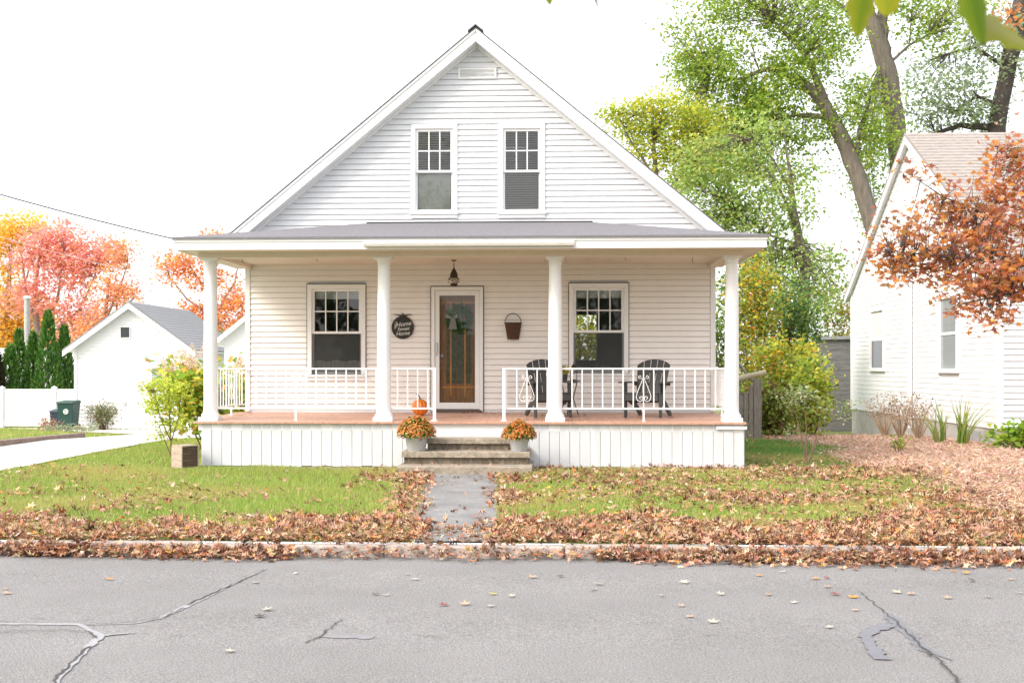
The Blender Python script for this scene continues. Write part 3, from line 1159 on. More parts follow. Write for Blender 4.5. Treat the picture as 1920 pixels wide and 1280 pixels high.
mb.box(PX0 - 0.012, PX1 + 0.012, PY0 - 0.015, PY0 - 0.001, EZ1 - 0.05, EZ1 + 0.012)
hb(mb, 'fascia_moulding', M['trim'])
TX0, TX1, TZ = -3.36, 0.43, 3.985
ev = EZ1 + 0.014
a = (PX0 - 0.03, PY0 - 0.04, ev)
b2 = (PX1 + 0.03, PY0 - 0.04, ev)
c2 = (PX1 + 0.03, WY + 0.6, ev)
d2 = (PX0 - 0.03, WY + 0.6, ev)
t0 = (TX0, WY - 0.03, TZ)
t1 = (TX1, WY - 0.03, TZ)
mb = MB()
g = 0.022
low = [(p[0], p[1], p[2] - g) for p in (a, b2, c2, d2)]
mb.add([a, b2, c2, d2, t0, t1] + low + [(TX1, WY + 0.6, TZ), (TX0, WY + 0.6, TZ)],
       [(0, 1, 5, 4), (1, 2, 10, 5), (3, 0, 4, 11), (5, 10, 11, 4), (0, 6, 7, 1), (1, 7, 8, 2), (3, 9, 6, 0), (6, 9, 8, 7)])
proof = hb(mb, 'porch_roof', M['porch_roof'])
# shingle courses of the low front slope, laid as thin overlapping strips
mb = MB()
nc = 17
for i in range(nc):
    f0, f1 = i / nc, (i + 1.08) / nc
    f1 = min(f1, 1.0)
    def row(f, up):
        xa = a[0] + (t0[0] - a[0]) * f
        xb = b2[0] + (t1[0] - b2[0]) * f
        yy = a[1] + (t0[1] - a[1]) * f
        zz = a[2] + (t0[2] - a[2]) * f + up
        return (xa, yy, zz), (xb, yy, zz)
    p0, p1 = row(f0, 0.0015)
    p2, p3 = row(f0, 0.0075)
    q0, q1 = row(f1, 0.0035)
    mb.add([p0, p1, p2, p3, q0, q1], [(0, 1, 3, 2), (2, 3, 5, 4)])
o = hb(mb, 'shingle_courses', M['porch_roof'], proof)
o['kind'] = 'stuff'
mb = MB()
mb.box(TX0 - 0.02, TX1 + 0.05, WY - 0.06, WY - 0.022, TZ - 0.012, TZ + 0.022)
hb(mb, 'flashing', M['flashing'], proof)
# short gutter over the steps
gx0, gx1 = at(682, 455, 17.3).x, at(1077, 455, 17.3).x
mb = MB()
gp = [(17.332, 3.43), (17.332, 3.345), (17.30, 3.335), (17.262, 3.345), (17.25, 3.38), (17.25, 3.425), (17.258, 3.425), (17.26, 3.385), (17.268, 3.353), (17.30, 3.343), (17.324, 3.352), (17.324, 3.43)]
vs = [(gx0, y, z_) for y, z_ in gp] + [(gx1, y, z_) for y, z_ in gp]
n = len(gp)
mb.add(vs, [(i, (i + 1) % n, n + (i + 1) % n, n + i) for i in range(n)] + [tuple(range(n)), tuple(range(2 * n - 1, n - 1, -1))])
for _i, _p in enumerate(mb.v):
    mb.v[_i] = (_p[0], _p[1], _p[2] - 0.03)
hb(mb, 'gutter', M['gutter'])
# small hooks under the ceiling
for xx, yy in ((-5.15, 18.6), (-3.9, 18.35), (0.95, 18.35), (2.05, 18.9)):
    mb = MB()
    mb.tube([(xx, yy, BZ + 0.075), (xx, yy, BZ - 0.0), (xx + 0.012, yy, BZ - 0.02), (xx + 0.018, yy, BZ - 0.005)], 0.004, 5)
    hb(mb, 'hook', M['bronze'])


# railings
RT, RB = 1.515, 0.89


def scroll_path(cx, cy, along):
    """Two heart-like halves of wrought iron about one baluster."""
    out = []
    for s in (-1, 1):
        pts = []
        # top curl
        for k in range(10):
            a_ = math.pi * 1.6 * k / 9
            r = 0.012 + 0.022 * k / 9
            pts.append((s * (0.052 - r * math.cos(a_) * 0.9), 1.375 + r * math.sin(a_) - 0.0))
        pts = pts[:8]
        pts.append((s * 0.012, 1.352))
        pts += [(s * 0.03, 1.30), (s * 0.065, 1.22), (s * 0.098, 1.13), (s * 0.112, 1.08), (s * 0.106, 1.04), (s * 0.085, 1.012), (s * 0.055, 1.0), (s * 0.025, 1.012), (s * 0.01, 1.04)]
        for k in range(7):
            a_ = math.pi * (1.0 + 1.5 * k / 6)
            r = 0.03 - 0.014 * k / 6
            pts.append((s * (0.04 + r * math.cos(a_)), 1.055 - r * math.sin(a_) * 0.9))
        out.append([(cx + (u if along == 'x' else 0), cy + (u if along == 'y' else 0), z_) for u, z_ in pts])
    return out


def railing(p0, p1, along, posts, scrolls, spacing=0.156, start=None):
    """p0, p1: (x, y) ends. posts: fractions with a post to the floor."""
    L = math.hypot(p1[0] - p0[0], p1[1] - p0[1])

    def pt(s):
        f = s / L
        return p0[0] + (p1[0] - p0[0]) * f, p0[1] + (p1[1] - p0[1]) * f
    mb = MB()
    e = 0.016
    if along == 'x':
        mb.box(p0[0], p1[0], p0[1] - e, p0[1] + e, RT - 0.027, RT)
        mb.box(p0[0], p1[0], p0[1] - 0.012, p0[1] + 0.012, RB - 0.012, RB + 0.014)
    else:
        mb.box(p0[0] - e, p0[0] + e, p0[1], p1[1], RT - 0.027, RT)
        mb.box(p0[0] - 0.012, p0[0] + 0.012, p0[1], p1[1], RB - 0.012, RB + 0.014)
    rl = hb(mb, 'railing', M['iron'])
    for s, hw in posts:
        x_, y_ = pt(s)
        mb = MB()
        fz = floor_z(y_)
        mb.box(x_ - hw, x_ + hw, y_ - hw - 0.018, y_ + hw - 0.018, fz, RT + 0.002 if hw > 0.014 else RB - 0.013)
        mb.box(x_ - hw * 2, x_ + hw * 2, y_ - hw * 2 - 0.018, y_ + hw * 2 - 0.018, fz - 0.004, fz + 0.008)
        hb(mb, 'post', M['iron'], rl)
    n = int(L / spacing)
    s = (L - (n - 1) * spacing) / 2 if start is None else start
    while s < L - 0.03:
        x_, y_ = pt(s)
        if all(abs(s - q) > 0.04 for q, hw in posts if hw > 0.014):
            mb = MB()
            b_ = 0.0088
            mb.box(x_ - b_, x_ + b_, y_ - b_, y_ + b_, RB + 0.0145, RT - 0.0275)
            hb(mb, 'baluster', M['iron'], rl)
        s += spacing
    for sc in scrolls:
        x_, y_ = pt(sc)
        mb = MB()
        for path in scroll_path(x_, y_ - (0.016 if along == 'x' else 0), along):
            mb.tube(path, 0.005, 6)
        hb(mb, 'scroll', M['iron'], rl, smooth=True)
    return rl


xs = 1.21
# right front: from the post beside the steps to the corner column
L0 = -0.925
railing((L0, CY), (CX[2] - 0.09, CY), 'x', [(0.0, 0.023)], [at(988, 700, 18).x - L0], start=(at(988, 700, 18).x - L0) % 0.156)
r0 = CX[2] + 0.09
railing((r0, CY), (CX[3] - 0.09, CY), 'x', [(xs - r0, 0.0135)], [xs - r0], start=(xs - r0) % 0.156)
# left front
l1 = -1.994
railing((CX[1] + 0.09, CY), (l1, CY), 'x', [(l1 - CX[1] - 0.09, 0.023)], [], start=0.12)
railing((CX[0] + 0.09, CY), (CX[1] - 0.09, CY), 'x', [(1.25, 0.0135)], [1.25], start=1.25 % 0.156)
# sides
for cx in (CX[0], CX[3]):
    railing((cx, CY + 0.1), (cx, WY - 0.04), 'y', [(1.05, 0.0135)], [1.05], start=1.05 % 0.156)

# ------------------------------------------------------------------ steps
st = empty('stone_steps', (-1.4, 17.2, 0))
tag(st, 'worn stone front steps of three treads between the two flower pails', 'steps')


def slab(name, x0, x1, y0, y1, z0, z1, m, seg=16, j=0.012):
    mb = MB()
    n = seg
    top, bot = [], []
    o_ = Vector((-1.4, 17.2, 0))
    vs, fs = [], []
    for i in range(n + 1):
        f = i / n
        xx = x0 + (x1 - x0) * f
        dj = random.uniform(-j, j)
        dz = random.uniform(-j, j) * 0.4
        for (yy, zz) in ((y0 + dj, z0), (y0 + dj * 0.6, z1 - 0.012 + dz), (y0 + dj + 0.014, z1 + dz * 0.5), (y1, z1), (y1, z0)):
            vs.append((xx - o_.x, yy - o_.y, zz))
    for i in range(n):
        for k in range(5):
            k2 = (k + 1) % 5
            fs.append((i * 5 + k, i * 5 + k2, (i + 1) * 5 + k2, (i + 1) * 5 + k))
    fs.append((4, 3, 2, 1, 0))
    fs.append(tuple(n * 5 + k for k in range(5)))
    mb.add(vs, fs)
    return mb.build(name, m, st)


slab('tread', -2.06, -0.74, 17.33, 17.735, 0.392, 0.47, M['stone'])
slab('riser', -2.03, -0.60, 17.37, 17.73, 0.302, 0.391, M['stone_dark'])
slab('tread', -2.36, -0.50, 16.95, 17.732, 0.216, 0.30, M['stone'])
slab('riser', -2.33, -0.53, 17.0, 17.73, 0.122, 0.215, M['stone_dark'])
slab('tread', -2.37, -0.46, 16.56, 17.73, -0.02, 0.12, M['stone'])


# ------------------------------------------------------------------ leaves, generic
def rand_unit(n):
    v = RNG.normal(size=(n, 3))
    return v / np.linalg.norm(v, axis=1)[:, None]


def pick(pal, n, jit=0.18):
    """pal: list of (weight, (r, g, b))."""
    wts = np.array([p[0] for p in pal], float)
    wts /= wts.sum()
    cols = np.array([p[1] for p in pal])
    idx = RNG.choice(len(pal), n, p=wts)
    c = cols[idx] * (1 + RNG.uniform(-jit, jit, (n, 1))) * (1 + RNG.uniform(-jit / 2, jit / 2, (n, 3)))
    return np.clip(c, 0.0, 1)


def frames(n, up=0.4):
    """Random leaf frames: normal biased upward by up."""
    nrm = rand_unit(n)
    nrm[:, 2] = np.abs(nrm[:, 2]) + up
    nrm /= np.linalg.norm(nrm, axis=1)[:, None]
    t = rand_unit(n)
    t -= nrm * (t * nrm).sum(1)[:, None]
    t /= np.linalg.norm(t, axis=1)[:, None]
    b = np.cross(nrm, t)
    return t, b, nrm


DIAMOND = (np.array([[0, 0, 0], [0.32, 0.5, 0.10], [0, 1.0, -0.06], [-0.32, 0.5, 0.10]]), np.array([[0, 1, 2], [0, 2, 3]]))
LONG = (np.array([[0, 0, 0], [0.16, 0.45, 0.05], [0, 1.0, -0.12], [-0.16, 0.45, 0.05]]), np.array([[0, 1, 2], [0, 2, 3]]))


def _maple(curl=0.1):
    pts = [(0, 0.0, 0)]
    ang = [(-90, 0.12), (-55, 0.42), (-25, 0.62), (-3, 0.40), (22, 0.95), (48, 0.5), (90, 1.05), (132, 0.5), (158, 0.95), (183, 0.40), (205, 0.62), (235, 0.42)]
    out = [(0, 0.28, 0.04)]
    for a_, r in ang:
        out.append((0.6 * r * math.cos(R(a_)), 0.28 + 0.66 * r * math.sin(R(a_)), -curl * r * r + (0.05 if r > 0.8 else 0)))
    n = len(ang)
    fs = [(0, 1 + i, 1 + (i + 1) % n) for i in range(n)]
    return np.array(out), np.array(fs)


MAPLE = _maple()
# a dry leaf: fewer corners, edges curled up
_dl = []
for i, (a_, r) in enumerate([(-80, 0.25), (-20, 0.75), (15, 0.4), (40, 0.95), (68, 0.5), (92, 1.05), (118, 0.5), (145, 0.95), (168, 0.4), (200, 0.75)]):
    _dl.append((0.62 * r * math.cos(R(a_)), 0.25 + 0.7 * r * math.sin(R(a_)), 0.32 * r * r * (1.0 if i % 2 else 0.5)))
DRY = (np.array([(0, 0.25, 0.0)] + _dl), np.array([(0, 1 + i, 1 + (i + 1) % 10) for i in range(10)]))


def leaf_arrays(P, size, cols, shape=DIAMOND, up=0.4, fr=None, zs=None, xs=None):
    n = len(P)
    size = np.broadcast_to(np.asarray(size, float), (n,))
    t, b, nr = fr if fr is not None else frames(n, up)
    sv, sf = shape
    k = len(sv)
    zsc = np.ones(n) if zs is None else zs
    if xs is not None:
        t = t * xs[:, None]
    V = P[:, None, :] + size[:, None, None] * (sv[None, :, 0:1] * t[:, None, :] + sv[None, :, 1:2] * b[:, None, :] + zsc[:, None, None] * sv[None, :, 2:3] * nr[:, None, :])
    Fc = (np.arange(n) * k)[:, None, None] + sf[None]
    C = np.repeat(cols, k, axis=0)
    return V.reshape(-1, 3), Fc.reshape(-1, 3), C


def in_ellipsoid(n, c, r, shell=0.45):
    d = rand_unit(n)
    rad = RNG.uniform(0, 1, n) ** shell
    return np.array(c) + d * rad[:, None] * np.array(r)


def crown_points(blobs, per, sig, flat=0.6, shell=0.45):
    """blobs: (center, radii, clusters). Returns leaf points and cluster centres."""
    cs = []
    for c, r, n in blobs:
        cs.append(in_ellipsoid(n, c, r, shell))
    cs = np.concatenate(cs)
    m = len(cs)
    k = np.maximum(1, RNG.poisson(per, m))
    idx = np.repeat(np.arange(m), k)
    off = RNG.normal(size=(len(idx), 3)) * sig
    off[:, 2] *= flat
    return cs[idx] + off, cs, idx


def make_tree(name, label, cat, base, trunk, limbs, blobs, pal, leaf=0.12, per=14, sig=0.3, shape=DIAMOND, bark='bark', group=None,
              up=0.4, twigs=True, flat=0.6, shell=0.45, mat_leaf='leaf', clust_var=0.25, twig_r=0.012, jit=0.18, twig_frac=1.0):
    """trunk: list of (point, radius); limbs: lists of (point, radius). World metres."""
    root = empty(name, base)
    tag(root, label, cat, group)
    b0 = Vector(base)
    anchors = []

    def wob(path, amp):
        out = []
        for i in range(len(path) - 1):
            (p, r), (q, s) = path[i], path[i + 1]
            p, q = Vector(p), Vector(q)
            k = 4
            for j in range(k):
                f = j / k
                w_ = p.lerp(q, f)
                if i + j > 0:
                    w_ = w_ + Vector((random.uniform(-1, 1), random.uniform(-1, 1), random.uniform(-.4, .4))) * amp * (r + s) / 2
                out.append((w_, r * (1 - f) + s * f))
        out.append((Vector(path[-1][0]), path[-1][1]))
        return out
    if trunk:
        path = wob(trunk, 0.09)
        mb = MB().tube([p - b0 for p, _ in path], [r for _, r in path], 14)
        mb.build('trunk', M[bark], root, smooth=True)
        anchors += [p for p, _ in path[len(path) // 2:]]
    mbl = MB()
    for lb in limbs:
        path = wob(lb, 0.35)
        mbl.tube([p - b0 for p, _ in path], [r for _, r in path], 7)
        anchors += [p for p, _ in path[1:]]
    P, cs, idx = crown_points(blobs, per, sig, flat, shell)
    if twigs and anchors:
        A = np.array([[p.x, p.y, p.z] for p in anchors])
        for ci, c in enumerate(cs):
            if RNG.uniform() > twig_frac:
                continue
            d = np.linalg.norm(A - c, axis=1)
            q = A[int(np.argmin(d))]
            if d.min() < 0.05:
                continue
            q, c_ = Vector(q), Vector(c)
            mid = q.lerp(c_, 0.5) + Vector((random.uniform(-1, 1), random.uniform(-1, 1), random.uniform(-0.3, 1))) * 0.12 * (c_ - q).length
            mbl.tube([q - b0, mid - b0, c_ - b0], [twig_r * 1.6, twig_r, twig_r * 0.4], 4, cap=False)
    if mbl.v:
        mbl.build('branches', M[bark if bark != 'bark' else 'bark'], root, smooth=True)
    n = len(P)
    cols = pick(pal, n, jit)
    # whole clusters differ in tint, as sprays of leaves do
    ct = pick(pal, len(cs), 0.1)
    cols = np.clip(cols * (1 - clust_var) + ct[idx] * clust_var, 0, 1)
    cols = np.clip(cols * (1 + RNG.normal(0, 0.14, len(cs)))[idx][:, None], 0.004, 1)
    V, Fc, C = leaf_arrays(P - np.array(base), leaf * RNG.uniform(0.65, 1.25, n), cols, shape, up)
    me = arr_mesh('crown', V, Fc, C)
    link('crown', me, M[mat_leaf], root)
    return root


# ------------------------------------------------------------------ things on and about the porch
def porch_z(y):
    return floor_z(y)


# lantern over the door
lz = BZ + 0.07
lp = Vector((-1.81, 19.2, 0))
ln = empty('hanging_lantern', (lp.x, lp.y, lz))
tag(ln, 'bronze onion lantern hanging from the porch ceiling over the door', 'lantern')
mb = MB()
mb.lathe([(0.0, 0.0), (0.045, -0.002), (0.04, -0.016), (0.0, -0.02)], 16)
mb.tube([(0, 0, -0.015), (0, 0, -0.07)], 0.005, 6)
for k in range(3):
    ring = [(0.012 * math.cos(a_), 0.0, -0.07 - 0.014 - k * 0.022 + 0.014 * math.sin(a_)) if k % 2 == 0 else (0, 0.012 * math.cos(a_), -0.07 - 0.014 - k * 0.022 + 0.014 * math.sin(a_)) for a_ in [2 * math.pi * i / 10 for i in range(11)]]
    mb.tube(ring, 0.003, 4, cap=False)
mb.build('chain', M['bronze'], ln, smooth=True)
MB().lathe([(0.0, -0.125), (0.012, -0.13), (0.018, -0.145), (0.03, -0.165), (0.05, -0.20), (0.062, -0.235), (0.066, -0.262), (0.07, -0.266), (0.066, -0.275), (0.0, -0.275)], 20).build('cap', M['bronze'], ln, smooth=True)
MB().lathe([(0.05, -0.275), (0.085, -0.295), (0.102, -0.325), (0.1, -0.35), (0.08, -0.375), (0.055, -0.388)], 24).build('globe', M['globe'], ln, smooth=True)
mb = MB()
for zz, rr in ((-0.3, 0.092), (-0.333, 0.108), (-0.362, 0.096)):
    mb.tube([(rr * math.cos(2 * math.pi * i / 20), rr * math.sin(2 * math.pi * i / 20), zz) for i in range(21)], 0.0032, 4, cap=False)
for i in range(4):
    a_ = math.pi / 4 + i * math.pi / 2
    mb.tube([(r * math.cos(a_), r * math.sin(a_), zz) for r, zz in ((0.06, -0.272), (0.09, -0.296), (0.109, -0.33), (0.096, -0.365), (0.06, -0.39))], 0.0035, 4)
mb.build('guard', M['bronze'], ln, smooth=True)
MB().lathe([(0.058, -0.388), (0.062, -0.395), (0.055, -0.42), (0.05, -0.432), (0.0, -0.435)], 20).build('base', M['bronze'], ln, smooth=True)
MB().lathe([(0.0, -0.388), (0.014, -0.387), (0.014, -0.33), (0.011, -0.325), (0.0, -0.322)], 10).build('candle', M['letter'], ln, smooth=True)

# round chalk sign
sg = empty('round_sign', (-2.757, WY - 0.045, 2.205))
tag(sg, 'round chalkboard pumpkin sign with white lettering on the wall beside the door', 'sign')


def disc(r0, r1, y0, y1, n=40, sq=1.0):
    mb = MB()
    mb.lathe([(r0, y0), (r1, y1)] if r0 > 0 else [(0.0, y0), (r1, y0), (r1, y1), (0, y1)], n)
    mb.v = [(p[0], -p[2], p[1] * sq) for p in mb.v]
    return mb


disc(0, 0.178, 0.0, 0.016, sq=1.02).build('board', M['chalk'], sg)
mb = MB().tube([(0.182 * math.cos(2 * math.pi * i / 40), -0.012, 0.186 * math.sin(2 * math.pi * i / 40)) for i in range(41)], 0.0105, 8, cap=False)
mb.build('rim', M['chalk_rim'], sg, smooth=True)
mb = MB().tube([(0, -0.01, 0.175), (0.005, -0.012, 0.21), (-0.004, -0.012, 0.245)], [0.022, 0.017, 0.013], 8)
mb.build('stalk', M['bronze'], sg, smooth=True)
for s in (-1, 1):
    mb = MB()
    pts = [(0.0, 0.195), (s * 0.05, 0.20), (s * 0.10, 0.222), (s * 0.165, 0.222)]
    for (xa, za), (xb, zb) in zip(pts[:-1], pts[1:]):
        h0 = 0.014 - 0.010 * abs(xa) / 0.17
        h1 = 0.014 - 0.010 * abs(xb) / 0.17
        mb.hexa([(xa, -0.014, za - h0), (xb, -0.014, zb - h1), (xa, -0.008, za - h0), (xb, -0.008, zb - h1),
                 (xa, -0.014, za + h0), (xb, -0.014, zb + h1), (xa, -0.008, za + h0), (xb, -0.008, zb + h1)])
    mb.build('bow_tail', M['bronze'], sg)


def text_mesh(body, size, shear=0.0):
    cu = bpy.data.curves.new('lettering', 'FONT')
    cu.body = body
    cu.size = size
    cu.align_x = 'CENTER'
    cu.align_y = 'CENTER'
    cu.extrude = 0.0012
    cu.shear = shear
    cu.offset = 0.0
    ob = bpy.data.objects.new('tmp', cu)
    COL.objects.link(ob)
    dg = bpy.context.evaluated_depsgraph_get()
    me = bpy.data.meshes.new_from_object(ob.evaluated_get(dg))
    bpy.data.objects.remove(ob, do_unlink=True)
    return me


for body, zz, sz, rot, dx in (('Home', 0.055, 0.105, 8, 0.012), ('Sweet', -0.025, 0.085, 5, 0.01), ('Home', -0.105, 0.095, 6, 0.0)):
    o = link('lettering', text_mesh(body, sz, 0.3), M['letter'], sg, (dx, -0.0185, zz))
    o.rotation_euler = (R(90), R(-rot), 0)
mb = MB()
for cx_, cz_, r_ in ((-0.115, 0.075, 0.018), (-0.13, 0.035, 0.016), (-0.135, -0.005, 0.014)):
    mb.tube([(cx_ + r_ * math.cos(a_), -0.019, cz_ + r_ * 1.2 * math.sin(a_)) for a_ in [R(-140 + i * 28) for i in range(11)]], 0.0035, 4)
mb.build('flourish', M['letter'], sg)

# wall basket
bk = empty('wall_basket', (-0.87, WY - 0.03, 2.0))
tag(bk, 'brown wicker wall basket with a hooped handle hanging right of the door', 'basket')
mb = MB()
n = 14
rows_ = 9
vs, fs = [], []
for r_ in range(rows_ + 1):
    f = r_ / rows_
    hw = 0.098 + 0.047 * f
    for i in range(n + 1):
        a_ = math.pi * i / n
        bulge = 0.006 * (1 if (r_ + i) % 2 else -1)
        vs.append((-hw * math.cos(a_), -(0.10 + 0.03 * f) * math.sin(a_) - 0.002 + bulge, f * 0.275))
for r_ in range(rows_):
    for i in range(n):
        q = r_ * (n + 1) + i
        fs.append((q, q + 1, q + n + 2, q + n + 1))
fs.append(tuple(range(n, -1, -1)))
mb.add(vs, fs)
mb.build('basket_body', M['wicker'], bk)
mb = MB().tube([(-0.145 * math.cos(math.pi * i / 14), -0.13 * math.sin(math.pi * i / 14) - 0.002, 0.277) for i in range(15)], 0.009, 6)
mb.build('rim', M['wicker'], bk, smooth=True)
mb = MB().tube([(-0.138 * math.cos(math.pi * i / 16), -0.05, 0.275 + 0.165 * math.sin(math.pi * i / 16)) for i in range(17)], 0.0075, 6)
mb.build('handle', M['wicker'], bk, smooth=True)

# wreath hung on the wooden door, behind the storm glass
wr = empty('wreath', (-1.79, ty - 0.02, 2.36))
tag(wr, 'green leafy wreath with a grey bow behind the storm door glass', 'wreath')
n = 1500
a_ = RNG.uniform(0, 2 * math.pi, n)
rr = 0.155 + RNG.normal(0, 0.035, n)
P = np.stack([rr * np.cos(a_), -0.006 - np.abs(RNG.normal(0, 0.012, n)), rr * np.sin(a_) * 1.1], 1)
V, Fc, C = leaf_arrays(P, 0.05 * RNG.uniform(0.6, 1.2, n), pick([(3, (0.05, 0.2, 0.03)), (2, (0.1, 0.32, 0.05)), (1, (0.24, 0.22, 0.05))], n), DIAMOND, 0.0)
V[:, 1] = np.clip(V[:, 1], -0.05, -0.003)
link('foliage', arr_mesh('foliage', V, Fc, C), M['leaf_thick'], wr)
mb = MB()
for s in (-1, 1):
    mb.add([(-0.13, -0.053, 0.02), (-0.13 + s * 0.09, -0.056, 0.075), (-0.13 + s * 0.10, -0.056, 0.0), (-0.13, -0.053, -0.01)], [(0, 1, 2, 3)])
mb.add([(-0.15, -0.053, -0.005), (-0.075, -0.053, -0.005), (-0.04, -0.055, -0.19), (-0.19, -0.055, -0.19)], [(0, 1, 2, 3)])
o = mb.build('bow', M['burlap'], wr)
sd = o.modifiers.new('solid', 'SOLIDIFY')
sd.thickness = 0.003

# pumpkin
pz = porch_z(19.15)
pk = empty('pumpkin', (-2.36, 19.15, pz))
tag(pk, 'orange pumpkin with a curved stem on the porch floor by the door', 'pumpkin')
prof_p = []
for i in range(15):
    t_ = math.pi * i / 14
    prof_p.append((max(0.0, 0.138 * math.sin(t_) ** 0.75) if 0 < i < 14 else 0.0, 0.135 - 0.135 * math.cos(t_) * (1 - 0.1 * math.sin(t_))))
MB().lathe(prof_p, 60, ribs=12, rib=0.12).build('body', M['pumpkin'], pk, smooth=True)
MB().tube([(0, 0, 0.25), (-0.005, 0, 0.285), (-0.02, 0, 0.32), (-0.055, 0, 0.36)], [0.026, 0.016, 0.013, 0.016], 8).build('stem', M['stem'], pk, smooth=True)


# potted chrysanthemums
def mum(loc, label, s, seed):
    root = empty('flower_pail', loc)
    tag(root, label, 'potted flowers', 'pails of mums on the steps')
    hb_ = 0.20 * s
    MB().lathe([(0.0, 0.0), (0.108 * s, 0.0), (0.112 * s, 0.01), (0.125 * s, 0.35 * hb_), (0.127 * s, 0.36 * hb_), (0.145 * s, 0.9 * hb_), (0.151 * s, 0.94 * hb_), (0.155 * s, 0.97 * hb_), (0.151 * s, hb_), (0.143 * s, hb_), (0.138 * s, 0.85 * hb_), (0.0, 0.8 * hb_)], 32).build('pail', M['galv'], root, smooth=True)
    # foliage dome
    n = 1400
    d = rand_unit(n)
    d[:, 2] = np.abs(d[:, 2])
    c = np.array([0, 0, hb_ + 0.015])
    rad = np.array([0.235, 0.235, 0.225]) * s
    P = c + d * rad * (0.55 + 0.4 * RNG.uniform(0, 1, (n, 1)))
    P[:, 2] -= 0.06 * s * (np.hypot(P[:, 0], P[:, 1]) / (0.2 * s)) ** 2 * 0.5
    V, Fc, C = leaf_arrays(P, 0.05 * s * RNG.uniform(0.6, 1.2, n), pick([(3, (0.05, 0.14, 0.02)), (2, (0.09, 0.2, 0.03)), (1, (0.2, 0.22, 0.04))], n), DIAMOND, 0.3)
    link('foliage', arr_mesh('foliage', V, Fc, C), M['leaf_thick'], root)
    # blooms: small cups of petals
    n = 1500
    d = rand_unit(n)
    d[:, 2] = np.abs(d[:, 2]) * 1.0 + 0.02
    d /= np.linalg.norm(d, axis=1)[:, None]
    keep = (d[:, 2] > 0.18) | (RNG.uniform(0, 1, n) < 0.35)
    d = d[keep]
    n = len(d)
    lump = 1 + 0.05 * np.sin(d[:, 0] * 7 + seed) + 0.05 * np.sin(d[:, 1] * 6 + d[:, 2] * 5)
    P = c + d * rad * lump[:, None] * RNG.uniform(0.93, 1.06, (n, 1))
    P[:, 2] -= 0.06 * s * (np.hypot(P[:, 0], P[:, 1]) / (0.2 * s)) ** 2 * 0.5
    k = 8
    base = np.array([(0, 0, 0)] + [(0.5 * math.cos(2 * math.pi * i / k) * (1 if i % 2 else 0.62), 0.5 * math.sin(2 * math.pi * i / k) * (1 if i % 2 else 0.62), 0.16) for i in range(k)])
    fcs = np.array([(0, 1 + i, 1 + (i + 1) % k) for i in range(k)])
    nr = d + RNG.normal(0, 0.25, d.shape)
    nr /= np.linalg.norm(nr, axis=1)[:, None]
    t = np.cross(nr, rand_unit(n))
    t /= np.linalg.norm(t, axis=1)[:, None]
    b_ = np.cross(nr, t)
    V, Fc, C = leaf_arrays(P, 0.027 * s * RNG.uniform(0.7, 1.25, n), pick([(4, (0.6, 0.19, 0.035)), (2, (0.72, 0.32, 0.07)), (2, (0.5, 0.15, 0.05)), (1, (0.72, 0.48, 0.16)), (1, (0.3, 0.3, 0.06))], n), (base, fcs), fr=(t, b_, nr))
    link('blooms', arr_mesh('blooms', V, Fc, C), M['leaf_thick'], root)
    return root


mum((-2.165, 17.12, 0.301), 'larger pail of orange mums on the step near the pumpkin', 1.16, 0.3)
mum((-0.66, 17.13, 0.301), 'smaller pail of orange mums on the step below the chairs', 1.02, 2.1)


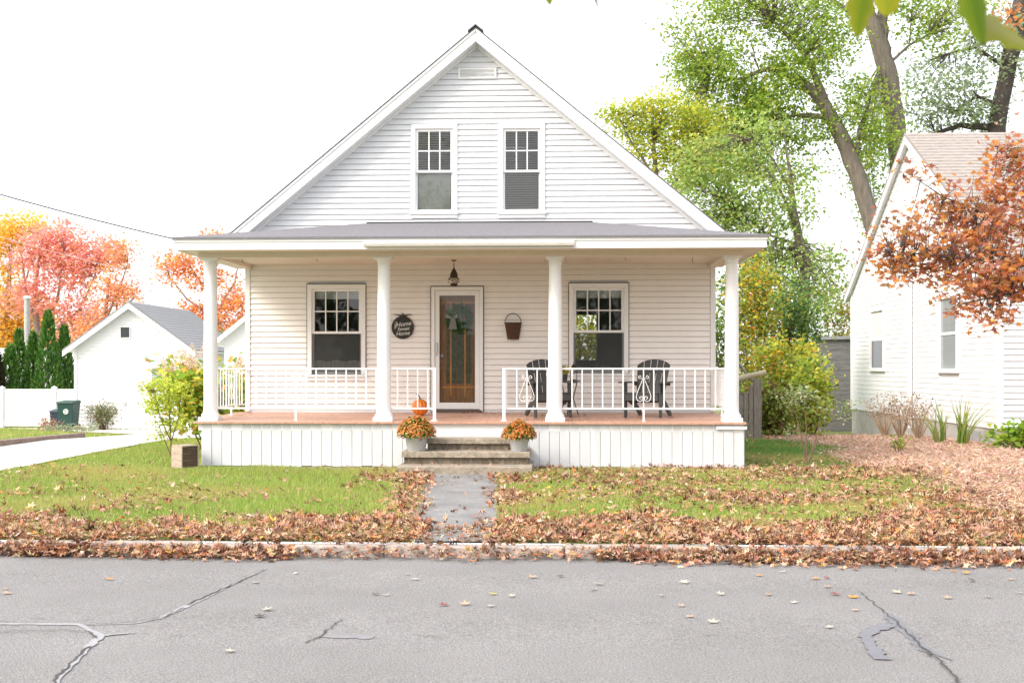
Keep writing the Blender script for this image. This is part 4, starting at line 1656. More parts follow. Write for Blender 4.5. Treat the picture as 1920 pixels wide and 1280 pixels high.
# adirondack chairs
def chair(loc, rz, label):
    root = empty('adirondack_chair', loc, rz)
    tag(root, label, 'chair', 'dark slatted chairs on the porch')
    m = M['charcoal']
    # stringers: front of the seat to the floor at the back
    for s in (-1, 1):
        x0 = s * 0.25
        mb = MB()
        mb.prism_x([(-0.40, 0.27), (-0.40, 0.37), (-0.30, 0.375), (0.08, 0.25), (0.42, 0.06), (0.46, 0.0), (0.34, 0.0), (0.0, 0.17)], x0 - 0.012, x0 + 0.012)
        mb.build('rear_leg', m, root)
        mb = MB()
        xx = s * 0.285
        mb.prism_x([(-0.40, 0.0), (-0.29, 0.0), (-0.28, 0.545), (-0.41, 0.545)], xx - 0.013, xx + 0.013)
        mb.build('front_leg', m, root, bevel=0.003)
        # arm: widens to the front
        mb = MB()
        ax = s * 0.31
        poly = [(ax - s * 0.05, 0.30), (ax - s * 0.065, 0.0), (ax - s * 0.07, -0.42), (ax - s * 0.04, -0.47), (ax + s * 0.05, -0.47), (ax + s * 0.08, -0.40), (ax + s * 0.06, 0.0), (ax + s * 0.01, 0.30)]
        n = len(poly)
        vs = [(p[0], p[1], 0.546) for p in poly] + [(p[0], p[1], 0.570) for p in poly]
        fs = [tuple(range(n)), tuple(range(n, 2 * n))] + [(i, (i + 1) % n, n + (i + 1) % n, n + i) for i in range(n)]
        mb.add(vs, fs)
        mb.build('armrest', m, root)
        mb = MB()
        bx = s * 0.315
        mb.prism_x([(-0.345, 0.545), (-0.22, 0.545), (-0.345, 0.36)], bx + s * 0.0 - 0.01, bx + 0.01)
        mb.build('arm_bracket', m, root)
    # seat slats
    for i in range(6):
        f = i / 5
        y = -0.385 + f * 0.44
        z = 0.382 - max(0, f - 0.1) * 0.165
        mb = MB()
        tilt = -0.012
        mb.hexa([(-0.265, y - 0.04, z - 0.0), (0.265, y - 0.04, z), (-0.265, y + 0.038, z + tilt), (0.265, y + 0.038, z + tilt),
                 (-0.265, y - 0.04, z + 0.02), (0.265, y - 0.04, z + 0.02), (-0.265, y + 0.038, z + tilt + 0.02), (0.265, y + 0.038, z + tilt + 0.02)])
        mb.build('seat_slat', m, root, bevel=0.004)
    mb = MB()
    mb.box(-0.265, 0.265, -0.418, -0.402, 0.27, 0.375)
    mb.build('apron', m, root)
    # back slats, fanned, with a rounded top
    lean = math.radians(24)
    nb = 5
    for i in range(nb):
        c = i - 2
        mb = MB()
        xb, xt = c * 0.088, c * 0.112
        wb, wt = 0.039, 0.050
        L = 0.74
        top = []
        for k in range(7):
            u = -1 + 2 * k / 6
            xx = xt + u * wt
            hh = L - 0.10 + math.sqrt(max(0.0, 0.31 ** 2 - xx ** 2)) * 0.62 - 0.10
            top.append((xx, hh))
        poly = [(xb + wb, -0.02), ] + [(p[0], p[1]) for p in reversed(top)] + [(xb - wb, -0.02)]
        n = len(poly)

        def tr(u, v, d):
            bow = 0.12 * u * u
            return (u, 0.045 + v * math.sin(lean) - d * math.cos(lean) - bow, 0.255 + v * math.cos(lean) + d * math.sin(lean) * -1)
        vs = [tr(u, v, 0.012) for u, v in poly] + [tr(u, v, -0.008) for u, v in poly]
        fs = [tuple(range(n)), tuple(range(2 * n - 1, n - 1, -1))] + [(k, n + k, n + (k + 1) % n, (k + 1) % n) for k in range(n)]
        mb.add(vs, fs)
        mb.build('back_slat', m, root)
    mb = MB()
    y1 = 0.045 + 0.30 * math.sin(lean) + 0.015
    mb.box(-0.30, 0.30, y1, y1 + 0.03, 0.50, 0.545)
    y2 = 0.045 + 0.56 * math.sin(lean) + 0.012
    mb.box(-0.20, 0.20, y2, y2 + 0.022, 0.70, 0.74)
    mb.build('back_rail', m, root)
    return root


chair((-0.275, 18.95, porch_z(18.95)), R(16), 'dark slatted armchair half hidden behind the porch column')
chair((1.36, 18.95, porch_z(18.95)), R(-20), 'dark slatted armchair nearest the corner column with its whole back in view')

# slim stand with a small lantern and yellow flowers between the chairs
sx, sy = 0.135, 19.35
szz = porch_z(sy)
ps = empty('side_table', (sx - 0.06, sy, szz))
tag(ps, 'small dark round side table between the two porch chairs', 'table')
MB().lathe([(0.0, 0.545), (0.19, 0.545), (0.19, 0.565), (0.0, 0.567)], 28).build('table_top', M['charcoal'], ps)
for k in range(3):
    a_ = k * 2 * math.pi / 3 + 0.4
    MB().tube([(0.15 * math.cos(a_), 0.15 * math.sin(a_), 0.545), (0.08 * math.cos(a_), 0.08 * math.sin(a_), 0.28), (0.17 * math.cos(a_), 0.17 * math.sin(a_), 0.0)], 0.010, 6).build('leg', M['charcoal'], ps, smooth=True)
tl = empty('candle_lantern', (0.155, sy, szz + 0.568))
tag(tl, 'small black lantern with a pointed roof on the side table', 'lantern')
MB().box(-0.055, 0.055, -0.055, 0.055, 0.0, 0.018).build('base', M['bronze'], tl)
for sx_ in (-1, 1):
    for sy_ in (-1, 1):
        MB().box(sx_ * 0.05 - 0.005, sx_ * 0.05 + 0.005, sy_ * 0.05 - 0.005, sy_ * 0.05 + 0.005, 0.0185, 0.175).build('post', M['bronze'], tl)
mb = MB()
mb.add([(-0.07, -0.07, 0.1755), (0.07, -0.07, 0.1755), (0.07, 0.07, 0.1755), (-0.07, 0.07, 0.1755), (0, 0, 0.29)], [(0, 1, 4), (1, 2, 4), (2, 3, 4), (3, 0, 4), (3, 2, 1, 0)])
mb.tube([(0, 0, 0.28), (0, 0, 0.31)], 0.006, 6)
mb.build('roof', M['bronze'], tl)
MB().lathe([(0, 0.0185), (0.03, 0.0185), (0.03, 0.11), (0, 0.112)], 14).build('candle', M['letter'], tl)
yf = empty('flower_pot', (0.0, sy - 0.06, szz + 0.568))
tag(yf, 'small pot of yellow flowers beside the black lantern on the table', 'potted flowers')
MB().lathe([(0, 0), (0.045, 0), (0.06, 0.1), (0.055, 0.1), (0.0, 0.09)], 18).build('pot', M['charcoal'], yf, smooth=True)
n = 160
P = in_ellipsoid(n, (0, 0, 0.17), (0.09, 0.09, 0.075))
V, Fc, C = leaf_arrays(P, 0.05, pick([(3, (0.75, 0.6, 0.08)), (2, (0.2, 0.28, 0.05))], n), DIAMOND, 0.2)
link('foliage', arr_mesh('foliage', V, Fc, C), M['leaf_thick'], yf)

# wooden crate at the corner of the porch
cr = empty('wooden_crate', (-5.70, 17.42, 0.012), R(48))
tag(cr, 'old wooden crate on its side by the near corner of the porch', 'crate')
W_, D_, H_ = 0.135, 0.15, 0.345
for zz in (0.0, H_ - 0.016):
    MB().box(-W_ - 0.004, W_ + 0.004, -D_, D_, zz, zz + 0.016).build('board', M['crate'], cr)
for s in (-1, 1):
    for k in range(3):
        zz = 0.0175 + k * 0.1035
        MB().box(s * W_ - 0.008, s * W_ + 0.008, -D_, D_, zz, zz + 0.1015).build('board', M['crate'], cr)
for k in range(3):
    zz = 0.0175 + k * 0.1035
    MB().box(-W_ + 0.009, W_ - 0.009, -D_ + 0.012, -D_ + 0.026, zz, zz + 0.1).build('board', M['crate_dark'], cr)

# ------------------------------------------------------------------ lawn: grass and fallen leaves
def lawn_ok(x, y, edge=0.0):
    if -5.62 < x < 2.76 and 17.66 - edge < y < 27.6:
        return False
    if -2.4 < x < -0.42 and y > 16.56:
        return False
    if y < 16.7:
        a_, b_ = path_x(y)
        if a_ + 0.03 - edge < x < b_ - 0.03 + edge:
            return False
    if x < drive_r(y) and x > -10.9:
        return False
    return True


def vnoise(x, y, s, seed=0.0):
    return 0.5 + 0.25 * (np.sin(x * s + 1.3 * seed + 1.7 * np.sin(y * s * 0.7 + seed)) + np.sin(y * s * 1.3 + 2.1 * seed + 1.4 * np.sin(x * s * 0.9 + seed)))


def grass(name, label, x0, x1, y0, y1, dens, h, wd, pal, keep=None):
    n = int((x1 - x0) * (y1 - y0) * dens)
    X = RNG.uniform(x0, x1, n)
    Y = RNG.uniform(y0, y1, n)
    ok = np.array([lawn_ok(a_, b_) for a_, b_ in zip(X, Y)])
    if keep is not None:
        ok &= keep(X, Y)
    X, Y = X[ok], Y[ok]
    n = len(X)
    Z = np.array([gz(a_, b_) for a_, b_ in zip(X, Y)]) - 0.004
    th = RNG.uniform(0, 2 * math.pi, n)
    # tufts: height follows a patchy field
    f = vnoise(X, Y, 2.3, 1.0) * 0.6 + vnoise(X, Y, 6.1, 2.0) * 0.4
    H = h * RNG.uniform(0.55, 1.25, n) * (0.6 + 0.9 * f)
    lean = RNG.uniform(0.1, 0.9, n) * H
    la = RNG.uniform(0, 2 * math.pi, n)
    w2 = wd * RNG.uniform(0.7, 1.2, n) / 2
    dx, dy_ = np.cos(th) * w2, np.sin(th) * w2
    V = np.empty((n, 3, 3))
    V[:, 0] = np.stack([X - dx, Y - dy_, Z], 1)
    V[:, 1] = np.stack([X + dx, Y + dy_, Z], 1)
    V[:, 2] = np.stack([X + np.cos(la) * lean, Y + np.sin(la) * lean, Z + H], 1)
    cols = pick(pal, n, 0.2)
    dry = np.clip(vnoise(X, Y, 1.5, 3.0) * 1.5 - 0.55, 0, 1)[:, None] * 0.7
    cols = cols * (1 - dry) + np.array([0.55, 0.45, 0.17]) * dry
    me = arr_mesh(name, V.reshape(-1, 3), np.arange(3 * n).reshape(-1, 3), np.repeat(cols, 3, axis=0))
    o = link(name, me, M['blade'])
    tag(o, label, 'grass', kind='stuff')
    return o


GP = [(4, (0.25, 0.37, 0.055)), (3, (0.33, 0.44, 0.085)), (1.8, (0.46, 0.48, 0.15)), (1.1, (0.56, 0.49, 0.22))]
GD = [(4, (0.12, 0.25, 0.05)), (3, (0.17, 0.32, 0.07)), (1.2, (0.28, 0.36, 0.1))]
grass('grass', 'short green front lawn between the kerb and the porch', -8.4, 6.6, 10.16, 17.66, 2300, 0.055, 0.0085, GP,
      keep=lambda X, Y: (X < np.array([mulch_edge(v) for v in Y]) + RNG.normal(0, 0.25, len(X)) + np.clip(12.6 - Y, 0, 9) * 2))
grass('grass', 'lawn strip between the driveway and the porch side', -8.5, -5.6, 17.6, 28.5, 1200, 0.055, 0.010, GP)
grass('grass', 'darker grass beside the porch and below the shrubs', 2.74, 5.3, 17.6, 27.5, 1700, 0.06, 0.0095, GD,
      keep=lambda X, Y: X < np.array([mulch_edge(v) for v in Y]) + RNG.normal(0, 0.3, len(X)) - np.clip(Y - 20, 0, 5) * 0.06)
grass('grass', 'far lawn in front of the white fence and garage', -20.5, -10.9, 23.0, 37.8, 160, 0.06, 0.022, GP,
      keep=lambda X, Y: (Y < 29.5) | (X < -11.2 - (Y - 29.5) * 0.9) | (Y > 34.8))

LP = [(3.5, (0.543, 0.337, 0.217)), (3, (0.481, 0.269, 0.16)), (2.2, (0.332, 0.154, 0.091)), (1.0, (0.651, 0.477, 0.337)), (0.6, (0.543, 0.195, 0.071)), (0.15, (0.673, 0.402, 0.086)), (1.1, (0.108, 0.049, 0.035))]


def litter_density(X, Y):
    big = vnoise(X, Y, 0.8, 5.0)
    mid = vnoise(X, Y, 2.1, 4.0)
    fin = vnoise(X, Y, 5.3, 2.2)
    patch = 0.45 * big + 0.35 * mid + 0.2 * fin
    # heavy along the kerb with an uneven upper edge
    edge = 11.1 + 2.6 * (patch - 0.5) + 0.3 * np.clip((X + 2.0) / 4, 0, 1) + 0.5 * np.clip((X - 2.4) / 2.5, 0, 1)
    d = np.clip((edge - Y) / 0.5 + 0.5, 0, 1) * (0.55 + 0.7 * fin)
    # looser scatter and clumps up the lawn
    d += 0.75 * np.clip((patch - 0.50) / 0.16, 0, 1) * np.clip(1.25 - (Y - 11) / 6.5, 0.25, 1)
    d += 0.05
    pc = np.array([sum(path_x(min(v, 16.6))) / 2 for v in Y])
    ph = np.array([(path_x(min(v, 16.6))[1] - path_x(min(v, 16.6))[0]) / 2 for v in Y])
    d += 0.85 * np.exp(-((np.abs(X - pc) - ph - 0.12) / 0.2) ** 2) * (Y < 16.6) * np.clip(mid * 1.8 - 0.25, 0.05, 1)
    d += 0.16 * np.clip((X - pc) / 1.5, 0, 1) * fin
    d += 0.55 * np.clip((X - 2.4) / 2.0, 0, 1) * np.clip(1.1 - (Y - 10.8) / 4.5, 0.12, 1) * (0.5 + mid)
    d += 0.6 * np.exp(-((Y - 16.7) / 0.6) ** 2) * (X > 2.5)
    d += 0.45 * np.exp(-((Y - 17.5) / 0.16) ** 2) * (X > -3.9) * (X < 3.5) * mid
    d *= np.where((X < -2.8) & (Y > 12.3), 0.22, 1.0)
    me2 = np.array([mulch_edge(v) for v in Y])
    d *= 1 - 0.8 * np.clip((X - me2 - 0.1) / 0.5, 0, 1) * np.clip((Y - 12.4) / 0.8, 0, 1)
    return np.clip(d, 0, 1.1)


def litter(name, label, X, Y, Z, size, pal, tilt=0.55, shape=None, narrow=0.35, wide=1.0):
    n = len(X)
    nr = RNG.normal(0, tilt, (n, 3))
    nr[:, 2] = 1
    nr /= np.linalg.norm(nr, axis=1)[:, None]
    t = np.cross(nr, rand_unit(n))
    t /= np.linalg.norm(t, axis=1)[:, None]
    b_ = np.cross(nr, t)
    V, Fc, C = leaf_arrays(np.stack([X, Y, Z], 1), size * RNG.uniform(0.55, 1.3, n), pick(pal, n, 0.3), shape or DRY, fr=(t, b_, nr), zs=RNG.uniform(-1.4, 2.2, n), xs=RNG.uniform(narrow, wide, n))
    o = link(name, arr_mesh(name, V, Fc, C), M['litter'])
    tag(o, label, 'leaves', kind='stuff')
    return o


n = 90000
X = RNG.uniform(-8.2, 6.8, n)
Y = 10.12 + (17.7 - 10.12) * RNG.uniform(0, 1, n) ** 1.12
keep = RNG.uniform(0, 1, n) < litter_density(X, Y) * 0.85
onpath = np.array([not lawn_ok(a_, b_, -0.12) for a_, b_ in zip(X, Y)])
keep &= ~(onpath & (RNG.uniform(0, 1, n) > np.where(Y < 12.6, 0.3, 0.1)))
keep &= ~((X > -5.6) & (X < 2.7) & (Y > 17.66))
keep &= ~((X > -2.42) & (X < -0.42) & (Y > 16.5))
X, Y = X[keep], Y[keep]
litter('fallen_leaves', 'dry brown fallen leaves strewn over the front lawn', X, Y, RNG.uniform(0.012, 0.06, len(X)), 0.068 * RNG.choice([0.7, 1.0, 1.2], len(X)), LP, 0.4)
for _k in range(1):
    nf = 110000
    Xf = RNG.uniform(-8.2, 6.8, nf)
    Yf = 10.12 + (17.6 - 10.12) * RNG.uniform(0, 1, nf) ** 1.3
    kf = RNG.uniform(0, 1, nf) < np.clip(litter_density(Xf, Yf) * 1.1 - 0.25, 0, 1)
    kf &= np.array([lawn_ok(a_, b_, 0.02) for a_, b_ in zip(Xf, Yf)])
    Xf, Yf = Xf[kf], Yf[kf]
    litter('leaf_crumbs', 'broken bits of dry leaf matted into the lawn', Xf, Yf, RNG.uniform(0.004, 0.045, len(Xf)), 0.045, LP, 0.35, DIAMOND, 0.7)
# drift in the gutter
n = 7500
X = RNG.uniform(-8.2, 6.0, n)
wdt = 0.14 + 0.13 * vnoise(X, X * 0, 1.3, 2.0) + 0.1 * (X > 0.6)
Y = 10.0 - np.abs(RNG.normal(0, 0.55, n)) * wdt
gap = (X > -2.3) & (X < 0.25)
keep = ~(gap & (RNG.uniform(0, 1, n) > 0.25)) & (Y > 9.45)
X, Y = X[keep], Y[keep]
litter('leaf_drift', 'drift of fallen leaves in the gutter along the kerb', X, Y, ROAD_Z + 0.01 + RNG.uniform(0, 1, len(X)) * 0.10 * np.clip((Y - 9.62) / 0.38, 0, 1) ** 1.3, 0.068, LP, 0.42)
# leaves that cover parts of the kerb, mostly to the right
n = 1500
X = RNG.uniform(-8, 6, n)
cover = np.clip(vnoise(X, X * 0, 1.9, 7.0) * 1.8 - 0.9, 0, 1) * np.where(X > 0.2, 1.0, 0.35)
keep = RNG.uniform(0, 1, n) < cover
X = X[keep]
litter('kerb_leaves', 'leaves blown across the top of the kerb', X, RNG.uniform(9.97, 10.2, len(X)), RNG.uniform(0.0, 0.035, len(X)), 0.075, LP, 0.6)
# on the steps and porch floor
X = RNG.uniform(-2.2, -0.6, 60)
Yc = np.array([random.choice((16.75, 16.85, 17.28, 17.2)) for _ in X])
Zc = np.where(Yc < 17, 0.13, 0.31)
litter('step_leaves', 'few dry leaves lying on the stone treads', X, Yc + RNG.uniform(-.05, .05, 60), Zc, 0.05, LP, 0.3)
X = np.concatenate([RNG.uniform(-1.75, -1.0, 26), RNG.uniform(-2.4, 2.4, 8)])
Yp = np.concatenate([RNG.uniform(19.6, 19.9, 26), RNG.uniform(17.9, 19.8, 8)])
litter('porch_leaves', 'few dry leaves blown against the door sill', X, Yp, np.array([floor_z(v) + 0.008 for v in Yp]), 0.05, LP, 0.3)
# beside the house at the right and on the mulch
n = 2600
X = RNG.uniform(2.8, 5.4, n)
Y = 17.5 + 9 * RNG.uniform(0, 1, n) ** 1.6
keep = RNG.uniform(0, 1, n) < np.clip(1.0 - (Y - 17.3) / 3.0, 0.10, 0.8)
X, Y = X[keep], Y[keep]
litter('side_leaves', 'fallen leaves on the grass beside the house', X, Y, RNG.uniform(0.015, 0.05, len(X)), 0.07, LP)
MP = [(3, (0.56, 0.36, 0.25)), (2, (0.46, 0.27, 0.18)), (1, (0.62, 0.44, 0.33)), (0.8, (0.24, 0.12, 0.08))]
n = 1300
X = RNG.uniform(4.6, 9.5, n)
Y = 11.6 + 16.5 * RNG.uniform(0, 1, n) ** 1.2
me_ = np.array([mulch_edge(v) + max(0, 12.5 - v) * 2.2 for v in Y])
keep = (X > me_ + RNG.normal(0, 0.18, n))
keep &= ~((X > 8.3) & (Y > 22.5))
X, Y = X[keep], Y[keep]
litter('mulch_leaves', 'pale brown litter covering the bed beside the neighbouring house', X, Y, np.array([gz(0, v) for v in Y]) + RNG.uniform(0.04, 0.085, len(X)), 0.05, MP, 0.4)
n = 95000
X = RNG.uniform(4.4, 9.5, n)
Y = 11.6 + 16.5 * RNG.uniform(0, 1, n) ** 1.25
me_ = np.array([mulch_edge(v) + max(0, 12.5 - v) * 2.2 for v in Y])
keep = (X > me_ + RNG.normal(0.05, 0.3, n)) & ~((X > 8.1) & (Y > 22.5))
X, Y = X[keep], Y[keep]
litter('dry_grass', 'pale dry grass and straw over the bed beside the neighbouring house', X, Y, np.array([gz(0, v) for v in Y]) + RNG.uniform(0.03, 0.075, len(X)), 0.085, [(3, (0.7, 0.49, 0.37)), (2, (0.62, 0.42, 0.31)), (2, (0.76, 0.57, 0.45)), (0.4, (0.36, 0.21, 0.14))], 0.45, LONG, 0.15, 0.5)

# single leaves on the road
road_leaf_px = [(205, 1085, 0), (15, 1102, 1), (18, 1110, 1), (473, 1090, 2), (705, 1112, 5), (722, 1114, 4), (833, 1135, 3), (872, 1134, 1), (915, 1136, 4), (924, 1111, 6), (955, 1117, 2), (493, 1144, 4), (485, 1157, 5),
                (760, 1074, 1), (775, 1083, 4), (550, 1072, 4), (1054, 1079, 5), (1108, 1103, 4), (1125, 1092, 4), (1244, 1115, 4), (1280, 1091, 4), (1276, 1136, 1), (1297, 1157, 1), (1328, 1166, 4), (1353, 1114, 4), (1421, 1077, 0), (1447, 1113, 0),
                (1466, 1068, 4), (1494, 1129, 4), (1525, 1081, 0), (1545, 1098, 1), (1555, 1081, 3), (1570, 1112, 3), (1556, 1178, 4), (1604, 1142, 1), (1690, 1109, 2), (1700, 1111, 1), (1805, 1071, 0), (1828, 1087, 5), (1777, 1121, 1), (1855, 1117, 4), (1891, 1083, 1),
                (1910, 1109, 4), (1002, 1081, 1), (438, 1224, 4), (1598, 1116, 0)]
leaf_cols = [(0.62, 0.3, 0.06), (0.55, 0.36, 0.24), (0.5, 0.42, 0.33), (0.28, 0.06, 0.05), (0.58, 0.5, 0.4), (0.1, 0.08, 0.07), (0.62, 0.55, 0.05)]
leaf_words = ['orange', 'tan', 'buff', 'dark red', 'pale dry', 'blackened', 'yellow']
leaf_me = []
for ci, c in enumerate(leaf_cols):
    V, Fc, C = leaf_arrays(np.zeros((1, 3)), np.array([0.085]), np.array([c]), DRY, fr=(np.array([[1., 0, 0]]), np.array([[0, 1., 0]]), np.array([[0, 0, 1.]])))
    me = arr_mesh('fallen_leaf', V, Fc, C)
    me.materials.append(M['litter'])
    leaf_me.append(me)
for px, py, ci in road_leaf_px:
    (x_, y_), = rpts([(px, py)])
    o = link('fallen_leaf', leaf_me[ci], None, None, (x_, y_, road_z(y_) + 0.012))
    o.rotation_euler = (random.uniform(-0.12, 0.12), random.uniform(-0.12, 0.12), random.uniform(0, 6.28))
    s = random.uniform(0.65, 1.1)
    o.scale = (s, s * random.uniform(0.7, 1.0), s * random.uniform(0.12, 0.45))
    tag(o, f'single {leaf_words[ci]} fallen leaf lying on the grey road', 'leaf', f'{leaf_words[ci]} leaves on the road')

# ------------------------------------------------------------------ garage, fence and yard at the left
GY = 36.0
gar = empty('garage', (-13.5, GY, -0.42))
tag(gar, 'white detached garage with a grey roof and small attic vent by the driveway', 'garage')
g0, g1 = -1.78, 1.86
gpk, gev = 3.97, 2.62
ln_ = 5.6


def gz_roof(x):
    return gpk - abs(x) * 0.715


mb = MB()
mb.prism_y([(g0, -0.3), (g1, -0.3), (g1, gz_roof(g1) - .08), (0, gpk - .08), (g0, gz_roof(g0) - .08)], 0.02, ln_)
mb.build('wall', M['white_boards'], gar)
mb = MB()
zz = -0.05
while zz < gpk - 0.15:
    z1 = zz + 0.115
    xl = max(g0 + 0.09, -(gpk - .1 - z1) / 0.715)
    xr = min(g1 - 0.09, (gpk - .1 - z1) / 0.715)
    xl0 = max(g0 + 0.09, -(gpk - .1 - zz) / 0.715)
    xr0 = min(g1 - 0.09, (gpk - .1 - zz) / 0.715)
    mb.hexa([(xl0, 0.0, zz), (xr0, 0.0, zz), (xl0, 0.0195, zz), (xr0, 0.0195, zz), (xl, 0.014, z1), (xr, 0.014, z1), (xl, 0.0195, z1), (xr, 0.0195, z1)])
    zz = z1
tag(mb.build('siding', M['white_boards'], gar), kind='stuff')
for xx in (g0 - 0.01, g1 - 0.085):
    MB().box(xx, xx + 0.095, -0.012, 0.1, -0.3, gev - 0.06).build('corner_board', M['trim'], gar)
mb = MB()
for s, ex in ((-1, -2.08), (1, 2.1)):
    za, zb = gpk + 0.03, gz_roof(ex) + 0.03
    mb.hexa([(0, -0.22, za - 0.05), (ex, -0.22, zb - 0.05), (0, ln_ + 0.2, za - 0.05), (ex, ln_ + 0.2, zb - 0.05), (0, -0.22, za), (ex, -0.22, zb), (0, ln_ + 0.2, za), (ex, ln_ + 0.2, zb)])
rf = mb.build('roof', M['garage_roof'], gar)
mb = MB()
ncs = 16
for s in (1,):
    for i in range(ncs):
        xa, xb = 2.1 * i / ncs, 2.1 * (i + 1) / ncs
        mb.add([(xa, -0.23, gz_roof(xa) + 0.033), (xb, -0.23, gz_roof(xb) + 0.045), (xa, ln_ + 0.2, gz_roof(xa) + 0.033), (xb, ln_ + 0.2, gz_roof(xb) + 0.045), (xb, -0.23, gz_roof(xb) + 0.03), (xb, ln_ + 0.2, gz_roof(xb) + 0.03)], [(0, 1, 3, 2), (1, 4, 5, 3)])
tag(mb.build('shingle_courses', M['garage_roof'], rf), kind='stuff')
for s, ex in ((-1, -2.08), (1, 2.1)):
    mb = MB()
    za, zb = gpk - 0.022, gz_roof(ex) - 0.022
    mb.prism_y([(s * 0.001, za), (ex, zb), (ex, zb - 0.17), (s * 0.001, za - 0.17)], -0.215, -0.185)
    mb.build('rake_board', M['trim'], gar)
    mb = MB()
    mb.prism_y([(s * 0.001, za), (ex, zb), (ex, zb - 0.03), (s * 0.001, za - 0.03)], -0.184, ln_ + 0.19)
    mb.build('soffit', M['trim'], gar)
ax = at(235, 623, GY).x + 13.5
az = at(235, 623, GY).z + 0.42
mb = MB().box(ax - 0.14, ax + 0.14, -0.025, -0.001, az - 0.16, az + 0.16)
vt = mb.build('attic_vent', M['dark_glass'], gar)
mb = MB()
mb.box(ax - 0.16, ax - 0.1405, -0.03, -0.001, az - 0.18, az + 0.18)
mb.box(ax + 0.1405, ax + 0.16, -0.03, -0.001, az - 0.18, az + 0.18)
mb.box(ax - 0.1405, ax + 0.1405, -0.03, -0.001, az + 0.1605, az + 0.18)
mb.box(ax - 0.1405, ax + 0.1405, -0.03, -0.001, az - 0.18, az - 0.1605)
for i in range(0):
    mb.box(ax - 0.14, ax + 0.14, -0.03, -0.026, az - 0.16 + i * 0.064 - 0.006, az - 0.16 + i * 0.064 + 0.006)
mb.build('vent_frame', M['white_boards'], vt)
wx = at(296, 705, GY).x + 13.5
wz = at(296, 705, GY).z + 0.42
mb = MB().box(wx - 0.24, wx + 0.24, -0.03, -0.001, wz - 0.34, wz + 0.30)
wn = mb.build('window', M['trim'], gar)
for q in (0, 1):
    MB().box(wx - 0.19, wx + 0.19, -0.036, -0.031, wz - 0.30 + q * 0.3, wz - 0.02 + q * 0.28).build('pane', M['grey_glass'], wn)
mb = MB().box(at(234, 755, GY).x + 13.5 - 0.05, at(234, 755, GY).x + 13.5 + 0.05, -0.03, -0.001, 0.78, 0.86)
mb.build('outlet_box', M['galv'], gar)

# a second gable farther back, seen between the column and the house
se = at(404, 648, 33.0)
g2 = empty('white_shed', (se.x + 2.65, 33.0, gz(0, 33)))
tag(g2, 'white gabled outbuilding seen past the porch between column and wall', 'shed')
sh_e = se.z - gz(0, 33)
mb = MB().prism_y([(-2.4, -0.2), (2.4, -0.2), (2.4, sh_e + 0.2), (0, sh_e + 2.08), (-2.4, sh_e + 0.2)], 0, 4)
mb.build('wall', M['white_boards'], g2)
for s_ in (-1, 1):
    MB().prism_y([(0, sh_e + 2.25), (s_ * 2.65, sh_e + 0.13), (s_ * 2.65, sh_e - 0.02), (0, sh_e + 2.09)], -0.2, 4.2).build('roof', M['trim'], g2)

# white fence
fn = empty('white_fence', (-18.5, 40.0, gz(0, 40)))
tag(fn, 'white vinyl privacy fence beside the garage in front of the evergreens', 'fence')
fh = at(60, 729, 40).z - gz(0, 40)
px_posts = [at(-150, 700, 40).x, at(4, 700, 40).x, at(102, 700, 40).x, at(196, 700, 40).x]
for i, xx in enumerate(px_posts):
    o = MB().box(xx + 18.5 - 0.065, xx + 18.5 + 0.065, -0.065, 0.065, -0.1, fh + 0.02).build('post', M['vinyl'], fn)
    mb = MB().add([(xx + 18.5 + a_ * 0.085, b_ * 0.085, fh + 0.021) for a_, b_ in ((-1, -1), (1, -1), (1, 1), (-1, 1))] + [(xx + 18.5 + a_ * 0.085, b_ * 0.085, fh + 0.05) for a_, b_ in ((-1, -1), (1, -1), (1, 1), (-1, 1))] + [(xx + 18.5, 0, fh + 0.11)],
                  [(3, 2, 1, 0), (0, 1, 5, 4), (1, 2, 6, 5), (2, 3, 7, 6), (3, 0, 4, 7), (4, 5, 8), (5, 6, 8), (6, 7, 8), (7, 4, 8)])
    mb.build('post_cap', M['vinyl'], o)
for xa, xb in zip(px_posts[:-1], px_posts[1:]):
    a_, b_ = xa + 18.5 + 0.066, xb + 18.5 - 0.066
    MB().box(a_, b_, -0.03, 0.03, fh - 0.12, fh).build('rail', M['vinyl'], fn)
    MB().box(a_, b_, -0.03, 0.03, 0.05, 0.19).build('rail', M['vinyl'], fn)
    n = int((b_ - a_) / 0.15)
    for i in range(n):
        x0_ = a_ + (b_ - a_) * i / n
        MB().box(x0_ + 0.004, x0_ + (b_ - a_) / n - 0.004, -0.012, 0.012, 0.191, fh - 0.121).build('board', M['vinyl'], fn)


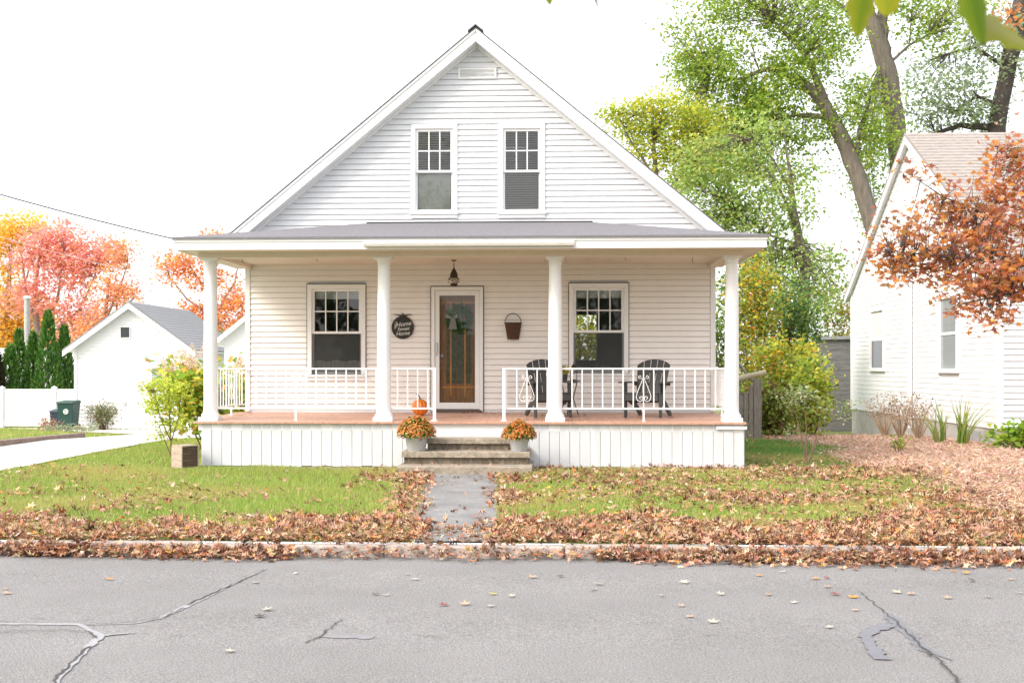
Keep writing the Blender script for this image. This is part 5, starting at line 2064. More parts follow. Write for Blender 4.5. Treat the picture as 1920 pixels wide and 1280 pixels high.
# wheeled bins
def bin_(loc, s, m, label, logo):
    root = empty('wheeled_bin', loc)
    tag(root, label, 'bin')
    w0, w1, h = 0.22 * s, 0.27 * s, 0.9 * s
    d0, d1 = 0.24 * s, 0.32 * s
    mb = MB().hexa([(-w0, -d0, 0.02), (w0, -d0, 0.02), (-w0, d0, 0.02), (w0, d0, 0.02), (-w1, -d1, h), (w1, -d1, h), (-w1, d1, h), (w1, d1, h)])
    mb.build('body', m, root, bevel=0.02)
    mb = MB().hexa([(-w1 - .02, -d1 - .03, h + .001), (w1 + .02, -d1 - .03, h + .001), (-w1 - .02, d1 + .02, h + .001), (w1 + .02, d1 + .02, h + .001),
                    (-w1, -d1 - .01, h + .05), (w1, -d1 - .01, h + .05), (-w1, d1, h + .09), (w1, d1, h + .09)])
    mb.build('lid', m, root, bevel=0.012)
    for sx_ in (-1, 1):
        mb = MB().lathe([(0.0, -0.02), (0.1 * s, -0.02), (0.1 * s, 0.02), (0.0, 0.02)], 16)
        mb.v = [(sx_ * (w0 + 0.03) + p[2], d0 + p[0] * 1, 0.1 * s + p[1]) for p in mb.v]
        mb.build('wheel', M['flashing'], root)
    if logo:
        yy = -d1 + 0.02
        mb = MB().lathe([(0.0, 0.0), (0.088 * s, 0.0), (0.088 * s, 0.006), (0.0, 0.006)], 24)
        mb.v = [(0.03 + p[0], -0.290 * s - p[2] - 0.012, 0.63 * s + p[1]) for p in mb.v]
        em = mb.build('emblem', M['letter'], root)
        mb = MB()
        for k in range(3):
            a0 = R(90 + 120 * k)
            pts = [(0.03 + 0.05 * math.cos(a0 + R(t_)), -0.31 * s - 0.002, 0.63 * s + 0.05 * math.sin(a0 + R(t_))) for t_ in (0, 25, 50, 75)]
            mb.tube(pts, [0.009, 0.009, 0.015, 0.001], 5)
        mb.build('emblem_arrow', m, em)
    return root


b1 = at(121, 805, 35.0)
bin_((b1.x, 35.3, gz(0, 35.3)), 0.92, M['bin_green'], 'dark green wheeled bin with a pale round emblem beside the garage', True)
b2_ = at(100, 805, 35.6)
bin_((b2_.x - 0.05, 36.0, gz(0, 36.0)), 0.62, M['bin_blue'], 'low dark blue bin half behind the green bin', False)


# evergreens behind the fence
def arborvitae(px, top_y, Yd, rad, label, pal):
    p = at(px, top_y, Yd)
    bz = gz(0, Yd)
    H = p.z - bz
    root = empty('arborvitae', (p.x, Yd, bz))
    tag(root, label, 'evergreen', 'evergreens behind the white fence')
    MB().tube([(0, 0, 0), (0, 0, H * 0.8)], [0.09, 0.03], 8).build('trunk', M['bark_dark'], root)
    n = int(2600 * H / 4)
    z_ = H * (0.02 + 0.98 * RNG.uniform(0, 1, n) ** 1.15)
    f = z_ / H
    env = rad * np.clip(np.minimum(1.0, (f + 0.12) / 0.25) * (1 - f) ** 0.75 + 0.02, 0.01, 1)
    a_ = RNG.uniform(0, 2 * math.pi, n)
    lump = 0.82 + 0.22 * np.sin(a_ * 5 + z_ * 3.5) * np.sin(z_ * 7 + a_ * 2)
    r_ = env * lump * (0.55 + 0.45 * RNG.uniform(0, 1, n) ** 0.5)
    P = np.stack([r_ * np.cos(a_), r_ * np.sin(a_), z_], 1)
    out = np.stack([np.cos(a_), np.sin(a_), np.full(n, 0.0)], 1)
    b_ = out * 0.45 + np.array([0, 0, 1.0]) + RNG.normal(0, 0.22, (n, 3))
    b_ /= np.linalg.norm(b_, axis=1)[:, None]
    t = np.cross(b_, rand_unit(n))
    t /= np.linalg.norm(t, axis=1)[:, None]
    nr = np.cross(t, b_)
    V, Fc, C = leaf_arrays(P, 0.22 * RNG.uniform(0.6, 1.2, n), pick(pal, n, 0.25), LONG, fr=(t, b_, nr))
    link('foliage', arr_mesh('foliage', V, Fc, C), M['leaf_thick'], root)


AP = [(3, (0.055, 0.15, 0.025)), (3, (0.1, 0.23, 0.04)), (1.4, (0.19, 0.32, 0.06))]
arborvitae(36, 622, 43.5, 0.62, 'evergreen between the grey pole and the short one at the row end', AP)
arborvitae(18, 652, 42.5, 0.62, 'shortest green evergreen, next to the dark reddish one', AP)
arborvitae(62, 628, 43.0, 0.6, 'evergreen between the grey pole and the tallest one', AP)
arborvitae(90, 588, 42.6, 0.78, 'tallest evergreen with a long pointed tip behind the white fence', AP)
arborvitae(121, 616, 43.4, 0.62, 'evergreen tight against the garage eave', AP)
arborvitae(-4, 668, 42.0, 0.42, 'dark reddish evergreen at the outer end of the row', [(1, (0.05, 0.03, 0.02)), (1, (0.03, 0.045, 0.02))])
# pale wall beyond them
fw2 = empty('white_wall', (-24.5, 50, gz(0, 50)))
tag(fw2, 'pale wall panel glimpsed behind the evergreens at the far edge', 'wall')
MB().box(-1.6, 2.6, 0, 0.15, 0, at(5, 655, 50).z - gz(0, 50)).build('panel', M['vinyl'], fw2)
MB().box(-1.65, 2.65, -0.03, 0.18, at(5, 655, 50).z - gz(0, 50), at(5, 655, 50).z - gz(0, 50) + 0.06).build('coping', M['vinyl'], fw2)

# pole
pp = at(51, 690, 50)
pl = empty('utility_pole', (pp.x, 50, gz(0, 50)))
tag(pl, 'weathered grey pole with a pale cap rising behind the evergreens', 'pole')
ph = at(51, 560, 50).z - gz(0, 50)
MB().tube([(0, 0, 0), (0, 0, ph)], [0.15, 0.12], 12).build('shaft', M['pole'], pl, smooth=True)
MB().lathe([(0.16, ph + .001), (0.16, ph + 0.09), (0.05, ph + 0.13), (0, ph + 0.13)], 12).build('cap', M['vinyl'], pl)


# shrubs at the left
def shrub(name, label, cat, base, blobs, pal, leaf, per, sig, stems, twig='twig', shape=DIAMOND, up=0.4, group=None, ml='leaf', stem_r=0.012, flat=0.8, shell=0.45):
    root = empty(name, base)
    tag(root, label, cat, group)
    b0 = Vector(base)
    P, cs, idx = crown_points(blobs, per, sig, flat, shell)
    mb = MB()
    for i in range(stems):
        c = Vector(cs[RNG.integers(len(cs))])
        q = b0 + Vector((random.uniform(-.08, .08), random.uniform(-.08, .08), 0))
        mid = q.lerp(c, 0.55) + Vector((random.uniform(-.1, .1), random.uniform(-.1, .1), 0.12))
        mb.tube([q - b0, mid - b0, c - b0], [stem_r, stem_r * 0.7, stem_r * 0.3], 5)
    if mb.v:
        mb.build('stems', M[twig], root, smooth=True)
    n = len(P)
    cols = pick(pal, n, 0.2) * (1 + RNG.normal(0, 0.12, len(cs)))[idx][:, None]
    P[:, 2] = np.maximum(P[:, 2], base[2] + 0.03)
    V, Fc, C = leaf_arrays(P - np.array(base), leaf * RNG.uniform(0.6, 1.25, n), np.clip(cols, 0.005, 1), shape, up)
    link('foliage', arr_mesh('foliage', V, Fc, C), M[ml], root)
    return root


YG = [(3, (0.32, 0.38, 0.04)), (3, (0.2, 0.3, 0.035)), (1.5, (0.5, 0.45, 0.06)), (1, (0.1, 0.2, 0.03))]
hc = at(350, 745, 21.5)
hyd = shrub('hydrangea', 'large hydrangea with yellowing leaves and faded pink plumes at the porch corner', 'shrub', (hc.x + 0.35, 21.4, 0.0),
            [((hc.x, 21.3, 1.15), (0.55, 0.5, 0.45), 34), ((hc.x + 0.5, 21.5, 1.1), (0.6, 0.5, 0.55), 40), ((hc.x + 1.0, 21.7, 0.95), (0.55, 0.5, 0.55), 36), ((hc.x + 0.3, 21.2, 0.6), (0.55, 0.4, 0.35), 20), ((hc.x + 1.1, 21.5, 0.4), (0.4, 0.35, 0.35), 18)],
            [(3, (0.56, 0.62, 0.09)), (2, (0.26, 0.44, 0.07)), (1.4, (0.75, 0.62, 0.1)), (0.7, (0.78, 0.36, 0.08)), (1.4, (0.5, 0.58, 0.18))], 0.16, 17, 0.15, 16, 'twig', DIAMOND, 0.5, stem_r=0.014)
# plumes
mb_pts = []
for i in range(40):
    cx_, cz_ = random.uniform(-0.55, 1.45), 0
    top = 1.78 - 0.35 * abs(cx_ - 0.55) + random.uniform(-0.22, 0.08)
    mb_pts.append((hc.x + cx_, 21.35 + random.uniform(-.3, .3), top))
PP, cc = [], []
for p in mb_pts:
    k = 55
    t_ = RNG.uniform(0, 1, k)
    rad_ = 0.085 * (1 - t_ * 0.75)
    a_ = RNG.uniform(0, 6.28, k)
    PP.append(np.stack([p[0] + rad_ * np.cos(a_), p[1] + rad_ * np.sin(a_), p[2] - 0.02 + 0.24 * t_], 1))
PP = np.concatenate(PP) - np.array(hyd.location)
V, Fc, C = leaf_arrays(PP, 0.045 * RNG.uniform(0.6, 1.2, len(PP)), pick([(3, (0.78, 0.6, 0.48)), (2, (0.82, 0.68, 0.52)), (1, (0.72, 0.48, 0.4))], len(PP)), DIAMOND, 0.1)
link('flower_plumes', arr_mesh('flower_plumes', V, Fc, C), M['leaf'], hyd)

sp = at(322, 832, 19.4)
sap = (sp.x, 19.4, 0.0)
make_tree('sapling', 'slender sapling with small yellow green leaves behind the wooden crate', 'sapling', sap,
          [((sp.x, 19.4, 0), 0.016), ((sp.x - 0.03, 19.4, 0.6), 0.012), ((sp.x - 0.05, 19.4, 1.3), 0.006)],
          [[((sp.x, 19.4, 0.25), 0.01), ((sp.x - 0.18, 19.35, 0.7), 0.008), ((sp.x - 0.28, 19.3, 1.1), 0.004)], [((sp.x, 19.4, 0.3), 0.01), ((sp.x + 0.1, 19.45, 0.7), 0.007), ((sp.x + 0.15, 19.45, 1.15), 0.004)],
           [((sp.x - 0.02, 19.4, 0.05), 0.009), ((sp.x - 0.14, 19.4, 0.35), 0.007), ((sp.x - 0.2, 19.35, 0.55), 0.004)]],
          [((sp.x - 0.12, 19.38, 1.12), (0.38, 0.3, 0.22), 46), ((sp.x - 0.22, 19.35, 0.9), (0.28, 0.25, 0.16), 26), ((sp.x + 0.02, 19.4, 0.62), (0.36, 0.25, 0.12), 16), ((sp.x - 0.1, 19.4, 0.36), (0.2, 0.2, 0.12), 6)],
          [(3, (0.62, 0.68, 0.09)), (2, (0.46, 0.6, 0.09)), (1, (0.74, 0.7, 0.18))], leaf=0.06, per=20, sig=0.07, bark='twig', twig_r=0.003)

sb = at(195, 803, 35.0)
shrub('round_shrub', 'rounded twiggy shrub in front of the garage wall', 'shrub', (sb.x, 34.9, gz(0, 34.9)),
      [((sb.x, 34.9, gz(0, 34.9) + 0.42), (0.42, 0.4, 0.4), 90), ((sb.x, 34.9, gz(0, 34.9) + 0.6), (0.55, 0.45, 0.27), 80)],
      [(3, (0.16, 0.2, 0.06)), (2, (0.24, 0.24, 0.1)), (1.3, (0.35, 0.2, 0.1)), (1, (0.08, 0.12, 0.04))], 0.08, 12, 0.09, 26, 'twig', LONG, 0.1, ml='leaf_thick')
rb = at(97, 806, 33.5)
shrub('red_plant', 'small reddish feathery plant in front of the bins', 'plant', (rb.x, 33.4, gz(0, 33.4)),
      [((rb.x, 33.4, gz(0, 33.4) + 0.2), (0.28, 0.2, 0.2), 18)], [(2, (0.45, 0.2, 0.12)), (2, (0.36, 0.2, 0.1)), (1, (0.5, 0.36, 0.2))], 0.1, 11, 0.07, 8, 'twig_pale', LONG, 0.0)
rb = at(122, 808, 33.0)
shrub('pale_plant', 'low silvery green plants along the bed before the bins', 'plant', (rb.x, 32.9, gz(0, 32.9)),
      [((rb.x + dx_, 32.9, gz(0, 32.9) + 0.09), (0.25, 0.2, 0.1), 14) for dx_ in (-0.35, 0.0, 0.4, 0.8)], [(2, (0.42, 0.46, 0.3)), (2, (0.3, 0.38, 0.18)), (1, (0.5, 0.52, 0.4))], 0.08, 11, 0.06, 8, 'twig_pale', LONG, 0.0)

# ------------------------------------------------------------------ autumn trees beyond the left yard
def blob(px, py, rx, ry, Yd, n, ry_m=None):
    p = at(px, py, Yd)
    s = Yd / FPX
    return ((p.x, Yd, p.z), (rx * s, (ry_m or (rx + ry) * 0.5 * s), ry * s), n)


def pxp(px, py, Yd, r):
    p = at(px, py, Yd)
    return ((p.x, p.y, p.z), r)


RY_ = 62.0
PINK = [(3, (0.9, 0.38, 0.38)), (3, (0.9, 0.43, 0.36)), (2, (0.9, 0.5, 0.3)), (1, (0.86, 0.36, 0.42))]
pb = at(68, 760, RY_)
make_tree('red_maple', 'tall maple with coral red autumn leaves beyond the evergreens', 'tree', (pb.x, RY_, gz(0, RY_)),
          [((pb.x, RY_, -1.3), 0.26), pxp(70, 640, RY_, 0.2), pxp(66, 540, RY_, 0.12), pxp(78, 460, RY_, 0.05)],
          [[pxp(70, 640, RY_, 0.12), pxp(108, 560, RY_, 0.08), pxp(120, 470, RY_, 0.03)], [pxp(70, 620, RY_, 0.1), pxp(48, 540, RY_, 0.06), pxp(40, 470, RY_, 0.03)], [pxp(70, 650, RY_, 0.11), pxp(150, 580, RY_, 0.07), pxp(185, 500, RY_, 0.03)]],
          [blob(110, 450, 60, 32, RY_, 70), blob(70, 480, 55, 45, RY_, 70), blob(130, 510, 65, 50, RY_, 100), blob(60, 560, 50, 50, RY_, 60), blob(140, 600, 70, 50, RY_, 90), blob(190, 480, 45, 40, RY_, 60)],
          PINK + [(0.8, (0.75, 0.36, 0.1))], leaf=0.2, per=22, sig=0.36, shell=0.5, twig_frac=0.5, bark='bark_pale')
oy = 60.0
ob_ = at(200, 760, oy)
make_tree('orange_maple', 'maple with red orange leaves standing just behind the garage peak', 'tree', (ob_.x, oy, gz(0, oy)),
          [((ob_.x, oy, -1.3), 0.2), pxp(196, 600, oy, 0.13), pxp(204, 530, oy, 0.05)],
          [[pxp(197, 600, oy, 0.08), pxp(225, 540, oy, 0.05), pxp(240, 490, oy, 0.02)], [pxp(197, 610, oy, 0.07), pxp(250, 560, oy, 0.04)]],
          [blob(220, 475, 30, 35, oy, 36), blob(235, 545, 34, 30, oy, 30), blob(205, 560, 40, 50, oy, 40), blob(170, 620, 50, 40, oy, 50)],
          [(3, (0.9, 0.42, 0.18)), (2, (0.9, 0.5, 0.2)), (1.5, (0.88, 0.38, 0.32))], leaf=0.19, per=20, sig=0.32, shell=0.5, twig_frac=0.5, bark='bark_pale')
yy_ = 66.0
yb_ = at(10, 760, yy_)
make_tree('yellow_maple', 'broad golden yellow tree behind the coral red maple', 'tree', (yb_.x, yy_, gz(0, yy_)),
          [((yb_.x, yy_, -1.3), 0.3), pxp(12, 600, yy_, 0.2), pxp(20, 480, yy_, 0.08)],
          [[pxp(12, 600, yy_, 0.1), pxp(50, 520, yy_, 0.06), pxp(70, 440, yy_, 0.03)], [pxp(12, 590, yy_, 0.1), pxp(-40, 520, yy_, 0.05)]],
          [blob(35, 430, 62, 34, yy_, 90), blob(-10, 480, 60, 60, yy_, 80), blob(10, 560, 50, 50, yy_, 60), blob(20, 620, 55, 40, yy_, 70), blob(90, 640, 60, 40, yy_, 60), blob(-5, 640, 40, 35, yy_, 60), blob(60, 590, 45, 40, yy_, 50)],
          [(4, (0.9, 0.58, 0.08)), (3, (0.9, 0.5, 0.1)), (1, (0.88, 0.66, 0.2))], leaf=0.21, per=22, sig=0.38, shell=0.5, twig_frac=0.4, bark='bark_pale')
ry_ = 56.0
rb_ = at(400, 760, ry_)
make_tree('scarlet_maple', 'maple with orange scarlet leaves seen around the corner column', 'tree', (rb_.x, ry_, gz(0, ry_)),
          [((rb_.x, ry_, -1.3), 0.24), pxp(405, 600, ry_, 0.15), pxp(400, 500, ry_, 0.06)],
          [[pxp(404, 600, ry_, 0.09), pxp(350, 560, ry_, 0.05), pxp(318, 520, ry_, 0.02)], [pxp(404, 590, ry_, 0.08), pxp(440, 530, ry_, 0.05), pxp(450, 480, ry_, 0.02)], [pxp(404, 570, ry_, 0.07), pxp(370, 520, ry_, 0.04), pxp(345, 480, ry_, 0.02)],
           [pxp(404, 610, ry_, 0.08), pxp(345, 600, ry_, 0.04)]],
          [blob(345, 490, 50, 26, ry_, 44), blob(405, 450, 35, 20, ry_, 26), blob(380, 520, 60, 26, ry_, 30), blob(435, 570, 40, 45, ry_, 55), blob(370, 590, 40, 28, ry_, 46), blob(420, 620, 45, 30, ry_, 36), blob(318, 525, 24, 30, ry_, 10)],
          [(3, (0.86, 0.38, 0.12)), (2, (0.84, 0.3, 0.2)), (2, (0.88, 0.46, 0.1)), (1, (0.85, 0.4, 0.32))], leaf=0.18, per=20, sig=0.29, shell=0.5, twig_frac=0.6, bark='bark_pale')
eg = at(418, 640, 50)
shrub('green_conifer', 'bit of dark green conifer between the column and the outbuilding', 'evergreen', (eg.x, 50, gz(0, 50)),
      [((eg.x, 50, eg.z - 0.2), (0.45, 0.45, 0.9), 40), ((eg.x, 50, eg.z - 1.6), (0.6, 0.6, 1.0), 40)], AP, 0.16, 14, 0.16, 6, 'bark_dark', LONG, 0.1, ml='leaf_thick')

# overhead wires
wa = Vector((PX0 + 0.02, PY0 + 0.1, EZ1 + 0.0))
wb = at(-700, 128, 15.5)
pts = []
for i in range(41):
    f = i / 40
    p = wa.lerp(wb, f)
    p.z -= 0.16 * 4 * f * (1 - f)
    pts.append(p)
o = MB().tube([p - wa for p in pts], 0.0095, 5).build('service_wire', M['wire'], None, wa, smooth=True)
tag(o, 'dark overhead service wire running to the porch roof corner', 'wire')
wa2 = at(460, 555, 40)
wb2 = at(-500, 270, 44)
pts = [wa2.lerp(wb2, i / 30) - Vector((0, 0, 0.5 * 4 * (i / 30) * (1 - i / 30))) for i in range(31)]
o = MB().tube([p - wa2 for p in pts], 0.010, 5).build('telephone_wire', M['pole'], None, wa2, smooth=True)
tag(o, 'thin faint wire crossing in front of the red maple', 'wire')

# ------------------------------------------------------------------ neighbouring house at the right
NX, NY0, NY1 = 8.2, 22.6, 34.0
nb_ = empty('neighbouring_house', (NX, NY0, 0))
tag(nb_, 'neighbouring white house with tan shingled roof behind the orange maple', 'house')
NF, NE, NR = 0.36, 3.72, 7.03      # foundation top, eave, ridge
NM = (NY0 + NY1) / 2


def nbb(mb, name, m, parent=None, **k):
    mb.v = [(p[0] - NX, p[1] - NY0, p[2]) for p in mb.v]
    return mb.build(name, m, parent or nb_, **k)


mb = MB().box(NX + 0.03, NX + 9, NY0 + 0.03, NY1, -0.6, NF)
nbb(mb, 'foundation', M['concrete'])
mb = MB().prism_x([(NY0 + .022, NF + .001), (NY1, NF + .001), (NY1, NE), (NM, NR - 0.06), (NY0 + .022, NE)], NX + 0.022, NX + 9)
nbb(mb, 'wall', M['white_boards'])
NWIN = [(30.55, 31.75, 1.52, 3.0), (24.9, 26.0, 1.50, 3.0)]
NHOLES = [(a_ - 0.1, b_ + 0.1, c_ - 0.12, d_ + 0.1) for a_, b_, c_, d_ in NWIN]


def nclip(z_):
    sl = (NR - NE) / (NM - NY0)
    if z_ <= NE:
        return NY0 + 0.09, NY1 - 0.09
    d = (NR - z_) / sl
    return max(NY0 + .09, NM - d + 0.1), min(NY1 - .09, NM + d - 0.1)


z = NF - 0.01
while z < NR - 0.35:
    z1 = z + 0.118
    for l0, l1, r0, r1 in cut(z, z1, NHOLES, 0.02, nclip):
        if r0 - l0 < 0.1:
            continue
        mb = MB().hexa([(NX + 0.004, l0, z), (NX + 0.0215, l0, z + 0.004), (NX + 0.004, r0, z), (NX + 0.0215, r0, z + 0.004), (NX + 0.014, l1, z1), (NX + 0.0215, l1, z1), (NX + 0.014, r1, z1), (NX + 0.0215, r1, z1)])
        nbb(mb, 'siding_board', M['white_boards'])
    z = z1
z = NF - 0.01
while z < NE - 0.2:
    z1 = z + 0.118
    mb = MB().hexa([(NX + 0.1, NY0 - 0.012, z), (NX + 8.9, NY0 - 0.012, z), (NX + 0.1, NY0 + 0.0215, z + 0.014), (NX + 8.9, NY0 + 0.0215, z + 0.014), (NX + 0.1, NY0 + 0.014, z1), (NX + 8.9, NY0 + 0.014, z1), (NX + 0.1, NY0 + 0.0215, z1), (NX + 8.9, NY0 + 0.0215, z1)])
    nbb(mb, 'siding_board', M['siding'])
    z = z1
mb = MB().box(NX - 0.012, NX + 0.099, NY0 - 0.012, NY0 + 0.089, NF - 0.02, NE)
nbb(mb, 'corner_board', M['trim'])
mb = MB().box(NX - 0.012, NX + 0.08, NY1 - 0.089, NY1, NF - 0.02, NE)
nbb(mb, 'corner_board', M['trim'])
sl = (NR - NE) / (NM - NY0)
mb = MB()
for s, ye in ((-1, NY0 - 0.3), (1, NY1 + 0.3)):
    zb = NR - sl * abs(ye - NM)
    mb.hexa([(NX - 0.12, NM, NR), (NX + 9.3, NM, NR), (NX - 0.12, ye, zb), (NX + 9.3, ye, zb), (NX - 0.12, NM, NR + 0.06), (NX + 9.3, NM, NR + 0.06), (NX - 0.12, ye, zb + 0.06), (NX + 9.3, ye, zb + 0.06)])
nrf = nbb(mb, 'roof', M['tan_roof'])
mb = MB()
ncs = 36
yE = NY0 - 0.3
for i in range(ncs):
    f0, f1 = i / ncs, (i + 1) / ncs
    ya, yb2 = NM + (yE - NM) * f0, NM + (yE - NM) * f1
    za, zb = NR + 0.064 - sl * (NM - ya), NR + 0.086 - sl * (NM - yb2)
    mb.add([(NX - 0.125, ya, za), (NX + 9.3, ya, za), (NX - 0.125, yb2, zb), (NX + 9.3, yb2, zb), (NX - 0.125, yb2, zb - 0.024), (NX + 9.3, yb2, zb - 0.024)], [(0, 1, 3, 2), (2, 3, 5, 4)])
tag(nbb(mb, 'shingle_courses', M['tan_roof'], nrf), kind='stuff')
for s, ye in ((-1, NY0 - 0.3), (1, NY1 + 0.3)):
    zb = NR - sl * abs(ye - NM)
    mb = MB().prism_x([(NM, NR - 0.005), (ye, zb - 0.005), (ye, zb - 0.18), (NM, NR - 0.18)], NX - 0.115, NX - 0.09)
    nbb(mb, 'rake_board', M['trim'])
    mb = MB().prism_x([(NM, NR - 0.12), (ye, zb - 0.12), (ye, zb - 0.14), (NM, NR - 0.14)], NX - 0.089, NX + 0.02)
    nbb(mb, 'soffit', M['trim'])
for a_, b_, c_, d_ in NWIN:
    mb = MB()
    mb.box(NX - 0.035, NX + 0.0215, a_ - 0.09, b_ + 0.09, d_, d_ + 0.1)
    mb.box(NX - 0.035, NX + 0.0215, a_ - 0.09, a_, c_, d_)
    mb.box(NX - 0.035, NX + 0.0215, b_, b_ + 0.09, c_, d_)
    mb.box(NX - 0.06, NX + 0.0215, a_ - 0.12, b_ + 0.12, c_ - 0.09, c_)
    wn = nbb(mb, 'window', M['trim'])
    mid = (c_ + d_) / 2
    mb = MB().box(NX - 0.005, NX + 0.0205, a_, b_, mid - 0.03, mid + 0.03)
    nbb(mb, 'meeting_rail', M['trim'], wn)
    mb = MB().box(NX + 0.01, NX + 0.02, a_, b_, c_, mid - 0.03)
    nbb(mb, 'pane', M['grey_glass'] if a_ < 28 else M['dark_glass'], wn)
    mb = MB().box(NX + 0.01, NX + 0.02, a_, b_, mid + 0.03, d_)
    nbb(mb, 'pane', M['grey_glass'] if a_ < 28 else M['blind'], wn)
# downspout
yd_ = NX * FPX / (1700 - 1058)
mb = MB().box(NX - 0.085, NX - 0.01, yd_ - 0.05, yd_ + 0.05, 0.1, 3.9)
nbb(mb, 'downspout', M['vinyl'])
# basement window
mb = MB().box(NX + 0.0, NX + 0.029, 23.6, 24.35, 0.02, 0.26)
nbb(mb, 'basement_window', M['grey_glass'])

# shed behind
shp = empty('grey_shed', (8.6, 36.5, gz(0, 36.5)))
tag(shp, 'grey weathered board shed peeking out behind the neighbouring house', 'shed')
hS = at(1560, 636, 36.5).z - gz(0, 36.5)
x0_, x1_ = at(1540, 700, 36.5).x - 8.6, 1.2
for i in range(9):
    za = hS * i / 9
    MB().box(x0_, x1_, -0.02, 0.02, za + 0.004, za + hS / 9 - 0.004).build('board', M['shed_wood'], shp)
MB().box(x0_ + .01, x1_, 0.021, 2.0, 0, hS - 0.01).build('body', M['shed_wood'], shp)
MB().hexa([(x0_ - .1, -.12, hS + .001), (x1_, -.12, hS + .001), (x0_ - .1, 2.1, hS + .1), (x1_, 2.1, hS + .1), (x0_ - .1, -.12, hS + .06), (x1_, -.12, hS + .06), (x0_ - .1, 2.1, hS + .16), (x1_, 2.1, hS + .16)]).build('roof', M['garage_roof'], shp)

# weathered wooden gate post section with a round rail beside the porch
gp0 = at(1408, 812, 26.4)
gt = empty('wooden_gate', (gp0.x, 26.4, gz(0, 26.4)))
tag(gt, 'weathered wooden gate of upright planks with a round pole across its top', 'gate')
sc_ = 26.4 / FPX
for xa, xb, hh in ((1378, 1393, 0.98), (1394, 1403, 1.06), (1404, 1412, 1.22), (1413, 1428, 1.36)):
    MB().box(at(xa, 700, 26.4).x - gp0.x, at(xb, 700, 26.4).x - gp0.x - 0.004, -0.03, 0.02 if xb < 1420 else 0.09, 0, hh).build('plank', M['wood_grey'], gt, bevel=0.006)
p0, p1 = at(1376, 712, 26.2) - gt.location, at(1436, 697, 26.0) - gt.location
MB().tube([p0, p1], [0.065, 0.055], 10).build('rail_pole', M['pale_wood'], gt, smooth=True)
MB().tube([at(1376, 672, 26.6) - gt.location, at(1413, 716, 26.6) - gt.location], 0.04, 6).build('brace', M['wood_grey'], gt)
for zz in (0.45, 0.95):
    MB().box(at(1378, 700, 26.4).x - gp0.x, at(1412, 700, 26.4).x - gp0.x, 0.021, 0.06, zz, zz + 0.09).build('cross_rail', M['wood_grey'], gt)

# ------------------------------------------------------------------ trees and shrubs at the right
GT = [(4, (0.29, 0.43, 0.07)), (3, (0.39, 0.52, 0.1)), (2, (0.5, 0.59, 0.13)), (1, (0.62, 0.6, 0.12)), (1.0, (0.17, 0.28, 0.06))]
ty0 = 42.0
tb = at(1648, 760, ty0)
make_tree('silver_maple', 'big maple with a leaning grey trunk and wide green crown behind the houses', 'tree', (tb.x, ty0, gz(0, ty0)),
          [((tb.x, ty0, gz(0, ty0)), 0.42), pxp(1645, 450, ty0, 0.31), pxp(1612, 340, ty0, 0.29), pxp(1580, 260, ty0, 0.27), pxp(1545, 195, ty0, 0.23)],
          [[pxp(1545, 195, ty0, 0.22), pxp(1500, 150, ty0, 0.16), pxp(1440, 130, ty0, 0.09), pxp(1380, 150, ty0, 0.05), pxp(1330, 140, ty0, 0.03)],
           [pxp(1550, 200, ty0, 0.16), pxp(1510, 100, ty0, 0.1), pxp(1450, 40, ty0, 0.05)],
           [pxp(1560, 220, ty0, 0.12), pxp(1490, 215, ty0, 0.07), pxp(1420, 240, ty0, 0.04)],
           [pxp(1600, 320, ty0, 0.10), pxp(1612, 240, ty0, 0.07), pxp(1632, 190, ty0, 0.04)]],
          [blob(1340, 110, 85, 75, ty0, 150), blob(1430, 180, 80, 70, ty0, 170), blob(1500, 120, 70, 60, ty0, 110), blob(1380, 230, 80, 55, ty0, 120), blob(1550, 60, 70, 60, ty0, 90), blob(1470, 20, 100, 50, ty0, 100), blob(1350, 10, 80, 40, ty0, 60),
           blob(1620, 180, 50, 45, ty0, 50), blob(1560, 230, 55, 40, ty0, 40), blob(1640, 250, 45, 55, ty0, 60), blob(1480, 250, 60, 40, ty0, 50), blob(1420, -90, 220, 70, ty0, 110), blob(1270, 60, 30, 25, ty0, 12), blob(1310, 215, 50, 50, ty0, 80), blob(1340, 290, 60, 50, ty0, 90), blob(1290, 130, 40, 45, ty0, 40), blob(1430, 310, 70, 40, ty0, 70)],
          GT, leaf=0.15, per=20, sig=0.3, shell=0.5, twig_frac=0.45)
ty1 = 45.0
tb = at(1692, 760, ty1)
make_tree('tall_maple', 'tall straight grey trunk rising behind the neighbouring roof ridge', 'tree', (tb.x, ty1, gz(0, ty1)),
          [((tb.x, ty1, gz(0, ty1)), 0.42), pxp(1688, 300, ty1, 0.37), pxp(1668, 150, ty1, 0.35), pxp(1645, 70, ty1, 0.31), pxp(1625, 20, ty1, 0.26), pxp(1590, -120, ty1, 0.15)],
          [[pxp(1658, 110, ty1, 0.25), pxp(1655, 40, ty1, 0.22), pxp(1665, -40, ty1, 0.14), pxp(1690, -150, ty1, 0.08)], [pxp(1672, 115, ty1, 0.06), pxp(1705, 85, ty1, 0.05), pxp(1745, 62, ty1, 0.03)],
           [pxp(1640, 60, ty1, 0.12), pxp(1560, 0, ty1, 0.08), pxp(1500, -60, ty1, 0.04)], [pxp(1705, 85, ty1, 0.03), pxp(1708, 40, ty1, 0.02)]],
          [blob(1740, 50, 70, 55, ty1, 70), blob(1700, 10, 60, 40, ty1, 40), blob(1580, -60, 120, 60, ty1, 60), blob(1800, 0, 70, 50, ty1, 50), blob(1620, 290, 40, 110, ty1, 70), blob(1640, 400, 30, 50, ty1, 22)],
          GT, leaf=0.16, per=17, sig=0.3, shell=0.5, twig_frac=0.6)
ty2 = 50.0
tb = at(1888, 760, ty2)
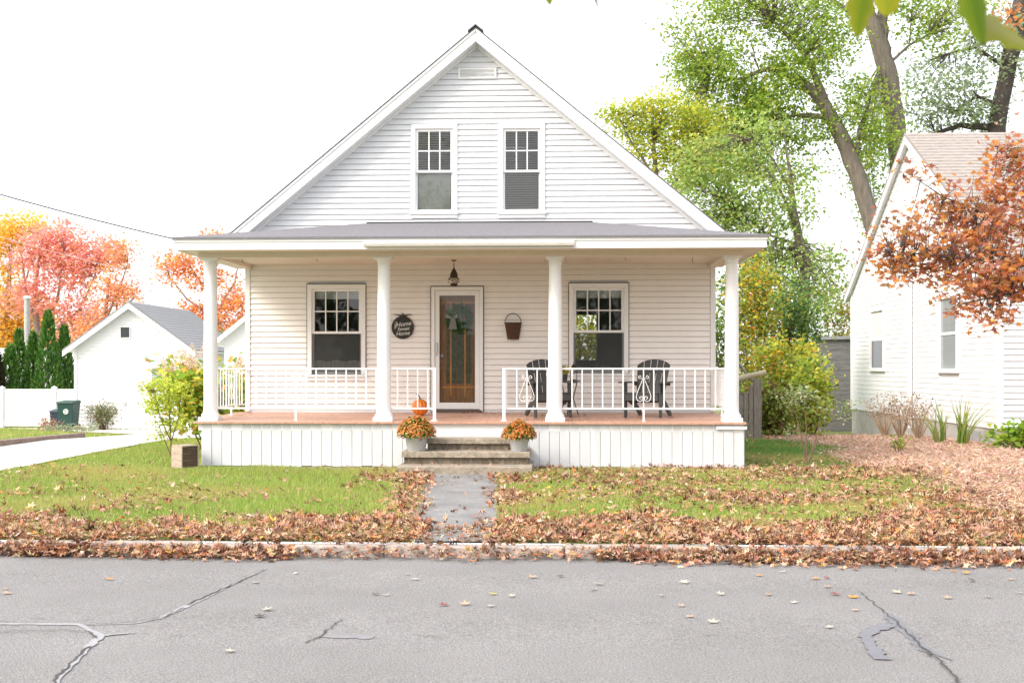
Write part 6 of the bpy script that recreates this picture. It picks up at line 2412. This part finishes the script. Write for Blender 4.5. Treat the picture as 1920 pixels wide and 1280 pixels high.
make_tree('dark_trunk_tree', 'dark leaning trunk with sparse grey green leaves above the tan roof', 'tree', (tb.x - 0.6, ty2, gz(0, ty2)),
          [((tb.x - 0.6, ty2, gz(0, ty2)), 0.5), pxp(1868, 240, ty2, 0.36), pxp(1885, 150, ty2, 0.33), pxp(1905, 60, ty2, 0.36), pxp(1925, -60, ty2, 0.25)],
          [[pxp(1868, 240, ty2, 0.16), pxp(1800, 235, ty2, 0.12), pxp(1755, 250, ty2, 0.08)], [pxp(1880, 200, ty2, 0.1), pxp(1830, 180, ty2, 0.07), pxp(1790, 210, ty2, 0.05)], [pxp(1890, 130, ty2, 0.1), pxp(1830, 90, ty2, 0.06), pxp(1780, 100, ty2, 0.03)]],
          [blob(1790, 140, 90, 60, ty2, 90), blob(1760, 220, 70, 40, ty2, 60), blob(1830, 210, 60, 45, ty2, 60), blob(1840, 60, 70, 50, ty2, 55), blob(1910, 100, 40, 80, ty2, 40), blob(1720, 160, 40, 60, ty2, 25)],
          [(3, (0.32, 0.4, 0.24)), (3, (0.4, 0.46, 0.32)), (2, (0.3, 0.38, 0.15)), (1, (0.5, 0.55, 0.28))], leaf=0.2, per=11, sig=0.32, bark='bark_dark', shell=0.55, twig_frac=0.7)
ty3 = 37.0
tb = at(1500, 770, ty3)
make_tree('slim_maple', 'slim trunked green tree between the white house and the big maple', 'tree', (tb.x, ty3, gz(0, ty3)),
          [((tb.x, ty3, gz(0, ty3)), 0.2), pxp(1510, 500, ty3, 0.16), pxp(1488, 400, ty3, 0.12), pxp(1482, 330, ty3, 0.06), pxp(1470, 250, ty3, 0.015)],
          [[pxp(1490, 420, ty3, 0.06), pxp(1460, 350, ty3, 0.04), pxp(1430, 310, ty3, 0.02)], [pxp(1484, 360, ty3, 0.05), pxp(1450, 300, ty3, 0.03), pxp(1410, 260, ty3, 0.015)], [pxp(1500, 460, ty3, 0.05), pxp(1440, 440, ty3, 0.03), pxp(1390, 400, ty3, 0.015)]],
          [blob(1400, 330, 80, 60, ty3, 104), blob(1330, 300, 70, 60, ty3, 72), blob(1460, 400, 70, 60, ty3, 88), blob(1390, 420, 80, 50, ty3, 96), blob(1350, 380, 50, 40, ty3, 48), blob(1500, 330, 40, 40, ty3, 32), blob(1480, 490, 90, 50, ty3, 104), blob(1420, 500, 60, 50, ty3, 72), blob(1560, 500, 30, 40, ty3, 20), blob(1500, 560, 90, 40, ty3, 88), blob(1290, 350, 50, 40, ty3, 48), blob(1330, 430, 50, 40, ty3, 48), blob(1430, 250, 60, 40, ty3, 40)],
          [(4, (0.35, 0.5, 0.13)), (3, (0.45, 0.58, 0.18)), (2, (0.55, 0.63, 0.2)), (1, (0.66, 0.62, 0.18)), (1.0, (0.2, 0.31, 0.09))], leaf=0.14, per=14, sig=0.25, shell=0.5, twig_frac=0.5)
ty4 = 39.0
tb = at(1230, 770, ty4)
make_tree('yellow_green_tree', 'yellow green tree showing just above the white house roof slope', 'tree', (tb.x, ty4, gz(0, ty4)),
          [((tb.x, ty4, gz(0, ty4)), 0.2), pxp(1235, 400, ty4, 0.13), pxp(1225, 260, ty4, 0.05)],
          [[pxp(1235, 380, ty4, 0.07), pxp(1290, 310, ty4, 0.04), pxp(1310, 260, ty4, 0.02)], [pxp(1232, 340, ty4, 0.06), pxp(1180, 260, ty4, 0.03), pxp(1160, 220, ty4, 0.015)]],
          [blob(1195, 230, 55, 38, ty4, 80), blob(1240, 200, 50, 35, ty4, 60), blob(1250, 265, 70, 40, ty4, 90), blob(1300, 300, 60, 50, ty4, 80), blob(1290, 220, 50, 50, ty4, 60), blob(1150, 215, 25, 22, ty4, 20), blob(1215, 290, 50, 40, ty4, 40), blob(1330, 250, 50, 60, ty4, 60), blob(1270, 340, 50, 40, ty4, 40)],
          [(3, (0.62, 0.62, 0.08)), (3, (0.48, 0.56, 0.1)), (1.4, (0.8, 0.68, 0.07)), (2.0, (0.34, 0.47, 0.1))], leaf=0.14, per=14, sig=0.24, shell=0.5, twig_frac=0.4)

# tall shrubs closing the side yard
AUT = [(3, (0.51, 0.51, 0.075)), (3, (0.33, 0.42, 0.075)), (1.4, (0.825, 0.63, 0.06)), (0.9, (0.9, 0.36, 0.06)), (2, (0.15, 0.24, 0.06))]
DGR = [(3, (0.16, 0.288, 0.08)), (3, (0.256, 0.4, 0.112)), (2, (0.08, 0.144, 0.048)), (1, (0.48, 0.512, 0.096))]
for px, py, Yd, rx, ry, n, pal, lab in [
    (1415, 560, 30.0, 45, 95, 230, AUT, 'tall bush with orange tinted leaves right behind the corner column'),
    (1488, 600, 31.5, 55, 80, 220, DGR, 'dark green bush in the middle of the side yard hedge'),
    (1565, 590, 39.5, 50, 75, 140, AUT, 'yellowing bush touching the far end of the neighbouring house'),
    (1470, 700, 29.0, 80, 70, 280, [(3, (0.58, 0.6, 0.09)), (2, (0.38, 0.48, 0.08)), (1, (0.78, 0.62, 0.07)), (0.7, (0.8, 0.36, 0.07)), (1, (0.17, 0.26, 0.06))], 'bright yellow green bush low in the side yard hedge'),
    (1520, 725, 28.0, 34, 62, 150, [(3, (0.54, 0.6, 0.1)), (3, (0.36, 0.48, 0.08)), (1, (0.7, 0.6, 0.12)), (1, (0.16, 0.24, 0.06))], 'upright leafy bush before the grey shed'),
    (1440, 760, 27.3, 50, 45, 130, [(2, (0.3, 0.36, 0.06)), (2, (0.2, 0.27, 0.05)), (1, (0.2, 0.1, 0.06)), (1, (0.45, 0.45, 0.2))], 'low scrubby bush next to the wooden gate'),
]:
    p = at(px, py, Yd)
    s = Yd / FPX
    bz = gz(0, Yd)
    z_lo = max(bz + 0.3, p.z - ry * s)
    shrub('hedge_shrub', lab, 'shrub', (p.x, Yd, bz), [((p.x, Yd, p.z), (rx * s, 0.7, ry * s), n), ((p.x, Yd, (bz + p.z) / 2), (rx * s * 0.8, 0.6, max(0.3, (p.z - bz) / 2)), int(n * 0.45))],
          pal, 0.115, 14, 0.14, 14, 'twig', DIAMOND, 0.35, 'shrubs closing the side yard', stem_r=0.02)
p = at(1380, 620, 33)
shrub('hedge_shrub', 'green leaves glimpsed between the corner column and the house wall', 'shrub', (p.x, 33, gz(0, 33)), [((p.x - 0.3, 33, 2.2), (0.9, 0.7, 2.0), 240)], DGR + [(1.5, (0.5, 0.46, 0.06))], 0.13, 14, 0.16, 10, 'twig', DIAMOND, 0.35, 'shrubs closing the side yard', stem_r=0.02)
# leaves seen through the house, behind the rear window
shrub('garden_shrub', 'yellow leaves seen through the porch window behind the chairs', 'shrub', (0.6, 30.5, gz(0, 30.5)), [((0.4, 30.5, 1.9), (1.5, 0.8, 1.6), 420)], [(3, (0.6, 0.55, 0.06)), (2, (0.4, 0.45, 0.08)), (1, (0.2, 0.26, 0.05))], 0.13, 13, 0.16, 10, 'twig', DIAMOND, 0.3)

# bare twiggy plants and young saplings at the right
p = at(1512, 872, 18.3)
make_tree('sapling', 'thin bare stemmed sapling on the lawn before the hedge', 'sapling', (p.x, 18.3, 0),
          [((p.x, 18.3, 0), 0.012), pxp(1512, 800, 18.3, 0.008), pxp(1506, 745, 18.3, 0.005)],
          [[((p.x + 0.02, 18.3, 0.02), 0.014), pxp(1530, 830, 18.3, 0.007), pxp(1555, 800, 18.3, 0.005), pxp(1590, 782, 18.3, 0.004)], [((p.x, 18.3, 0.03), 0.012), pxp(1503, 820, 18.3, 0.009), pxp(1492, 775, 18.3, 0.005)],
           [((p.x + 0.01, 18.3, 0.02), 0.012), pxp(1534, 810, 18.3, 0.008), pxp(1538, 770, 18.3, 0.005)]],
          [blob(1470, 745, 30, 22, 18.3, 12), blob(1505, 740, 26, 18, 18.3, 10), blob(1590, 770, 20, 20, 18.3, 8), blob(1530, 760, 26, 24, 18.3, 8), blob(1480, 800, 24, 30, 18.3, 5)],
          [(2, (0.35, 0.42, 0.16)), (2, (0.2, 0.3, 0.08)), (1, (0.6, 0.6, 0.46))], leaf=0.06, per=12, sig=0.08, bark='twig', twig_r=0.002)
for px, py, Yd, hgt, wid, lab in ((1660, 795, 27.0, 0.95, 0.55, 'pale twiggy bush under the nearer end of the neighbouring windows'), (1722, 805, 24.6, 0.75, 0.4, 'bare brown twigs at the downspout of the neighbouring house'), (1688, 806, 25.4, 1.0, 0.5, 'twig bush speckled with small dark leaves by the neighbouring wall')):
    p = at(px, py, Yd)
    bz = gz(0, Yd) + 0.03
    root = empty('twig_bush', (p.x, Yd, bz))
    tag(root, lab, 'shrub')
    mb = MB()
    tips = []
    for i in range(34):
        a_ = random.uniform(0, 6.28)
        l = random.uniform(0.5, 1.0)
        e = Vector((math.cos(a_) * wid * random.uniform(0.2, 1), math.sin(a_) * wid * 0.6 * random.uniform(0.2, 1), hgt * l))
        m_ = e * 0.5 + Vector((random.uniform(-.08, .08), random.uniform(-.08, .08), 0.08))
        mb.tube([Vector((0, 0, -0.03)), m_, e], [0.009, 0.006, 0.003], 4)
        for q in range(3):
            t_ = random.uniform(0.4, 1)
            s0 = m_.lerp(e, t_)
            e2 = s0 + Vector((random.uniform(-.14, .14), random.uniform(-.1, .1), random.uniform(0, .16)))
            mb.tube([s0, e2], [0.004, 0.002], 3)
            tips.append(e2)
    mb.build('stems', M['twig_pale'], root)
    tp = np.array([[t_.x, t_.y, t_.z] for t_ in tips])
    tp = np.repeat(tp, 2, axis=0) + RNG.normal(0, 0.03, (len(tp) * 2, 3))
    V, Fc, C = leaf_arrays(tp, 0.05, pick([(2, (0.45, 0.33, 0.24)), (1, (0.1, 0.1, 0.05)), (1, (0.3, 0.2, 0.13))], len(tp)), DIAMOND, 0.2)
    link('foliage', arr_mesh('foliage', V, Fc, C), M['leaf'], root)


def sword_plant(px, py, Yd, hgt, n, lab, pal):
    p = at(px, py, Yd)
    bz = gz(0, Yd) + 0.03
    root = empty('iris_clump', (p.x, Yd, bz))
    tag(root, lab, 'plant')
    P, F_, C_ = [], [], []
    for i in range(n):
        a_ = random.uniform(0, 6.28)
        h = hgt * random.uniform(0.55, 1.05)
        out = h * random.uniform(0.05, 0.75)
        wdt = random.uniform(0.012, 0.02)
        bx, by = random.uniform(-.1, .1), random.uniform(-.1, .1)
        pa = random.uniform(0, 3.14)
        c = pick(pal, 1)[0]
        b0 = len(P)
        for k in range(5):
            f = k / 4
            droop = out * f * f
            w_ = wdt * (1 - f ** 2 * 0.95)
            cx_, cy_, cz_ = bx + math.cos(a_) * droop, by + math.sin(a_) * droop, h * f * (1 - 0.15 * f * out / h)
            P += [(cx_ - math.cos(pa) * w_, cy_ - math.sin(pa) * w_, cz_), (cx_ + math.cos(pa) * w_, cy_ + math.sin(pa) * w_, cz_)]
            C_ += [c * (0.9 + 0.2 * f)] * 2
        for k in range(4):
            q = b0 + 2 * k
            F_ += [(q, q + 1, q + 3), (q, q + 3, q + 2)]
    link('leaves', arr_mesh('leaves', np.array(P), np.array(F_), np.clip(np.array(C_), 0, 1)), M['leaf'], root)


IP = [(3, (0.2, 0.33, 0.06)), (2, (0.34, 0.4, 0.09)), (1, (0.5, 0.45, 0.2))]
sword_plant(1762, 829, 23.4, 0.95, 26, 'iris clump with short upright blades nearer the downspout', IP)
sword_plant(1804, 832, 22.9, 1.1, 38, 'taller iris clump with spreading blades before the foundation', IP)
p = at(1898, 838, 21.8)
hs = shrub('hosta', 'bright green leafy clump at the front corner of the neighbouring house', 'plant', (p.x, 21.8, 0.04),
           [((p.x, 21.8, 0.28), (0.42, 0.35, 0.2), 60), ((p.x + 0.3, 21.7, 0.3), (0.4, 0.3, 0.22), 46)], [(3, (0.26, 0.42, 0.04)), (2, (0.36, 0.48, 0.06)), (1, (0.12, 0.24, 0.03))], 0.13, 7, 0.09, 8, 'twig_pale', DIAMOND, 0.6)
p = at(1690, 848, 20.6)
shrub('seedling', 'low green and yellow seedling alone on the brown bed', 'plant', (p.x, 20.6, 0.03), [((p.x - 0.02, 20.6, 0.22), (0.14, 0.1, 0.14), 10)], [(2, (0.3, 0.4, 0.05)), (1, (0.5, 0.45, 0.06)), (1, (0.14, 0.26, 0.04))], 0.11, 6, 0.05, 5, 'twig_pale', LONG, 0.3)

# orange maple reaching in from the right
my_ = 14.2
mt = Vector((7.3, my_, 0))


def mpx(px, py, dy, r):
    p = at(px, py, my_ + dy)
    return ((p.x, p.y, p.z), r)


make_tree('orange_maple', 'small maple with burnt orange leaves reaching in over the neighbouring wall', 'tree', (mt.x, mt.y, 0),
          [((mt.x, my_, 0), 0.14), ((mt.x - 0.05, my_, 1.6), 0.12), ((mt.x - 0.1, my_, 2.6), 0.09), ((mt.x - 0.3, my_, 4.2), 0.05)],
          [[((mt.x, my_, 1.9), 0.0440), mpx(1960, 500, 0, 0.0303), mpx(1860, 490, -0.2, 0.0193), mpx(1760, 480, -0.3, 0.0110), mpx(1670, 470, -0.2, 0.0044)],
           [((mt.x, my_, 2.1), 0.0385), mpx(1940, 440, 0.3, 0.0248), mpx(1850, 400, 0.4, 0.0138), mpx(1770, 370, 0.3, 0.0077), mpx(1710, 330, 0.2, 0.0033)],
           [((mt.x, my_, 2.3), 0.0330), mpx(1950, 340, 0.1, 0.0193), mpx(1890, 280, 0, 0.0110), mpx(1850, 270, 0, 0.0044)],
           [((mt.x, my_, 1.8), 0.0275), mpx(1940, 540, -0.5, 0.0165), mpx(1850, 560, -0.6, 0.0077), mpx(1800, 570, -0.6, 0.0033)],
           [((mt.x - 0.2, my_, 3.6), 0.0165), mpx(1930, 90, 0.2, 0.0110), mpx(1895, 30, 0.2, 0.0044)]],
          [(blob(1690, 440, 60, 45, my_, 44)[0], (0.36, 0.5, 0.24), 40), (at(1690, 500, my_)[:], (0.36, 0.5, 0.2), 50), (at(1770, 480, my_)[:], (0.5, 0.7, 0.32), 110), (at(1850, 440, my_)[:], (0.5, 0.8, 0.4), 120), (at(1780, 390, my_ + .3)[:], (0.4, 0.6, 0.28), 50), (at(1880, 360, my_ + .2)[:], (0.4, 0.6, 0.45), 90),
           (at(1840, 530, my_ - .4)[:], (0.5, 0.6, 0.24), 90), (at(1900, 540, my_ - .3)[:], (0.45, 0.6, 0.3), 90), (at(1800, 575, my_ - .5)[:], (0.16, 0.3, 0.14), 14), (at(1865, 590, my_ - .5)[:], (0.2, 0.3, 0.12), 20), (at(1900, 285, my_)[:], (0.24, 0.4, 0.24), 34), (at(1985, 420, my_)[:], (0.6, 0.9, 0.9), 160), (at(2030, 200, my_)[:], (0.55, 0.9, 0.8), 120), (at(1905, 30, my_ + .2)[:], (0.12, 0.3, 0.12), 12), (at(1730, 330, my_ + .2)[:], (0.22, 0.3, 0.1), 9), (at(1645, 480, my_)[:], (0.14, 0.25, 0.16), 9)],
          [(3, (0.7, 0.26, 0.07)), (3, (0.5, 0.18, 0.11)), (2.2, (0.8, 0.37, 0.07)), (2.2, (0.33, 0.12, 0.1)), (1.4, (0.38, 0.3, 0.12)), (1.4, (0.68, 0.4, 0.29))],
          leaf=0.084, per=5.5, sig=0.11, shape=MAPLE, bark='bark_dark', flat=0.7, shell=0.6, twig_r=0.004, clust_var=0.4, up=0.5)


# leaves hanging close overhead
ov = empty('overhanging_branch', at(1800, -140, 2.3))
tag(ov, 'green and yellow maple leaves hanging into the top of the view close up', 'branch')
ovl = ov.location.copy()
brp = [at(2150, -60, 2.35), at(1950, -120, 2.3), at(1800, -140, 2.3), at(1600, -110, 2.28), at(1350, -120, 2.3), at(1080, -110, 2.32), at(980, -100, 2.34)]
MB().tube([p - ovl for p in brp], [0.012, 0.01, 0.009, 0.008, 0.006, 0.004, 0.003], 7).build('twig', M['twig'], ov, smooth=True)


def big_leaf(stalk, tip, width, col, col2, Yd, turn=0.0):
    """A drooping lobed leaf from its stalk end to its tip (photograph points at depth Yd)."""
    a_, b_ = at(*stalk, Yd), at(*tip, Yd + 0.03)
    ax = (b_ - a_)
    L = ax.length
    ax.normalize()
    view = Vector((0, 1, 0.15)).normalized()
    side = ax.cross(view).normalized()
    side = (side * math.cos(turn) + view * math.sin(turn)).normalized()
    nrm = side.cross(ax)
    lobes = [(0.0, 0.04), (0.10, 0.30), (0.04, 0.62), (0.22, 0.50), (0.30, 0.72), (0.36, 1.0), (0.44, 0.66), (0.52, 0.50), (0.66, 0.62), (0.74, 0.42), (0.86, 0.34), (0.94, 0.18), (1.0, 0.0)]
    vs, fs, cs = [], [], []
    n = len(lobes)
    for k, (u, wv) in enumerate(lobes):
        mid = a_ + ax * L * u
        for j, s in enumerate((-1, -0.5, 0, 0.5, 1)):
            cup = 0.10 * L * (abs(s) ** 2) * wv - 0.05 * L * u * u
            p = mid + side * (s * wv * width / 2) + nrm * cup
            vs.append(tuple(p - ovl))
            f = min(1, abs(s) * 0.8 + 0.25 * u)
            cs.append([c1 * (1 - f) + c2 * f for c1, c2 in zip(col, col2)])
    for k in range(n - 1):
        for j in range(4):
            q = k * 5 + j
            fs += [(q, q + 1, q + 6), (q, q + 6, q + 5)]
    o = link('leaf', arr_mesh('leaf', np.array(vs), np.array(fs), np.array(cs), smooth=True), M['leaf'], ov)
    # stalk up to the twig
    near = min(brp, key=lambda p: (p - a_).length)
    MB().tube([a_ - ovl, (a_.lerp(near, 0.5) + Vector((0, 0, 0.01))) - ovl, near - ovl], 0.0016, 5).build('leaf_stalk', M['twig'], o)
    return o


GL, YL = (0.15, 0.26, 0.015), (0.33, 0.34, 0.02)
S_ = 2.2 / FPX
big_leaf((1640, -90), (1603, 72), 105 * S_, GL, (0.33, 0.32, 0.02), 2.2, 0.35)
big_leaf((1672, -110), (1662, 34), 120 * S_, (0.27, 0.32, 0.02), (0.38, 0.36, 0.02), 2.25, -0.2)
big_leaf((1806, -120), (1840, 90), 84 * S_, (0.1, 0.2, 0.012), (0.2, 0.27, 0.02), 2.05, 0.15)
big_leaf((1822, 20), (1940, 100), 74 * S_, (0.33, 0.32, 0.12), (0.27, 0.3, 0.02), 2.1, 0.5)
big_leaf((1026, -130), (1029, 12), 70 * S_, GL, YL, 2.3, 0.3)
big_leaf((1112, -120), (1116, 20), 24 * S_, (0.12, 0.16, 0.05), (0.15, 0.15, 0.06), 2.3, 1.2)

# the far side of the street, mirrored in the panes: two trees and a belt of dark wood
for cx_, cy_, hh, lab in ((-7.0, -11.0, 13.0, 'sparse tree across the street mirrored in the upstairs panes'), (4.0, -12.0, 14.0, 'taller tree across the street mirrored in the porch panes')):
    make_tree('street_tree', lab, 'tree', (cx_, cy_, -0.1),
              [((cx_, cy_, -0.1), 0.35), ((cx_, cy_, 5.0), 0.28), ((cx_ + 0.5, cy_, 11.0), 0.12)],
              [[((cx_, cy_, 5.6), 0.2), ((cx_ + 2.5, cy_, 9.5), 0.08)], [((cx_, cy_, 6.2), 0.18), ((cx_ - 2.4, cy_ + 0.5, 10.2), 0.07)], [((cx_, cy_, 7.0), 0.15), ((cx_ + 0.6, cy_ + 2, 12.0), 0.06)]],
              [((cx_, cy_, hh * 0.7), (3.6, 3.0, 3.0), 110), ((cx_ + 1.8, cy_, hh * 0.62), (2.4, 2.2, 1.8), 60)],
              GT, leaf=0.22, per=12, sig=0.35, shell=0.5, twig_frac=0.5)
n = 16000
X = RNG.uniform(-45, 45, n)
top = 4.6 + 1.4 * np.sin(X * 0.35) + 1.0 * np.sin(X * 0.83 + 1)
P = np.stack([X, -22 + RNG.normal(0, 0.9, n), top * RNG.uniform(0, 1, n) ** 0.8], 1)
V, Fc, C = leaf_arrays(P, 0.6 * RNG.uniform(0.6, 1.3, n), pick([(3, (0.05, 0.09, 0.03)), (2, (0.09, 0.13, 0.04)), (1, (0.16, 0.15, 0.05))], n), DIAMOND, 0.2)
tag(link('wood', arr_mesh('wood', V, Fc, C), M['leaf_thick']), 'dark belt of trees across the street mirrored in the panes', 'trees', kind='stuff')
